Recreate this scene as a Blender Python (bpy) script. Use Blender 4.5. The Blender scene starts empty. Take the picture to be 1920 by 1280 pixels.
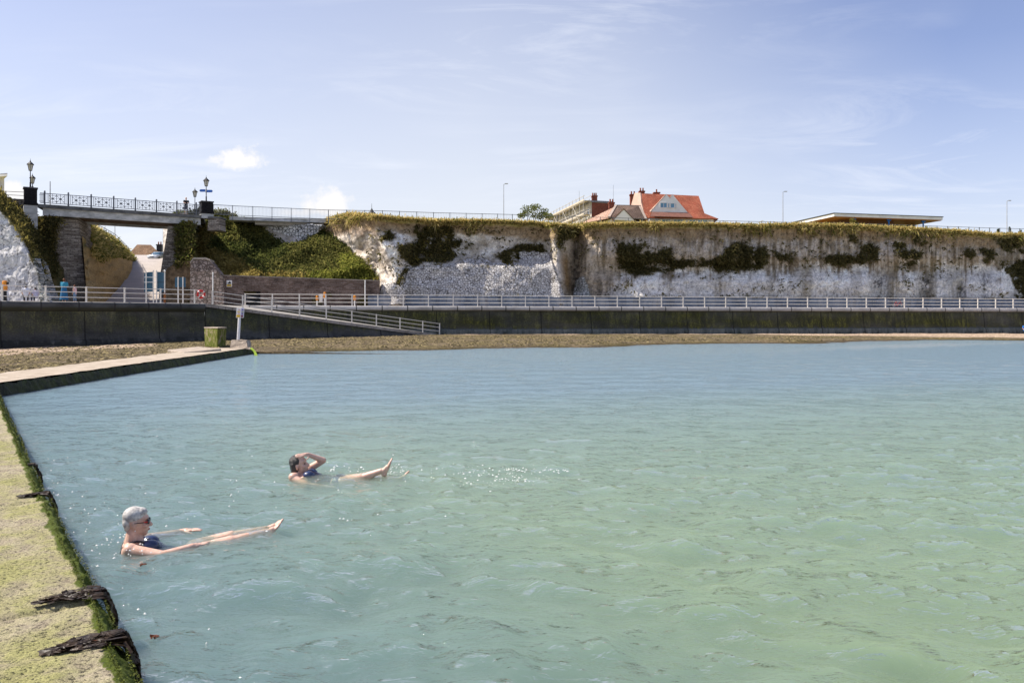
import bpy, bmesh, math, random
import numpy as np
from mathutils import Vector, Matrix
random.seed(7); RNG = np.random.default_rng(11)
S = bpy.context.scene; COL = S.collection
F, CX, HY, CZ = 1500.0, 960.0, 597.0, 1.95      # focal length and horizon of a 1920 wide picture, eye height over the water
ZP, ZT = 3.15, 12.65                            # promenade level, cliff top level
R = math.radians
def P(px, py, d): return Vector(((px - CX) / F * d, d, CZ + (HY - py) / F * d))
def PZ(px, d, z): return Vector(((px - CX) / F * d, d, z))
MA, MD = Vector((-12.4, 76.0)), Vector((.9752, .2213))      # line of the main sea wall
LA, LD = Vector((-34.6, 54.0)), Vector((.723, .691))        # line of the older sea wall on the left
MN, LN = Vector((.2213, -.9752)), Vector((.691, -.723))     # their seaward normals
def on_line(px, A, D):
    u = (px - CX) / F
    t = (u * A[1] - A[0]) / (D[0] - u * D[1])
    return A + D * t
def dmain(px, off=0.0):
    return on_line(px, MA - MN * off, MD)[1]

# ---------------------------------------------------------------- noise
def _h(ix, iy, iz, s):
    n = (ix * 374761393 + iy * 668265263 + iz * 2147483647 % 1000003 + iz * 1274126177 + s * 974634777) & 0xFFFFFFFF
    n = ((n ^ (n >> 13)) * 1274126177) & 0xFFFFFFFF
    n = (n ^ (n >> 16)) & 0xFFFFFFFF
    return n / 4294967295.0
def vn(x, y, z=0.0, s=0):
    x, y, z = np.broadcast_arrays(np.asarray(x, float), np.asarray(y, float), np.asarray(z, float))
    xi, yi, zi = (np.floor(a).astype(np.int64) for a in (x, y, z))
    fx, fy, fz = x - xi, y - yi, z - zi
    fx, fy, fz = (f * f * (3 - 2 * f) for f in (fx, fy, fz))
    r = 0
    for dx in (0, 1):
        for dy in (0, 1):
            for dz in (0, 1):
                w = (fx if dx else 1 - fx) * (fy if dy else 1 - fy) * (fz if dz else 1 - fz)
                r = r + w * _h(xi + dx, yi + dy, zi + dz, s)
    return r
def fbm(x, y, z=0.0, o=4, s=0):
    r, a, t = 0, 1.0, 0
    for k in range(o):
        r = r + a * vn(x * 2 ** k, y * 2 ** k, np.asarray(z, float) * 2 ** k, s + k * 17); t += a; a *= .5
    return r / t
def sstep(a, b, x):
    t = np.clip((x - a) / (b - a), 0, 1); return t * t * (3 - 2 * t)
def poly_sd(px, py, poly):
    """signed distance to a polygon, positive inside"""
    px, py = np.asarray(px, float), np.asarray(py, float)
    ins = np.zeros(px.shape, bool); dm = np.full(px.shape, 1e9)
    n = len(poly)
    for i in range(n):
        x0, y0 = poly[i]; x1, y1 = poly[(i + 1) % n]
        c = ((y0 > py) != (y1 > py))
        with np.errstate(divide='ignore', invalid='ignore'):
            xx = (x1 - x0) * (py - y0) / ((y1 - y0) if y1 != y0 else 1e-9) + x0
        ins ^= c & (px < xx)
        ex, ey = x1 - x0, y1 - y0; L = ex * ex + ey * ey + 1e-9
        t = np.clip(((px - x0) * ex + (py - y0) * ey) / L, 0, 1)
        dm = np.minimum(dm, np.hypot(px - x0 - t * ex, py - y0 - t * ey))
    return np.where(ins, dm, -dm)

# ---------------------------------------------------------------- objects
def tag(o, label=None, cat=None, group=None, kind=None):
    if label: o['label'] = label
    if cat: o['category'] = cat
    if group: o['group'] = group
    if kind: o['kind'] = kind
    return o
def thing(name, loc, label, cat, group=None, rz=0.0):
    o = bpy.data.objects.new(name, None); COL.objects.link(o)
    o.location = loc; o.rotation_euler = (0, 0, rz); o.empty_display_size = .3
    return tag(o, label, cat, group)
def origin_of(p):
    o = Vector((0, 0, 0))
    while p is not None:
        o += p.location; p = p.parent
    return o
def from_arrays(name, v, f, m, parent=None, smooth=False, cols=None, uv=None):
    v = np.asarray(v, float).reshape(-1, 3)
    me = bpy.data.meshes.new(name)
    if parent is not None:
        v = v - np.array(origin_of(parent))
    if isinstance(f, np.ndarray):
        k = f.shape[1]
        me.vertices.add(len(v)); me.vertices.foreach_set('co', v.astype(np.float32).ravel())
        me.loops.add(f.size); me.polygons.add(len(f))
        me.loops.foreach_set('vertex_index', f.astype(np.int32).ravel())
        me.polygons.foreach_set('loop_start', np.arange(0, f.size, k, dtype=np.int32))
        me.polygons.foreach_set('loop_total', np.full(len(f), k, dtype=np.int32))
        me.update(calc_edges=True)
    else:
        me.from_pydata([tuple(x) for x in v], [], f); me.update()
    if smooth: me.polygons.foreach_set('use_smooth', np.ones(len(me.polygons), bool))
    if cols is not None:
        a = me.color_attributes.new('Col', 'FLOAT_COLOR', 'POINT')
        c = np.ones((len(v), 4), np.float32); c[:, :3] = cols
        a.data.foreach_set('color', c.ravel())
    if uv is not None:
        l = me.uv_layers.new(name='UVMap'); vi = np.empty(len(me.loops), np.int32)
        me.loops.foreach_get('vertex_index', vi)
        l.data.foreach_set('uv', np.asarray(uv, np.float32)[vi].ravel())
    if m is not None: me.materials.append(m)
    o = bpy.data.objects.new(name, me); COL.objects.link(o)
    if parent is not None: o.parent = parent
    return o
def dup(o, parent, loc):
    c = o.copy(); COL.objects.link(c); c.parent = parent; c.location = loc
    return c
def grid_faces(nr, nc):
    i = np.arange(nr * nc).reshape(nr, nc)
    return np.stack([i[:-1, :-1], i[1:, :-1], i[1:, 1:], i[:-1, 1:]], -1).reshape(-1, 4)

class MB:
    def __init__(s): s.v = []; s.f = []
    def add(s, v, f):
        n = len(s.v); s.v += [tuple(x) for x in v]; s.f += [tuple(i + n for i in q) for q in f]; return s
    def hexa(s, c):      # c: 4 bottom then 4 top corners, same order
        return s.add(c, [(0, 3, 2, 1), (4, 5, 6, 7), (0, 1, 5, 4), (1, 2, 6, 5), (2, 3, 7, 6), (3, 0, 4, 7)])
    def box(s, c, d, rz=0.0):
        x, y, z = (k / 2 for k in d); ca, sa = math.cos(rz), math.sin(rz)
        q = [(-x, -y), (x, -y), (x, y), (-x, y)]
        pts = [Vector((c[0] + ca * a - sa * b, c[1] + sa * a + ca * b, c[2] + k)) for k in (-z, z) for a, b in q]
        return s.hexa(pts)
    def bar(s, a, b, w, h=None, up=(0, 0, 1)):
        a, b = Vector(a), Vector(b); h = h or w
        d = (b - a).normalized(); u = Vector(up)
        if abs(d.dot(u)) > .98: u = Vector((1, 0, 0))
        r = d.cross(u).normalized(); u = r.cross(d)
        r *= w / 2; u *= h / 2
        return s.hexa([a - r - u, a + r - u, b + r - u, b - r - u, a - r + u, a + r + u, b + r + u, b - r + u])
    def tube(s, a, b, r0, r1=None, n=8, cap=True):
        a, b = Vector(a), Vector(b); r1 = r0 if r1 is None else r1
        d = (b - a).normalized(); u = Vector((0, 0, 1)) if abs(d.z) < .95 else Vector((1, 0, 0))
        r = d.cross(u).normalized(); u = r.cross(d)
        v = []
        for c, q in ((a, r0), (b, r1)):
            for k in range(n):
                t = 2 * math.pi * k / n; v.append(c + (r * math.cos(t) + u * math.sin(t)) * q)
        f = [(k, (k + 1) % n, n + (k + 1) % n, n + k) for k in range(n)]
        if cap: f += [tuple(range(n - 1, -1, -1)), tuple(range(n, 2 * n))]
        return s.add(v, f)
    def lathe(s, c, prof, n=10, phase=0.0):
        c = Vector(c); v = []; f = []
        for r, z in prof:
            for k in range(n):
                t = 2 * math.pi * k / n + phase; v.append(c + Vector((r * math.cos(t), r * math.sin(t), z)))
        for j in range(len(prof) - 1):
            for k in range(n):
                f.append((j * n + k, j * n + (k + 1) % n, (j + 1) * n + (k + 1) % n, (j + 1) * n + k))
        f += [tuple(range(n - 1, -1, -1)), tuple(range((len(prof) - 1) * n, len(prof) * n))]
        return s.add(v, f)
    def prism(s, pts, vec):
        pts = [Vector(p) for p in pts]; vec = Vector(vec); n = len(pts)
        f = [tuple(range(n)), tuple(range(2 * n - 1, n - 1, -1))] + [(k, n + k, n + (k + 1) % n, (k + 1) % n) for k in range(n)]
        return s.add(pts + [p + vec for p in pts], f)
    def ell(s, c, r, rot=None, n=14, m=9):
        c = Vector(c); r = (r, r, r) if not hasattr(r, '__len__') else r
        v = []; f = []
        for j in range(1, m):
            p = math.pi * j / m
            for k in range(n):
                t = 2 * math.pi * k / n
                q = Vector((r[0] * math.sin(p) * math.cos(t), r[1] * math.sin(p) * math.sin(t), r[2] * math.cos(p)))
                v.append(c + ((rot @ q) if rot else q))
        for z, sgn in ((r[2], 1), (-r[2], -1)):
            q = Vector((0, 0, z)); v.append(c + ((rot @ q) if rot else q))
        for j in range(m - 2):
            for k in range(n):
                f.append((j * n + k, (j + 1) * n + k, (j + 1) * n + (k + 1) % n, j * n + (k + 1) % n))
        a, b = (m - 1) * n, (m - 1) * n + 1
        for k in range(n):
            f.append((a, k, (k + 1) % n)); f.append((b, (m - 2) * n + (k + 1) % n, (m - 2) * n + k))
        return s.add(v, f)
    def cap(s, a, b, ra, rb=None):
        rb = ra if rb is None else rb
        s.tube(a, b, ra, rb, 14); s.ell(a, ra); s.ell(b, rb); return s
    def torus(s, c, axis, R0, r, n=20, m=8):
        c = Vector(c); ax = Vector(axis).normalized()
        u = ax.cross(Vector((0, 0, 1)) if abs(ax.z) < .9 else Vector((1, 0, 0))).normalized(); w = ax.cross(u)
        v = []; f = []
        for i in range(n):
            t = 2 * math.pi * i / n; d = u * math.cos(t) + w * math.sin(t)
            for j in range(m):
                p = 2 * math.pi * j / m; v.append(c + d * (R0 + r * math.cos(p)) + ax * r * math.sin(p))
        for i in range(n):
            for j in range(m):
                f.append((i * m + j, ((i + 1) % n) * m + j, ((i + 1) % n) * m + (j + 1) % m, i * m + (j + 1) % m))
        return s.add(v, f)
    def build(s, name, m, parent=None, smooth=False, bevel=0.0):
        o = from_arrays(name, s.v, s.f, m, parent, smooth)
        bm = bmesh.new(); bm.from_mesh(o.data); bmesh.ops.recalc_face_normals(bm, faces=bm.faces)
        if bevel:
            bmesh.ops.bevel(bm, geom=list(bm.edges), offset=bevel, segments=1, affect='EDGES', clamp_overlap=True)
        bm.to_mesh(o.data); bm.free()
        return o
    def blob(s, name, m, parent=None, voxel=.006, smooth=4):
        """one continuous skin round all the shapes gathered so far"""
        o = from_arrays('tmp_' + name, s.v, s.f, None)
        bm = bmesh.new(); bm.from_mesh(o.data); bmesh.ops.recalc_face_normals(bm, faces=bm.faces); bm.to_mesh(o.data); bm.free()
        r = o.modifiers.new('r', 'REMESH'); r.mode = 'VOXEL'; r.voxel_size = voxel
        k = o.modifiers.new('s', 'SMOOTH'); k.factor = .5; k.iterations = smooth
        dg = bpy.context.evaluated_depsgraph_get(); dg.update()
        me = bpy.data.meshes.new_from_object(o.evaluated_get(dg))
        old = o.data; bpy.data.objects.remove(o); bpy.data.meshes.remove(old)
        n = len(me.vertices); co = np.empty(n * 3, np.float32); me.vertices.foreach_get('co', co)
        if parent is not None: co = (co.reshape(-1, 3) - np.array(origin_of(parent), np.float32)).ravel()
        me.vertices.foreach_set('co', co); me.update(); me.name = name
        me.polygons.foreach_set('use_smooth', np.ones(len(me.polygons), bool))
        if m is not None:
            me.materials.clear(); me.materials.append(m)
        q = bpy.data.objects.new(name, me); COL.objects.link(q)
        if parent is not None: q.parent = parent
        return q

# ---------------------------------------------------------------- materials
class N:
    def __init__(s, name):
        s.m = bpy.data.materials.new(name); s.m.use_nodes = True; s.t = s.m.node_tree; s.n = s.t.nodes; s.l = s.t.links
        s.b = s.n['Principled BSDF']; s.out = s.n['Material Output']; s._tc = None
    def add(s, t, **k):
        x = s.n.new(t)
        for a, b in k.items(): setattr(x, a, b)
        return x
    def set(s, node, **k):
        for a, b in k.items():
            i = node.inputs[a.replace('_', ' ')] if a.replace('_', ' ') in node.inputs else node.inputs[a]
            if hasattr(b, 'is_linked') or hasattr(b, 'links'): s.l.new(b, i)
            else: i.default_value = b
        return node
    def coord(s, kind='Object', scale=(1, 1, 1), rot=(0, 0, 0)):
        if s._tc is None: s._tc = s.add('ShaderNodeTexCoord')
        mp = s.add('ShaderNodeMapping'); mp.inputs['Scale'].default_value = scale; mp.inputs['Rotation'].default_value = rot
        s.l.new(s._tc.outputs[kind], mp.inputs['Vector']); return mp.outputs['Vector']
    def noise(s, vec, scale=5, detail=5, rough=.55, dist=0):
        x = s.add('ShaderNodeTexNoise'); s.l.new(vec, x.inputs['Vector'])
        x.inputs['Scale'].default_value = scale; x.inputs['Detail'].default_value = detail; x.inputs['Roughness'].default_value = rough; x.inputs['Distortion'].default_value = dist
        return x.outputs['Fac']
    def ramp(s, fac, stops):
        x = s.add('ShaderNodeValToRGB'); s.l.new(fac, x.inputs['Fac']); e = x.color_ramp.elements
        while len(e) < len(stops): e.new(.5)
        for q, (p, c) in zip(e, stops):
            q.position = p; q.color = (c, c, c, 1) if not hasattr(c, '__len__') else (*c, 1)
        return x.outputs['Color']
    def mix(s, fac, a, b, mode='MIX'):
        x = s.add('ShaderNodeMix', data_type='RGBA', blend_type=mode)
        for i, q in ((0, fac), (6, a), (7, b)):
            if hasattr(q, 'links'): s.l.new(q, x.inputs[i])
            elif i == 0: x.inputs[0].default_value = q
            else: x.inputs[i].default_value = (*q, 1)
        return x.outputs[2]
    def math(s, op, a, b=0.0, c=None):
        x = s.add('ShaderNodeMath', operation=op)
        for i, q in enumerate((a, b) if c is None else (a, b, c)):
            if hasattr(q, 'links'): s.l.new(q, x.inputs[i])
            else: x.inputs[i].default_value = q
        return x.outputs[0]
    def bump(s, h, dist=.02, strength=1.0, normal=None):
        x = s.add('ShaderNodeBump'); s.l.new(h, x.inputs['Height']); x.inputs['Distance'].default_value = dist; x.inputs['Strength'].default_value = strength
        if normal: s.l.new(normal, x.inputs['Normal'])
        return x.outputs['Normal']
    def done(s, color=None, rough=.8, spec=.3, normal=None, metallic=0.0):
        if color is not None:
            if hasattr(color, 'links'): s.l.new(color, s.b.inputs['Base Color'])
            else: s.b.inputs['Base Color'].default_value = (*color, 1)
        if hasattr(rough, 'links'): s.l.new(rough, s.b.inputs['Roughness'])
        else: s.b.inputs['Roughness'].default_value = rough
        s.b.inputs['Specular IOR Level'].default_value = spec; s.b.inputs['Metallic'].default_value = metallic
        if normal: s.l.new(normal, s.b.inputs['Normal'])
        return s.m
def plain(name, c, c2=None, scale=4.0, rough=.7, spec=.3, bump=0.0, metallic=0.0, stretch=(1, 1, 1)):
    """a painted or worn surface: two tones of one colour in uneven patches"""
    n = N(name); c2 = c2 or tuple(k * .72 for k in c)
    v = n.coord('Object', stretch); q = n.noise(v, scale, 6, .6)
    col = n.ramp(q, [(.36, c2), (.62, c)])
    nm = n.bump(n.noise(v, scale * 5, 4), bump) if bump else None
    return n.done(col, rough, spec, nm, metallic)
def vcol(name, rough=.95, spec=.1, scale=6.0, bump=.05, amount=.35, translucent=0.0):
    """albedo painted on the vertices, broken up by fine grain"""
    n = N(name); a = n.add('ShaderNodeVertexColor', layer_name='Col')
    if scale:
        v = n.coord('Object'); q = n.noise(v, scale, 5, .65)
        g = n.ramp(q, [(.3, 1 - amount), (.7, 1 + amount * .6)])
        col = n.mix(1.0, a.outputs['Color'], g, 'MULTIPLY')
        nm = n.bump(q, bump) if bump else None
    else: col, nm = a.outputs['Color'], None
    n.done(col, rough, spec, nm)
    if translucent:
        t = n.add('ShaderNodeBsdfTranslucent'); n.l.new(col, t.inputs['Color'])
        x = n.add('ShaderNodeMixShader'); x.inputs[0].default_value = translucent
        n.l.new(n.b.outputs[0], x.inputs[1]); n.l.new(t.outputs[0], x.inputs[2]); n.l.new(x.outputs[0], n.out.inputs['Surface'])
    return n.m
SKYVEIL = (4.85, 5.03, 5.25); EXPOSURE = 0.8
WATER1, WATER2 = (.32, .42, .265), (.36, .46, .285)
WATER3 = (.33, .43, .52)
WSCAT, WDENS, WABS, WADENS = (.98, 1.0, 1.0), 3.2, (.19, .46, .50), 3.7
# ================================================================ camera, sun, sky
cam = bpy.data.cameras.new('camera'); co = bpy.data.objects.new('camera', cam); COL.objects.link(co)
co.location = (0, 0, CZ); co.rotation_euler = (R(90), 0, 0)
cam.sensor_width = 36; cam.lens = F / 1920 * 36; cam.shift_y = -(640 - HY) / 1920; cam.clip_start = .05; cam.clip_end = 6000
S.camera = co
SUN_AZ, SUN_EL = R(-83), R(50)       # azimuth from +Y towards +X
sd = Vector((math.sin(SUN_AZ) * math.cos(SUN_EL), math.cos(SUN_AZ) * math.cos(SUN_EL), math.sin(SUN_EL)))
sl = bpy.data.lights.new('sun', 'SUN'); so = bpy.data.objects.new('sun', sl); COL.objects.link(so)
sl.energy = 4.2; sl.angle = R(.53); sl.color = (1.0, .93, .82)
so.rotation_euler = (-sd).to_track_quat('-Z', 'Y').to_euler(); so.location = (-60, 0, 80)
W = bpy.data.worlds.new('World'); S.world = W; W.use_nodes = True
t = W.node_tree; nn, ll = t.nodes, t.links
bg = nn['Background']; bg.inputs['Strength'].default_value = .105
sky = nn.new('ShaderNodeTexSky'); sky.sky_type = 'NISHITA'; sky.sun_disc = False
sky.sun_elevation = SUN_EL; sky.sun_rotation = SUN_AZ; sky.air_density = 1.0; sky.dust_density = .6; sky.ozone_density = 2.2; sky.altitude = 0
tc = nn.new('ShaderNodeTexCoord')
def wm(op, a, b=0.0, c=None):
    x = nn.new('ShaderNodeMath'); x.operation = op
    for i, q in enumerate((a, b) if c is None else (a, b, c)):
        if hasattr(q, 'links'): ll.new(q, x.inputs[i])
        else: x.inputs[i].default_value = q
    return x.outputs[0]
sp = nn.new('ShaderNodeSeparateXYZ'); ll.new(tc.outputs['Generated'], sp.inputs[0])
zc = wm('MAXIMUM', sp.outputs[2], .02)
def wnoise(vec, scale, detail=6, rough=.6, dist=0.0):
    x = nn.new('ShaderNodeTexNoise'); ll.new(vec, x.inputs['Vector']); x.inputs['Scale'].default_value = scale
    x.inputs['Detail'].default_value = detail; x.inputs['Roughness'].default_value = rough; x.inputs['Distortion'].default_value = dist
    return x.outputs['Fac']
def wramp(f, stops):
    x = nn.new('ShaderNodeValToRGB'); ll.new(f, x.inputs[0]); e = x.color_ramp.elements
    while len(e) < len(stops): e.new(.5)
    for q, (p, c) in zip(e, stops): q.position = p; q.color = (c, c, c, 1)
    return x.outputs[0]
def wmix(f, a, b):
    x = nn.new('ShaderNodeMix'); x.data_type = 'RGBA'
    for i, q in ((0, f), (6, a), (7, b)):
        if hasattr(q, 'links'): ll.new(q, x.inputs[i])
        elif i == 0: x.inputs[0].default_value = q
        else: x.inputs[i].default_value = (*q, 1)
    return x.outputs[2]
# thin high cirrus on a flat layer overhead, streaks running up to the right
cb = nn.new('ShaderNodeCombineXYZ')
ll.new(wm('DIVIDE', sp.outputs[0], wm('ADD', zc, .12)), cb.inputs[0]); ll.new(wm('DIVIDE', sp.outputs[1], wm('ADD', zc, .12)), cb.inputs[1])
mp = nn.new('ShaderNodeMapping'); ll.new(cb.outputs[0], mp.inputs[0]); mp.inputs['Scale'].default_value = (.55, 1.5, 1); mp.inputs['Rotation'].default_value = (0, 0, R(24))
c1 = wramp(wnoise(mp.outputs[0], 1.7, 10, .66, 1.4), [(.46, 0), (.72, 1)])
c2 = wramp(wnoise(cb.outputs[0], .8, 3, .5), [(.40, 0), (.60, 1)])
cir = wm('MULTIPLY', wm('MULTIPLY', c1, c2), .62)
# the layer is thicker towards the left and, seen edge on, towards the horizon
veil = wm('MINIMUM', wm('MAXIMUM', wm('ADD', wramp(wm('ADD', wm('MULTIPLY', sp.outputs[0], 1.0), .5), [(.0, .36), (.45, .50), (.62, .44), (.96, .02)]), wm('MULTIPLY', wm('SUBTRACT', .30, zc), 1.6)), .03), .82)
tn = nn.new('ShaderNodeMix'); tn.data_type = 'RGBA'; tn.blend_type = 'MULTIPLY'; tn.inputs[0].default_value = 1; ll.new(sky.outputs[0], tn.inputs[6]); tn.inputs[7].default_value = (.96, .82, .90, 1)
col = wmix(veil, tn.outputs[2], SKYVEIL)
col = wmix(cir, col, (5.3, 5.5, 6.0))
# three small fair-weather cumulus low over the land
ux = wm('DIVIDE', sp.outputs[0], wm('MAXIMUM', sp.outputs[1], .05)); uz = wm('DIVIDE', sp.outputs[2], wm('MAXIMUM', sp.outputs[1], .05))
cc = nn.new('ShaderNodeCombineXYZ'); ll.new(ux, cc.inputs[0]); ll.new(uz, cc.inputs[1])
lump = wnoise(cc.outputs[0], 38, 5, .62)
front = wm('GREATER_THAN', sp.outputs[1], .05)
for px, py, a, b, soft in ((450, 304, 50, 34, .26), (614, 388, 62, 36, .35), (28, 366, 40, 30, .3), (404, 302, 22, 11, .6), (560, 400, 60, 12, .6)):
    ex = wm('DIVIDE', wm('SUBTRACT', ux, (px - CX) / F), a / F); ez = wm('DIVIDE', wm('SUBTRACT', uz, (HY - py) / F), b / F)
    low = wm('MULTIPLY', wm('LESS_THAN', ez, 0.0), wm('MULTIPLY', ez, -.9))      # flatter underneath
    ez2 = wm('SUBTRACT', ez, low)
    r2 = wm('SQRT', wm('ADD', wm('MULTIPLY', ex, ex), wm('MULTIPLY', ez2, ez2)))
    v = wm('ADD', wm('SUBTRACT', 1.0, r2), wm('MULTIPLY', wm('SUBTRACT', lump, .5), 2.0))
    m = wm('MULTIPLY', wramp(v, [(.06, 0), (.18 + soft, 1)]), front)
    if soft > .5: m = wm('MULTIPLY', m, .5)
    col = wmix(m, col, (5.6, 5.5, 5.5))
ll.new(col, bg.inputs['Color'])
vs = S.view_settings; vs.view_transform = 'Standard'; vs.look = 'None'; vs.gamma = 1; vs.use_curve_mapping = False; vs.exposure = EXPOSURE
S.cycles.use_denoising = True
S.cycles.max_bounces = 8; S.cycles.transparent_max_bounces = 8; S.cycles.caustics_reflective = False; S.cycles.caustics_refractive = False
# ================================================================ pool: near wall, left wall, water, beach
ZW = .30                                            # top of the pool walls
NA, ND = Vector((-1.74, 3.62)), Vector((-.5689, .8224))       # inner edge of the near wall
NL = Vector((-ND[1], ND[0]))                                   # away from the pool
def pt2(A, D, N_, s, o, z): return Vector((A[0] + D[0] * s + N_[0] * o, A[1] + D[1] * s + N_[1] * o, z))

# ---- near wall: a worn, mossy concrete strip
n = N('mossy_concrete')
v = n.coord('Object')
big = n.noise(v, 1.3, 6, .6, .3); mid = n.noise(v, 7, 6, .65); fine = n.noise(v, 48, 5, .7); grit = n.noise(v, 160, 3, .7)
a = n.add('ShaderNodeVertexColor', layer_name='Col')
base = n.ramp(mid, [(.28, (.30, .25, .17)), (.5, (.47, .40, .28)), (.72, (.58, .50, .38))])
gm = n.ramp(n.math('ADD', n.math('MULTIPLY', big, .7), n.math('MULTIPLY', mid, .45)), [(.50, 0), (.66, 1)])
lich = n.ramp(fine, [(.3, (.22, .235, .05)), (.7, (.44, .43, .12))])
c = n.mix(n.math('MULTIPLY', gm, .72), base, lich)
pits = n.ramp(fine, [(.38, .2), (.47, 1)]); c = n.mix(1.0, c, pits, 'MULTIPLY')
c = n.mix(1.0, c, n.ramp(grit, [(.34, .5), (.62, 1.2)]), 'MULTIPLY')
sepc = n.add('ShaderNodeSeparateColor'); n.l.new(a.outputs['Color'], sepc.inputs[0])
moss = n.ramp(fine, [(.3, (.035, .055, .006)), (.7, (.12, .15, .016))])
mm = n.ramp(n.math('ADD', sepc.outputs[0], n.math('MULTIPLY', n.math('SUBTRACT', fine, .5), 1.3)), [(.42, 0), (.6, 1)])
c = n.mix(mm, c, moss)
wet = n.ramp(sepc.outputs[1], [(.35, 0), (.6, 1)])
c = n.mix(wet, c, (.012, .014, .010))
nm = n.bump(fine, .02, .9, n.bump(mid, .05, .7)); nm = n.bump(grit, .004, .8, nm)
M_WALL = n.done(c, .9, .2, nm)
pw = thing('pool_wall', (-6, 10, ZW), 'pale mossy concrete wall top in the near corner, strewn with dark weed', 'pool wall')
L0, L1 = -6.0, 21.5
ss = np.concatenate([np.arange(L0, 1.5, .022), np.arange(1.5, 8, .035), np.arange(8, L1, .08)])
oo = np.concatenate([np.arange(3.2, .6, -.06), np.arange(.6, 0.0, -.02)])
prof = [(o, 0.0, 0) for o in oo] + [(0.0 - .012 * k, -.02 * k * (.55 + .45 * k / 6), 1) for k in range(7)] + [(-.08 - .03 * k / 10, -.12 - .06 * k, 1) for k in range(1, 12)]
po = np.array([p[0] for p in prof]); pz = np.array([p[1] for p in prof])
SS, OO = np.meshgrid(ss, po, indexing='ij'); PZ_ = np.broadcast_to(pz, SS.shape)
ragged = (fbm(SS * 1.4, SS * 0, 0, 5, 3) - .5) * .05 + (fbm(SS * 9, PZ_ * 9, 0, 3, 5) - .5) * .05 + .03 * np.clip(SS - 8, 0, 20) * .15
edge = sstep(.35, 0.0, OO)
bx = NA[0] + ND[0] * SS + NL[0] * (OO - ragged * edge); by = NA[1] + ND[1] * SS + NL[1] * (OO - ragged * edge)
rel = (fbm(bx * 1.1, by * 1.1, 0, 4, 9) - .5) * .05 + (fbm(bx * 9, by * 9, 0, 4, 21) - .5) * .03
rel -= .03 * np.exp(-((SS % 3.15 - 1.3) / .03) ** 2) * (OO > 0)            # casting joints
mo = sstep(.085, .0, OO + (fbm(SS * 3, OO * 3, 0, 3, 40) - .5) * .05)
lump = fbm(bx * 16, by * 16, PZ_ * 16, 3, 33)
bz = ZW + PZ_ + rel * (PZ_ > -.3) + mo * (lump - .4) * .035
bx = bx - NL[0] * mo * (lump - .4) * .05; by = by - NL[1] * mo * (lump - .4) * .05
mossv = np.clip(mo * 1.0, 0, 1); wetv = sstep(ZW - .15, ZW - .30, bz + (lump - .5) * .12)
from_arrays('wall_body', np.stack([bx, by, bz], -1).reshape(-1, 3), grid_faces(*SS.shape), M_WALL, pw, True,
            np.stack([mossv, wetv, mossv * 0], -1).reshape(-1, 3))
# tufts of weed fringe along the edge
M_FRINGE = vcol('weed_fringe', .7, .3, 0)
V, Fc, Cc = [], [], []
for i in range(26000):
    s = L0 + 6 + (L1 - L0 - 6) * random.random() ** 2.0 - .6; o = random.gauss(-.012, .018); z = ZW + (random.random() * .018 if o > 0 else -random.random() * .26)
    rg = float((fbm(np.array(s * 1.4), np.array(0.), 0, 5, 3) - .5) * .05) + .0045 * max(s - 8, 0)
    o = min(o, .14); q = pt2(NA, ND, NL, s, (o if z > ZW - .005 else -.07) - rg, z)
    d = Vector((random.gauss(0, 1), random.gauss(0, 1), random.gauss(.2, .7))) - Vector((NL[0], NL[1], 0)) * (1.0 if z < ZW else .4)
    d.normalize(); l = random.uniform(.004, .012) * (1 + max(0, s) * .10); w = d.cross(Vector((random.random(), random.random(), 1))).normalized() * l * .4
    k = len(V); V += [q - w, q + w, q + d * l]; Fc.append((k, k + 1, k + 2))
    g = random.random(); dk = .35 if z < ZW - .14 else 1
    Cc += [((.04 + .09 * g) * dk, (.055 + .09 * g) * dk, .006)] * 3
tag(from_arrays('moss_fringe', np.array([tuple(x) for x in V]), np.array(Fc), M_FRINGE, None, False, np.array(Cc)), 'green moss fringe along the edge of the near pool wall', 'moss', kind='stuff')

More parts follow.
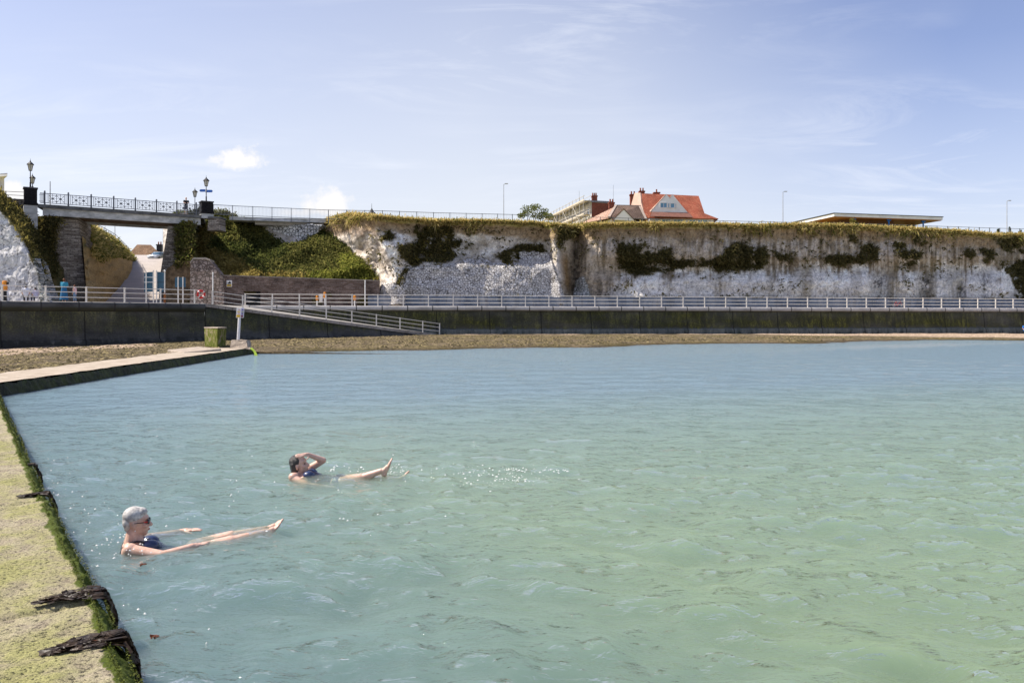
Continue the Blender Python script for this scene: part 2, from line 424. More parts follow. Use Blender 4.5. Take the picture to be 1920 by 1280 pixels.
# ---- dark weed clumps lying over the edge
M_WEED = plain('wet_seaweed', (.060, .036, .018), (.014, .009, .006), 9, .48, .3, .004)
M_WEEDR = plain('amber_seaweed', (.16, .045, .012), (.08, .02, .008), 14, .5, .3)
def weed(px, py, length, width, over, label, nst=70, seed=1):
    """ribbons combed across the wall top and down its face"""
    rnd = random.Random(seed); d = 1500 * (CZ - ZW) / (py - HY); q = P(px, py, d)
    s0 = (q.xy - NA).dot(ND); o0 = (q.xy - NA).dot(NL)
    t_ = thing('seaweed_clump', (q.x, q.y, ZW), label, 'seaweed')
    m = MB(); m2 = MB()
    rg = float((fbm(np.array(s0 * 1.4), np.array(0.), 0, 5, 3) - .5) * .05) + .0045 * max(s0 - 8, 0)
    for i in range(nst):
        a = rnd.uniform(0, .55) ** 1.0; b = min(1, a + rnd.uniform(.35, .8)); off = rnd.gauss(0, .35) * width * (2.0 if i % 9 == 0 else 1.0); wig = rnd.uniform(.01, .035); w = rnd.uniform(.008, .02) * (width / .12) ** .5
        pts = []
        for k in range(9):
            u = a + (b - a) * k / 8; x = u * (length + over); taper = math.sin(math.pi * min(1, max(.03, u))) ** .85
            oo_ = o0 - x; ds = off * taper + wig * math.sin(k * 1.7 + i) + .10 * u * width
            if oo_ + .02 + rg > 0: p = pt2(NA, ND, NL, s0 + ds, oo_, ZW + .006 + rnd.random() * .014 * taper)
            else:
                h = -(oo_ + .02 + rg); p = pt2(NA, ND, NL, s0 + ds, -.06 - rg - .06 * min(1, h * 6) - rnd.random() * .03, ZW + .02 - h)
            pts.append(p)
        mm_ = m2 if (i % 61 == 7) else m
        for k in range(8):
            d_ = pts[k + 1] - pts[k]
            if d_.length < 1e-4: continue
            r_ = d_.cross(Vector((rnd.gauss(0, .5), rnd.gauss(0, .5), 1))).normalized() * w
            mm_.add([pts[k] - r_, pts[k] + r_, pts[k + 1] + r_, pts[k + 1] - r_, (pts[k] + pts[k + 1]) / 2 + Vector((0, 0, w * .3))], [(0, 1, 4), (1, 2, 4), (2, 3, 4), (3, 0, 4)])
    m.build('fronds', M_WEED, t_); m2.build('tips', M_WEEDR, t_)
weed(72, 1226, .55, .075, .13, 'largest dark brown seaweed clump, nearest on the mossy wall', 240, 3)
weed(56, 1134, .50, .06, .14, 'long dark seaweed clump second nearest on the mossy wall', 200, 5)
weed(28, 932, .5, .05, .15, 'short black seaweed strand beside the near swimmer on the wall edge', 90, 8)
weed(34, 873, .5, .05, .12, 'thin farthest black seaweed strand lying over the wall edge', 40, 9)

# ---- left pool wall, running away from the corner
M_LWALL = plain('pale_wet_concrete', (.46, .39, .31), (.33, .27, .20), 1.6, .85, .2, .03)
M_LFACE = plain('weedy_concrete_face', (.020, .022, .010), (.055, .065, .015), 2.5, .7, .3, .05)
LW0, LW1 = Vector((-13.2, 20.6)), Vector((-14.75, 45.2))
LWD = (LW1 - LW0).normalized(); LWN = Vector((-LWD[1], LWD[0]))
lw = thing('pool_wall', (-14, 33, ZW), 'low pale concrete wall with dark weed-grown face at the far left of the pool', 'pool wall')
m = MB(); mf = MB(); nseg = 60; Lw = (LW1 - LW0).length
pr = []
for i in range(nseg + 1):
    s = -3 + (Lw + 3) * i / nseg; j = (random.random() - .5) * .06
    pr.append([pt2(LW0, LWD, LWN, s, o + (j if k < 3 else j * 3), ZW + z + (random.random() - .5) * .02) for k, (o, z) in enumerate(((0, 0), (.06, .0), (1.1, .0), (2.2, -.01), (2.5, -.3)))])
vv = [p for r_ in pr for p in r_]; m.add(vv, [(i * 5 + k, i * 5 + k + 1, i * 5 + 6 + k, i * 5 + 5 + k) for i in range(nseg) for k in range(4)])
m.build('wall_top', M_LWALL, lw)
fr = []
for i in range(nseg * 3 + 1):
    s = -3 + (Lw + 3) * i / (nseg * 3)
    fr += [pt2(LW0, LWD, LWN, s, -.02 - random.random() * .05 - .04 * k, ZW + .005 - .14 * k - (random.random() * .07 if k == 0 else 0)) for k in range(5)]
mf.add(fr, [(i * 5 + k, i * 5 + k + 1, i * 5 + 6 + k, i * 5 + 5 + k) for i in range(nseg * 3) for k in range(4)])
e0 = pt2(LW0, LWD, LWN, Lw, 0, ZW - .01); e1 = pt2(LW0, LWD, LWN, Lw, 2.2, ZW - .01)
mf.add([e0, e1, e1 - Vector((0, 0, .8)), e0 - Vector((0, 0, .8))], [(0, 1, 2, 3)])
mf.build('weedy_face', M_LFACE, lw)

# ---- water surface
n = N('sea_water')
v = n.coord('Object', (1, 1.7, 1), (0, 0, R(14))); v2 = n.coord('Object', (1, 1.9, 1), (0, 0, R(-16)))
w1 = n.noise(v, 2.4, 4, .5, .6); w2 = n.noise(v2, 6.5, 4, .55, .5); w3 = n.noise(v, 19, 3, .5)
w0 = n.noise(n.coord('Object', (1, 2.8, 1), (0, 0, R(5))), 1.0, 4, .6, .5); nm = n.bump(w0, .075, 1.0); nm = n.bump(w1, .135, 1.0, nm); nm = n.bump(w2, .044, 1.0, nm); nm = n.bump(w3, .004, .8, nm)
pt = n.noise(n.coord('Object', (.09, .05, 1)), 1.0, 3, .5)
body = n.ramp(pt, [(.35, WATER1), (.65, WATER2)])
sy = n.add('ShaderNodeSeparateXYZ'); n.l.new(n.coord('Object'), sy.inputs[0])
far = n.ramp(n.math('MULTIPLY', n.math('ADD', sy.outputs[1], n.math('MULTIPLY', sy.outputs[0], -.35)), 1 / 30), [(.12, 0), (.72, 1)]); body = n.mix(far, body, WATER3)      # bluer far out: own water colour plus sky reflection put into it
df = n.add('ShaderNodeBsdfDiffuse'); n.l.new(body, df.inputs['Color']); upn = n.add('ShaderNodeCombineXYZ'); upn.inputs[2].default_value = 1; n.l.new(upn.outputs[0], df.inputs['Normal'])      # light scattered inside the murky water does not follow the ripples
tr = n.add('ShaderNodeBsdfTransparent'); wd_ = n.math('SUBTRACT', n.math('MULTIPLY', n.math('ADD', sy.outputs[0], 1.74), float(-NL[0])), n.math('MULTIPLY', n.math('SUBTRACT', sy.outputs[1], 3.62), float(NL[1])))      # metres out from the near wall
wall_shade = n.ramp(n.math('ADD', n.math('MULTIPLY', wd_, 1 / 4.2), n.math('MULTIPLY', n.math('SUBTRACT', pt, .5), .8)), [(.05, 1), (.85, 0)])      # wall's shade and bluer sky reflection put into the tint beside it
n.l.new(n.mix(n.math('MULTIPLY', wall_shade, .75), n.mix(far, (.985, 1.0, .77), (.915, .955, 1.0)), (.75, .83, .87)), tr.inputs['Color'])
gl = n.add('ShaderNodeBsdfGlossy'); gl.inputs['Roughness'].default_value = .02; n.l.new(nm, gl.inputs['Normal'])
fr_ = n.add('ShaderNodeFresnel'); fr_.inputs['IOR'].default_value = 1.5; n.l.new(nm, fr_.inputs['Normal'])
x1 = n.add('ShaderNodeMixShader'); x1.inputs[0].default_value = .64
n.l.new(df.outputs[0], x1.inputs[1]); n.l.new(tr.outputs[0], x1.inputs[2])
geo_ = n.add('ShaderNodeNewGeometry'); frf = n.math('MULTIPLY', fr_.outputs[0], n.math('SUBTRACT', 1.0, geo_.outputs['Backfacing']))      # no total reflection from inside: a refracted ray would leave
x2 = n.add('ShaderNodeMixShader'); n.l.new(frf, x2.inputs[0]); n.l.new(tr.outputs[0], x2.inputs[1]); n.l.new(gl.outputs[0], x2.inputs[2])
n.l.new(x2.outputs[0], n.out.inputs['Surface']); n.n.remove(n.b); M_WATER = n.m
vs1 = n.add('ShaderNodeVolumeScatter'); vs1.inputs['Color'].default_value = (*WSCAT, 1); vs1.inputs['Density'].default_value = WDENS; vs1.inputs['Anisotropy'].default_value = 0.0
va1 = n.add('ShaderNodeVolumeAbsorption'); va1.inputs['Color'].default_value = (*WABS, 1); va1.inputs['Density'].default_value = WADENS
ad1 = n.add('ShaderNodeAddShader'); n.l.new(vs1.outputs[0], ad1.inputs[0]); n.l.new(va1.outputs[0], ad1.inputs[1]); n.l.new(ad1.outputs[0], n.out.inputs['Volume'])
S.cycles.volume_bounces = 4; S.cycles.max_bounces = 10
pys = [635.0]
while pys[-1] < 1290: pys.append(pys[-1] + 1.0 + .9 * min(1, (pys[-1] - 635) / 200))
pys += list(np.linspace(1310, 2600, 60)); pys = np.array(pys)
pxs = np.concatenate([np.arange(-1500, -120, 40), np.arange(-120, 2040, 3.0), np.arange(2040, 3600, 40)])
PY, PX = np.meshgrid(pys, pxs, indexing='ij')
D_ = F * CZ / (PY - HY); X_ = (PX - CX) / F * D_; Y_ = D_
# keep to the pool: stop under the two walls
xl = np.where(Y_ < 20.2, NA[0] + ND[0] / ND[1] * (Y_ - NA[1]), LW0[0] + LWD[0] / LWD[1] * (Y_ - LW0[1])) - .25
xl = np.where(Y_ > 45.5, np.minimum(xl, -14.8), xl)
X_ = np.maximum(X_, xl)
def waves(X, Y, sp):
    rs = np.random.default_rng(5); Z = 0 * X
    for i in range(70):
        lam = .26 * (2.3 / .26) ** (i / 69); th = math.radians(-98 + rs.normal() * 64); k = 2 * math.pi / lam
        amp = .0058 * (lam ** .8) * rs.uniform(.5, 1.25); ph = rs.uniform(0, 6.28)
        w = (X * math.cos(th) + Y * math.sin(th)) * k + ph + 1.4 * (vn(X * .35 / max(lam, .6), Y * .35 / max(lam, .6), i * 3.7, 4) - .5) * 3
        g = vn(X * .22, Y * .22, i * 1.3, 8)
        Z = Z + amp * (np.exp(1.1 * (np.sin(w) - 1)) * 2 - .75) * (.4 + 1.2 * g) * sstep(2.0 * sp, 5.5 * sp, lam)
    return Z
spc = np.maximum(np.abs(np.gradient(Y_, axis=0)), 3.0 / F * D_)
Z_ = waves(X_, Y_, spc) * (.18 + .82 * sstep(20, 5, Y_)); Z_ = Z_ - Z_[(Y_ > 4) & (Y_ < 16)].mean()
for (ax, ay), (bx2, by2) in (((-3.35, 6.93), (-2.15, 7.48)), ((-2.75, 9.9), (-1.45, 9.9))):      # rings spreading from the two swimmers
    ex, ey = bx2 - ax, by2 - ay; tq = np.clip(((X_ - ax) * ex + (Y_ - ay) * ey) / (ex * ex + ey * ey), 0, 1); rq = np.hypot(X_ - ax - tq * ex, Y_ - ay - tq * ey)
    Z_ = Z_ + .0065 * np.sin(rq * 6.283 / .20 + 2.5 * vn(X_ * 2.2, Y_ * 2.2, 0, 3)) * np.exp(-rq / .45) * sstep(.02, .14, rq) * (.4 + vn(X_ * 1.6, Y_ * 1.6, 0, 12))
nr_, nc_ = X_.shape; WV = np.stack([X_, Y_, Z_], -1).reshape(-1, 3); idx_ = np.arange(nr_ * nc_).reshape(nr_, nc_)
loop = np.concatenate([idx_[0, :], idx_[1:, -1], idx_[-1, -2::-1], idx_[-2:0:-1, 0]]); LB = WV[loop].copy(); LB[:, 2] = -1.2; nb0 = len(WV); nl_ = len(loop)
k_ = np.arange(nl_); sides = np.stack([loop, loop[(k_ + 1) % nl_], nb0 + (k_ + 1) % nl_, nb0 + k_], -1)
bl2 = WV[idx_[:, 0]].copy(); br2 = WV[idx_[:, -1]].copy(); bl2[:, 2] = -1.2; br2[:, 2] = -1.2; nb1 = nb0 + nl_; nb2 = nb1 + nr_; r_i = np.arange(nr_ - 1)
bottom = np.stack([nb1 + r_i, nb2 + r_i, nb2 + r_i + 1, nb1 + r_i + 1], -1)
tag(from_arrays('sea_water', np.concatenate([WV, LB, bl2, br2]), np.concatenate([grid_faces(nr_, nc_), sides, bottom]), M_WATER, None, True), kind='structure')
sb = MB(); sb.add([(-80, -12, -1.25), (140, -12, -1.25), (140, 110, -1.25), (-80, 110, -1.25)], [(0, 1, 2, 3)])
tag(sb.build('seabed', plain('seabed_silt', (.50, .60, .40), (.40, .50, .34), .35, .9, .1)), kind='structure')

# ---- beach between the walls and the water
def zl(px, d, z): return [(px - CX) / F * d, d, z]
cp = []
for px, z in ((-60, -.08), (0, -.06), (200, .04), (380, .20)):
    q = on_line(px, LA, LD); cp.append([q[0], q[1], z])
for px, z in ((560, .33), (830, .44), (1100, .40), (1400, .36), (1900, .26), (2200, .2)):
    q = on_line(px, MA, MD); cp.append([q[0], q[1], z])
for px, d in ((474, 45.6), (540, 47.2), (600, 48.2), (800, 50.6), (1100, 55.2), (1500, 63.6), (1900, 73), (2300, 82)):
    cp.append(zl(px, d, .0)); cp.append(zl(px, d - 4.5, -.42))
    q = on_line(px, MA, MD)
for px, z, f in ((700, .2, .5), (1100, .2, .5), (1500, .18, .5), (1900, .14, .5)):
    q = on_line(px, MA, MD); d0 = {700: 49.4, 1100: 55.2, 1500: 63.6, 1900: 73}[px]; cp.append(zl(px, d0 + (q[1] - d0) * f, z))
for s, z in ((-2, .02), (5, .10), (12, .16), (20, .20), (24, .22)): q = pt2(LW0, LWD, LWN, s, 2.4, z); cp.append([q.x, q.y, z])
for px, d, z in ((100, 38, .04), (250, 44, .12), (0, 38, 0), (-200, 30, -.2), (-300, 50, -.25)): cp.append(zl(px, d, z))
cp = np.array(cp)
A_ = np.linalg.norm(cp[:, None, :2] - cp[None, :, :2], axis=-1); Bm = np.zeros((len(cp) + 3,) * 2)
Bm[:len(cp), :len(cp)] = A_; Bm[:len(cp), -3] = 1; Bm[:len(cp), -2:] = cp[:, :2]; Bm[-3, :len(cp)] = 1; Bm[-2:, :len(cp)] = cp[:, :2].T
wts = np.linalg.solve(Bm + 1e-9 * np.eye(len(Bm)), np.concatenate([cp[:, 2], [0, 0, 0]]))
def beach_z(X, Y):
    r = np.hypot(X[..., None] - cp[:, 0], Y[..., None] - cp[:, 1]); return r @ wts[:-3] + wts[-3] + wts[-2] * X + wts[-1] * Y
dd = np.concatenate([np.arange(18, 44, .3), np.arange(44, 110, .22)]); px_ = np.arange(-500, 2400, 5.0)
DD, PXX = np.meshgrid(dd, px_, indexing='ij'); BX = (PXX - CX) / F * DD; BY = DD
BX = np.minimum(BX, np.where(BY < 45.2, LW0[0] + LWD[0] / LWD[1] * (BY - LW0[1]) - 1.0, 1e9)); BX = np.where(BY < 20.4, np.minimum(BX, -14.5), BX)
BZ = beach_z(BX, BY) + (fbm(BX * .5, BY * .5, 0, 4, 3) - .5) * .10 + (fbm(BX * 2.6, BY * 2.6, 0, 3, 13) - .5) * .07
# material zones
smain = (BX - MA[0]) * MN[0] + (BY - MA[1]) * MN[1]; sleft = (BX - LA[0]) * LN[0] + (BY - LA[1]) * LN[1]
py_of = HY - (BZ - CZ) / BY * F; px_of = CX + BX / BY * F
wob = (fbm(BX * .25, BY * .6, 0, 4, 77) - .5)
sand = sstep(627.5, 626.3, py_of - np.clip((px_of - 1400) / 500, 0, 1) * 6 + wob * 5) * sstep(820, 860, px_of) 
sandL = poly_sd(px_of, py_of + wob * 5, [(-400, 650), (0, 651), (150, 647), (290, 644), (300, 648), (150, 657), (0, 666), (-400, 690)]); sand = np.maximum(sand, sstep(-1, 2, sandL))
sandL = poly_sd(px_of, py_of + wob * 8, [(180, 682), (300, 668), (420, 655), (440, 668), (300, 682), (150, 693)]); sand = np.maximum(sand, .8 * sstep(-2, 4, sandL))
sand = np.maximum(sand, sstep(.03, -.03, BZ - .03) * .0)
g1 = fbm(BX * 3, BY * 1.2, 0, 4, 51); g2 = fbm(BX * .4, BY * .7, 0, 3, 52)
weedc = np.array([.20, .155, .095]) + (g1[..., None] - .5) * np.array([.20, .15, .08]); 
weedc = weedc * (1 - .5 * sstep(.45, .65, g2)[..., None]) + np.array([.15, .125, .04]) * .5 * sstep(.45, .65, g2)[..., None]
sandc = np.array([.56, .42, .30]) * (.85 + .3 * g1[..., None])
colr = weedc * (1 - sand[..., None]) + sandc * sand[..., None]
wetb = sstep(.06, -.02, BZ) * (BX > -14.0); colr = colr * (1 - .45 * wetb[..., None])
n = N('weed_strewn_shingle'); a = n.add('ShaderNodeVertexColor', layer_name='Col'); v = n.coord('Object'); q = n.noise(v, 4.5, 6, .75); q2 = n.noise(v, 14, 4, .7)
c = n.mix(1.0, a.outputs['Color'], n.ramp(q, [(.36, .22), (.5, .9), (.66, 1.7)]), 'MULTIPLY'); c = n.mix(1.0, c, n.ramp(q2, [(.36, .5), (.62, 1.25)]), 'MULTIPLY')
M_BEACH = n.done(c, .95, .1, n.bump(q, .16, 1.0))
tag(from_arrays('beach', np.stack([BX, BY, BZ], -1).reshape(-1, 3), grid_faces(*BX.shape), M_BEACH, None, True, np.clip(colr, .004, 1).reshape(-1, 3)), kind='structure')
# dried weed thrown up on the beach
V, Fc, Cc = [], [], []
def bz1(x, y): return float(beach_z(np.array([x]), np.array([y]))[0])
pool_pts = []
while len(pool_pts) < 9000:
    px = random.uniform(-60, 1960); d = random.uniform(24, 90) if px < 480 else random.uniform(48, 94)
    X = (px - CX) / F * d
    if px < 440 and X > LW0[0] + LWD[0] / LWD[1] * (d - LW0[1]) - 2.5 and d < 45: continue
    pool_pts.append((X, d))
bp = np.array(pool_pts); bzz = beach_z(bp[:, 0], bp[:, 1]); 
s1 = (bp[:, 0] - MA[0]) * MN[0] + (bp[:, 1] - MA[1]) * MN[1]; s2 = (bp[:, 0] - LA[0]) * LN[0] + (bp[:, 1] - LA[1]) * LN[1]
for (X, d), z, a1, a2 in zip(pool_pts, bzz, s1, s2):
    px = CX + X / d * F; py = HY - (z - CZ) / d * F
    if a1 < .8 or (px < 480 and a2 < .8) or (z < .03 and X > -14) or (px > 850 and py < 630 + max(0, (px - 1400) / 100)): continue
    for j in range(3):
        q = Vector((X + random.gauss(0, .12), d + random.gauss(0, .12), z)); h = random.uniform(.025, .075); w = random.uniform(.05, .15)
        a_ = random.random() * 6.28; e = Vector((math.cos(a_), math.sin(a_), 0)) * w; e2 = Vector((-e.y, e.x, 0)) * .8
        k = len(V); V += [q - e, q + e2, q + e, q - e2, q + Vector((random.gauss(0, .04), random.gauss(0, .04), h))]
        Fc += [(k, k + 1, k + 4), (k + 1, k + 2, k + 4), (k + 2, k + 3, k + 4), (k + 3, k, k + 4)]
        g = random.random(); c_ = (.045 + .24 * g * g, .037 + .19 * g * g, .018 + .095 * g * g); Cc += [c_] * 5
tag(from_arrays('beach_weed', np.array([tuple(x) for x in V]), np.array(Fc), vcol('dried_weed', .9, .1, 0), None, False, np.array(Cc)), 'dark dried seaweed strewn over the beach below the sea walls', 'seaweed', kind='stuff')
# ================================================================ cliffs and banks
TOPX = [(300, 400), (395, 400), (410, 397), (425, 398), (440, 406), (455, 413), (480, 419), (500, 421), (600, 421), (612, 412), (640, 405), (660, 402), (700, 406), (750, 411), (800, 414), (850, 415), (900, 415), (1000, 419), (1040, 422), (1070, 424), (1100, 422), (1150, 421), (1230, 420), (1300, 421), (1400, 423), (1500, 422), (1600, 424), (1700, 429), (1740, 431), (1800, 434), (1860, 440), (1920, 440), (2100, 446)]
BOTX = [(300, 575), (2100, 575)]
def itp(x, pts): return np.interp(x, [p[0] for p in pts], [p[1] for p in pts])
def dline(px, off):
    u = (np.asarray(px, float) - CX) / F; A = MA - MN * off
    t = (u * A[1] - A[0]) / (MD[0] - u * MD[1]); return A[1] + MD[1] * t
VEG = [  # hanging growth on the cliff face, outlines in picture pixels
 [(780, 428), (811, 421), (849, 432), (851, 451), (874, 453), (872, 459), (849, 470), (853, 484), (811, 498), (774, 496), (750, 484), (748, 465), (751, 458), (774, 451), (783, 442)],
 [(712, 437), (728, 433), (740, 446), (738, 452), (715, 450)],
 [(968, 461), (996, 457), (1027, 456), (1029, 470), (1003, 472), (973, 477), (970, 494), (940, 494), (935, 480), (959, 470)],
 [(1041, 425), (1060, 421), (1088, 430), (1083, 447), (1064, 451), (1060, 475), (1048, 458), (1043, 437)],
 [(757, 531), (769, 503), (764, 502), (750, 530), (740, 540), (745, 545)], [(1158, 470), (1176, 456), (1197, 456), (1205, 476), (1228, 476), (1243, 465), (1256, 470), (1260, 482), (1295, 490), (1338, 486), (1348, 478), (1363, 465), (1400, 457), (1400, 508), (1359, 511), (1330, 503), (1296, 499), (1254, 505), (1232, 509), (1209, 515), (1186, 516), (1169, 505), (1165, 490)],
 [(1380, 464), (1402, 458), (1422, 464), (1442, 486), (1436, 497), (1408, 506), (1380, 509)], [(1450, 475), (1492, 479), (1492, 489), (1462, 489)],
 [(1535, 483), (1574, 475), (1605, 483), (1611, 452), (1644, 461), (1644, 492), (1622, 497), (1549, 494)], [(1703, 438), (1723, 441), (1740, 461), (1734, 469), (1717, 461)],
 [(1675, 464), (1698, 458), (1726, 478), (1717, 489), (1684, 478)], [(1689, 489), (1712, 497), (1701, 504)], [(1793, 464), (1830, 461), (1836, 483), (1819, 489)],
 [(1841, 464), (1864, 467), (1869, 489), (1852, 492)], [(1869, 481), (1889, 497), (1875, 500)], [(1858, 444), (1960, 444), (1960, 468), (1883, 472), (1869, 455)], [(1585, 436), (1602, 441), (1599, 452), (1588, 444)],
 [(1190, 444), (1194, 446), (1195, 458), (1187, 458)], [(1205, 449), (1212, 450), (1214, 462), (1205, 462)], [(1880, 500), (1960, 470), (1960, 560), (1905, 560), (1903, 520)]]
VEGBANK = [(300, 575), (300, 520), (345, 500), (340, 470), (345, 440), (385, 425), (395, 398), (425, 396), (450, 412), (480, 420), (492, 430), (520, 452), (545, 460), (580, 450), (606, 432), (640, 455), (665, 478), (690, 500), (708, 528), (708, 575)]
STONE1 = [(700, 565), (709, 552), (711, 540), (715, 528), (735, 530), (757, 538), (764, 507), (778, 500), (800, 499), (858, 490), (879, 485), (905, 484), (928, 492), (973, 493), (973, 473), (1006, 471), (1029, 473), (1046, 519), (1061, 562), (1061, 572), (700, 572)]
STONE2 = [(1074, 570), (1078, 526), (1088, 516), (1097, 519), (1109, 556), (1110, 572), (1074, 572)]
STONE3 = [(484, 424), (495, 420), (606, 420), (600, 432), (585, 444), (560, 456), (545, 459), (530, 457), (515, 446), (500, 434)]
def cliff_depth(px, py):
    px = np.asarray(px, float); py = np.asarray(py, float); top = itp(px, TOPX)
    h = np.clip((575 - py) * dline(px, 5) / F, 0, 11)          # metres above the promenade
    c = dline(px, 5.6) + .26 * h
    X = (px - CX) / F * c
    # great lumps, gully, ledges
    c = c + (fbm(X * .13, h * .16, 0, 3, 61) - .5) * 2.6 * sstep(0, 2, h) + (fbm(X * .5, h * .5, 0, 3, 62) - .5) * .7
    gx = px - 1079 + (py - 500) * .05
    c = c + 2.4 * np.exp(-(gx / 11) ** 2) * sstep(575, 545, py) - .9 * np.exp(-((px - 1045 - (py - 500) * .12) / 10) ** 2)
    c = c + 1.6 * sstep(500, 478, py + 6 * (vn(px * .03, 0, 0, 6) - .5)) * sstep(755, 790, px) * sstep(1050, 1020, px)       # ledge above the block facing
    c = c - 1.0 * sstep(705, 722, px) * sstep(775, 752, px) * sstep(425, 470, py)                                     # chalk buttress
    e = sstep(1100, 1140, px)
    fl = np.abs(vn(X * 2.3 + py * .012, h * .10, 0, 71) - .5) * 2
    c = c - e * (fl - .5) * .40 * sstep(515, 470, py)                                                      # vertical flutes of the upper face
    c = c + e * .9 * sstep(478, 500, py) * sstep(530, 505, py) - e * .5 * sstep(500, 540, py)              # sill under the growth, swelling foot
    c = c + 1.5 * np.exp(-((px - 1655) / 18) ** 2) * sstep(490, 520, py) + 1.1 * np.exp(-((px - 1735) / 14) ** 2) * sstep(500, 530, py) + .9 * np.exp(-((px - 1800) / 10) ** 2) * sstep(515, 540, py)
    c = c + 3.2 * sstep(1868, 1905, px + (500 - py) * .25)
    c = c + (fbm(X * 1.6, h * 1.6, 0, 4, 63) - .5) * .34 + (vn(X * 5, h * 5, 0, 64) - .5) * .16
    c = c - .45 * sstep(top + 14, top + 5, py) * sstep(2, 5, h)                                              # turf overhangs
    # the grown-over bank on the left
    wl = itp(px, [(300, 80), (420, 79.2), (705, 82.0), (2100, 90)])
    b = wl + .5 + np.clip((532 - py) / (532 - 418.0), -.1, 1.1) * 9.5 + (fbm(px * .022, py * .03, 0, 4, 81) - .5) * 3.6 + 1.5 * np.exp(-((px - 545) / 60) ** 2) * sstep(520, 450, py)
    b = b - 2.2 * np.exp(-((px - 420) / 35) ** 2) * sstep(470, 405, py)
    l1 = itp(py, [(400, 600), (420, 606), (455, 640), (500, 690), (528, 708), (575, 710)]); l2 = itp(py, [(400, 700), (440, 708), (470, 722), (500, 738), (528, 745), (575, 746)])
    w = np.clip((px - l1) / (l2 - l1), 0, 1); w = w * .75 + .25 * w * w * (3 - 2 * w)
    d = b * (1 - w) + c * w
    d = d + (fbm(X * .9, h * .9, 0, 4, 65) - .5) * 1.5 * np.clip(w * (1 - w) * 4, 0, 1)
    return d
def cliff_color(px, py):
    top = itp(px, TOPX); d = dline(px, 6); X = (px - CX) / F * d; Zm = (HY - py) / F * d
    f1 = fbm(X * .35, Zm * .35, 0, 4, 1); f2 = fbm(X * 1.3, Zm * 1.3, 0, 4, 2); f3 = fbm(X * 4, Zm * 4, 0, 3, 3); st = fbm(X * 3.4, Zm * .30, 0, 4, 4); fine = vn(X * 9, Zm * 7, 0, 12)
    def C(a, b, f): return np.array(a) * (1 - f[..., None]) + np.array(b) * f[..., None]
    white = C((.63, .58, .52), (.87, .82, .75), sstep(.3, .65, f2))
    grey = C((.22, .175, .12), (.50, .41, .305), sstep(.32, .66, .5 * f2 + .5 * st))
    tan = C((.26, .18, .10), (.40, .29, .17), f2)
    c = grey
    # west bluff
    west = sstep(1062, 1045, px + (py - 500) * -.1)
    c = c * (1 - west[..., None]) + C((.36, .31, .24), (.66, .60, .53), sstep(.3, .62, .6 * f2 + .4 * f1)) * west[..., None]
    wb = poly_sd(px + (f2 - .5) * 26, py + (f3 - .5) * 14, [(712, 455), (745, 450), (752, 480), (752, 520), (742, 535), (707, 535), (716, 500)])
    c = c + (white - c) * sstep(-4, 5, wb)[..., None]
    for pl in ([(730, 425), (778, 430), (785, 445), (750, 460), (740, 445)], [(842, 430), (895, 432), (905, 450), (880, 448), (850, 442)], [(775, 455), (850, 458), (845, 470), (780, 462)], [(910, 455), (930, 460), (925, 485), (905, 480)]):
        c = c + (white - c) * (.8 * sstep(-5, 5, poly_sd(px + (f2 - .5) * 20, py + (f3 - .5) * 12, pl)))[..., None]
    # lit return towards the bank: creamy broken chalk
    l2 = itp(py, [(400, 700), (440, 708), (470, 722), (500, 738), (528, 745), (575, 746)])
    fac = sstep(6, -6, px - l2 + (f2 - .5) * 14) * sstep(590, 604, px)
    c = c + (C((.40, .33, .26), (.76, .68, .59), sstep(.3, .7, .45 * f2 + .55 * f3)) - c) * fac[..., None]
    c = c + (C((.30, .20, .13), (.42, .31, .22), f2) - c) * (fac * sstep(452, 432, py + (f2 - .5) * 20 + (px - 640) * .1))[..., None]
    # white foot of the long cliff
    e = sstep(1120, 1180, px + (f1 - .5) * 60)
    lw = itp(px, [(1100, 560), (1150, 535), (1180, 512), (1260, 512), (1330, 506), (1420, 508), (1500, 498), (1560, 500), (1640, 498), (1700, 508), (1780, 500), (1850, 494), (1900, 500), (2000, 520)])
    wf = e * sstep(-10, 14, py - lw + (f2 - .5) * 46 + (st - .5) * 60)
    c = c + (white - c) * wf[..., None]
    # brown runs and black algae in it
    for x, wd, y0, a in ((1350, 9, 500, .6), (1512, 16, 490, .7), (1675, 11, 490, .8), (1742, 15, 480, .75), (1795, 14, 478, .5), (1447, 6, 505, .4), (1610, 8, 500, .3)):
        k = a * np.exp(-((px - x + (st - .5) * 22 + (py - 520) * .06) / wd) ** 2) * sstep(y0 - 12, y0 + 15, py) * sstep(.3, .5, f2 + .1)
        c = c + (C((.15, .115, .06), (.30, .24, .14), f3) - c) * k[..., None]
    for x, y, rx, ry, a in ((1648, 530, 18, 26, .8), (1735, 533, 13, 24, .85), (1802, 545, 12, 18, .75), (1560, 552, 30, 8, .6), (1130, 545, 40, 26, .5), (1300, 540, 60, 22, .35), (1430, 545, 40, 16, .4), (1845, 540, 12, 18, .6), (1390, 500, 40, 10, .5), (1850, 520, 20, 16, .45), (1770, 520, 14, 20, .4)):
        k = a * np.exp(-((px - x) / rx) ** 2 - ((py - y) / ry) ** 2) * sstep(.38, .55, f3 * .5 + fine * .5 + (f2 - .5) * .6)
        c = c + (np.array((.05, .05, .055)) - c) * np.clip(k, 0, 1)[..., None]
    sp = sstep(.65, .74, f3 * .55 + fine * .45) * (.75 - .35 * sstep(560, 480, py)) * (1 - fac)                 # specks of algae in the joints
    c = c * (1 - .7 * sp[..., None])
    fl = sstep(.44, .64, st) * sstep(515, 480, py) * sstep(1085, 1130, px)
    c = c + (np.array((.56, .49, .42)) * (.7 + .5 * f3[..., None]) - c) * (.65 * fl)[..., None]
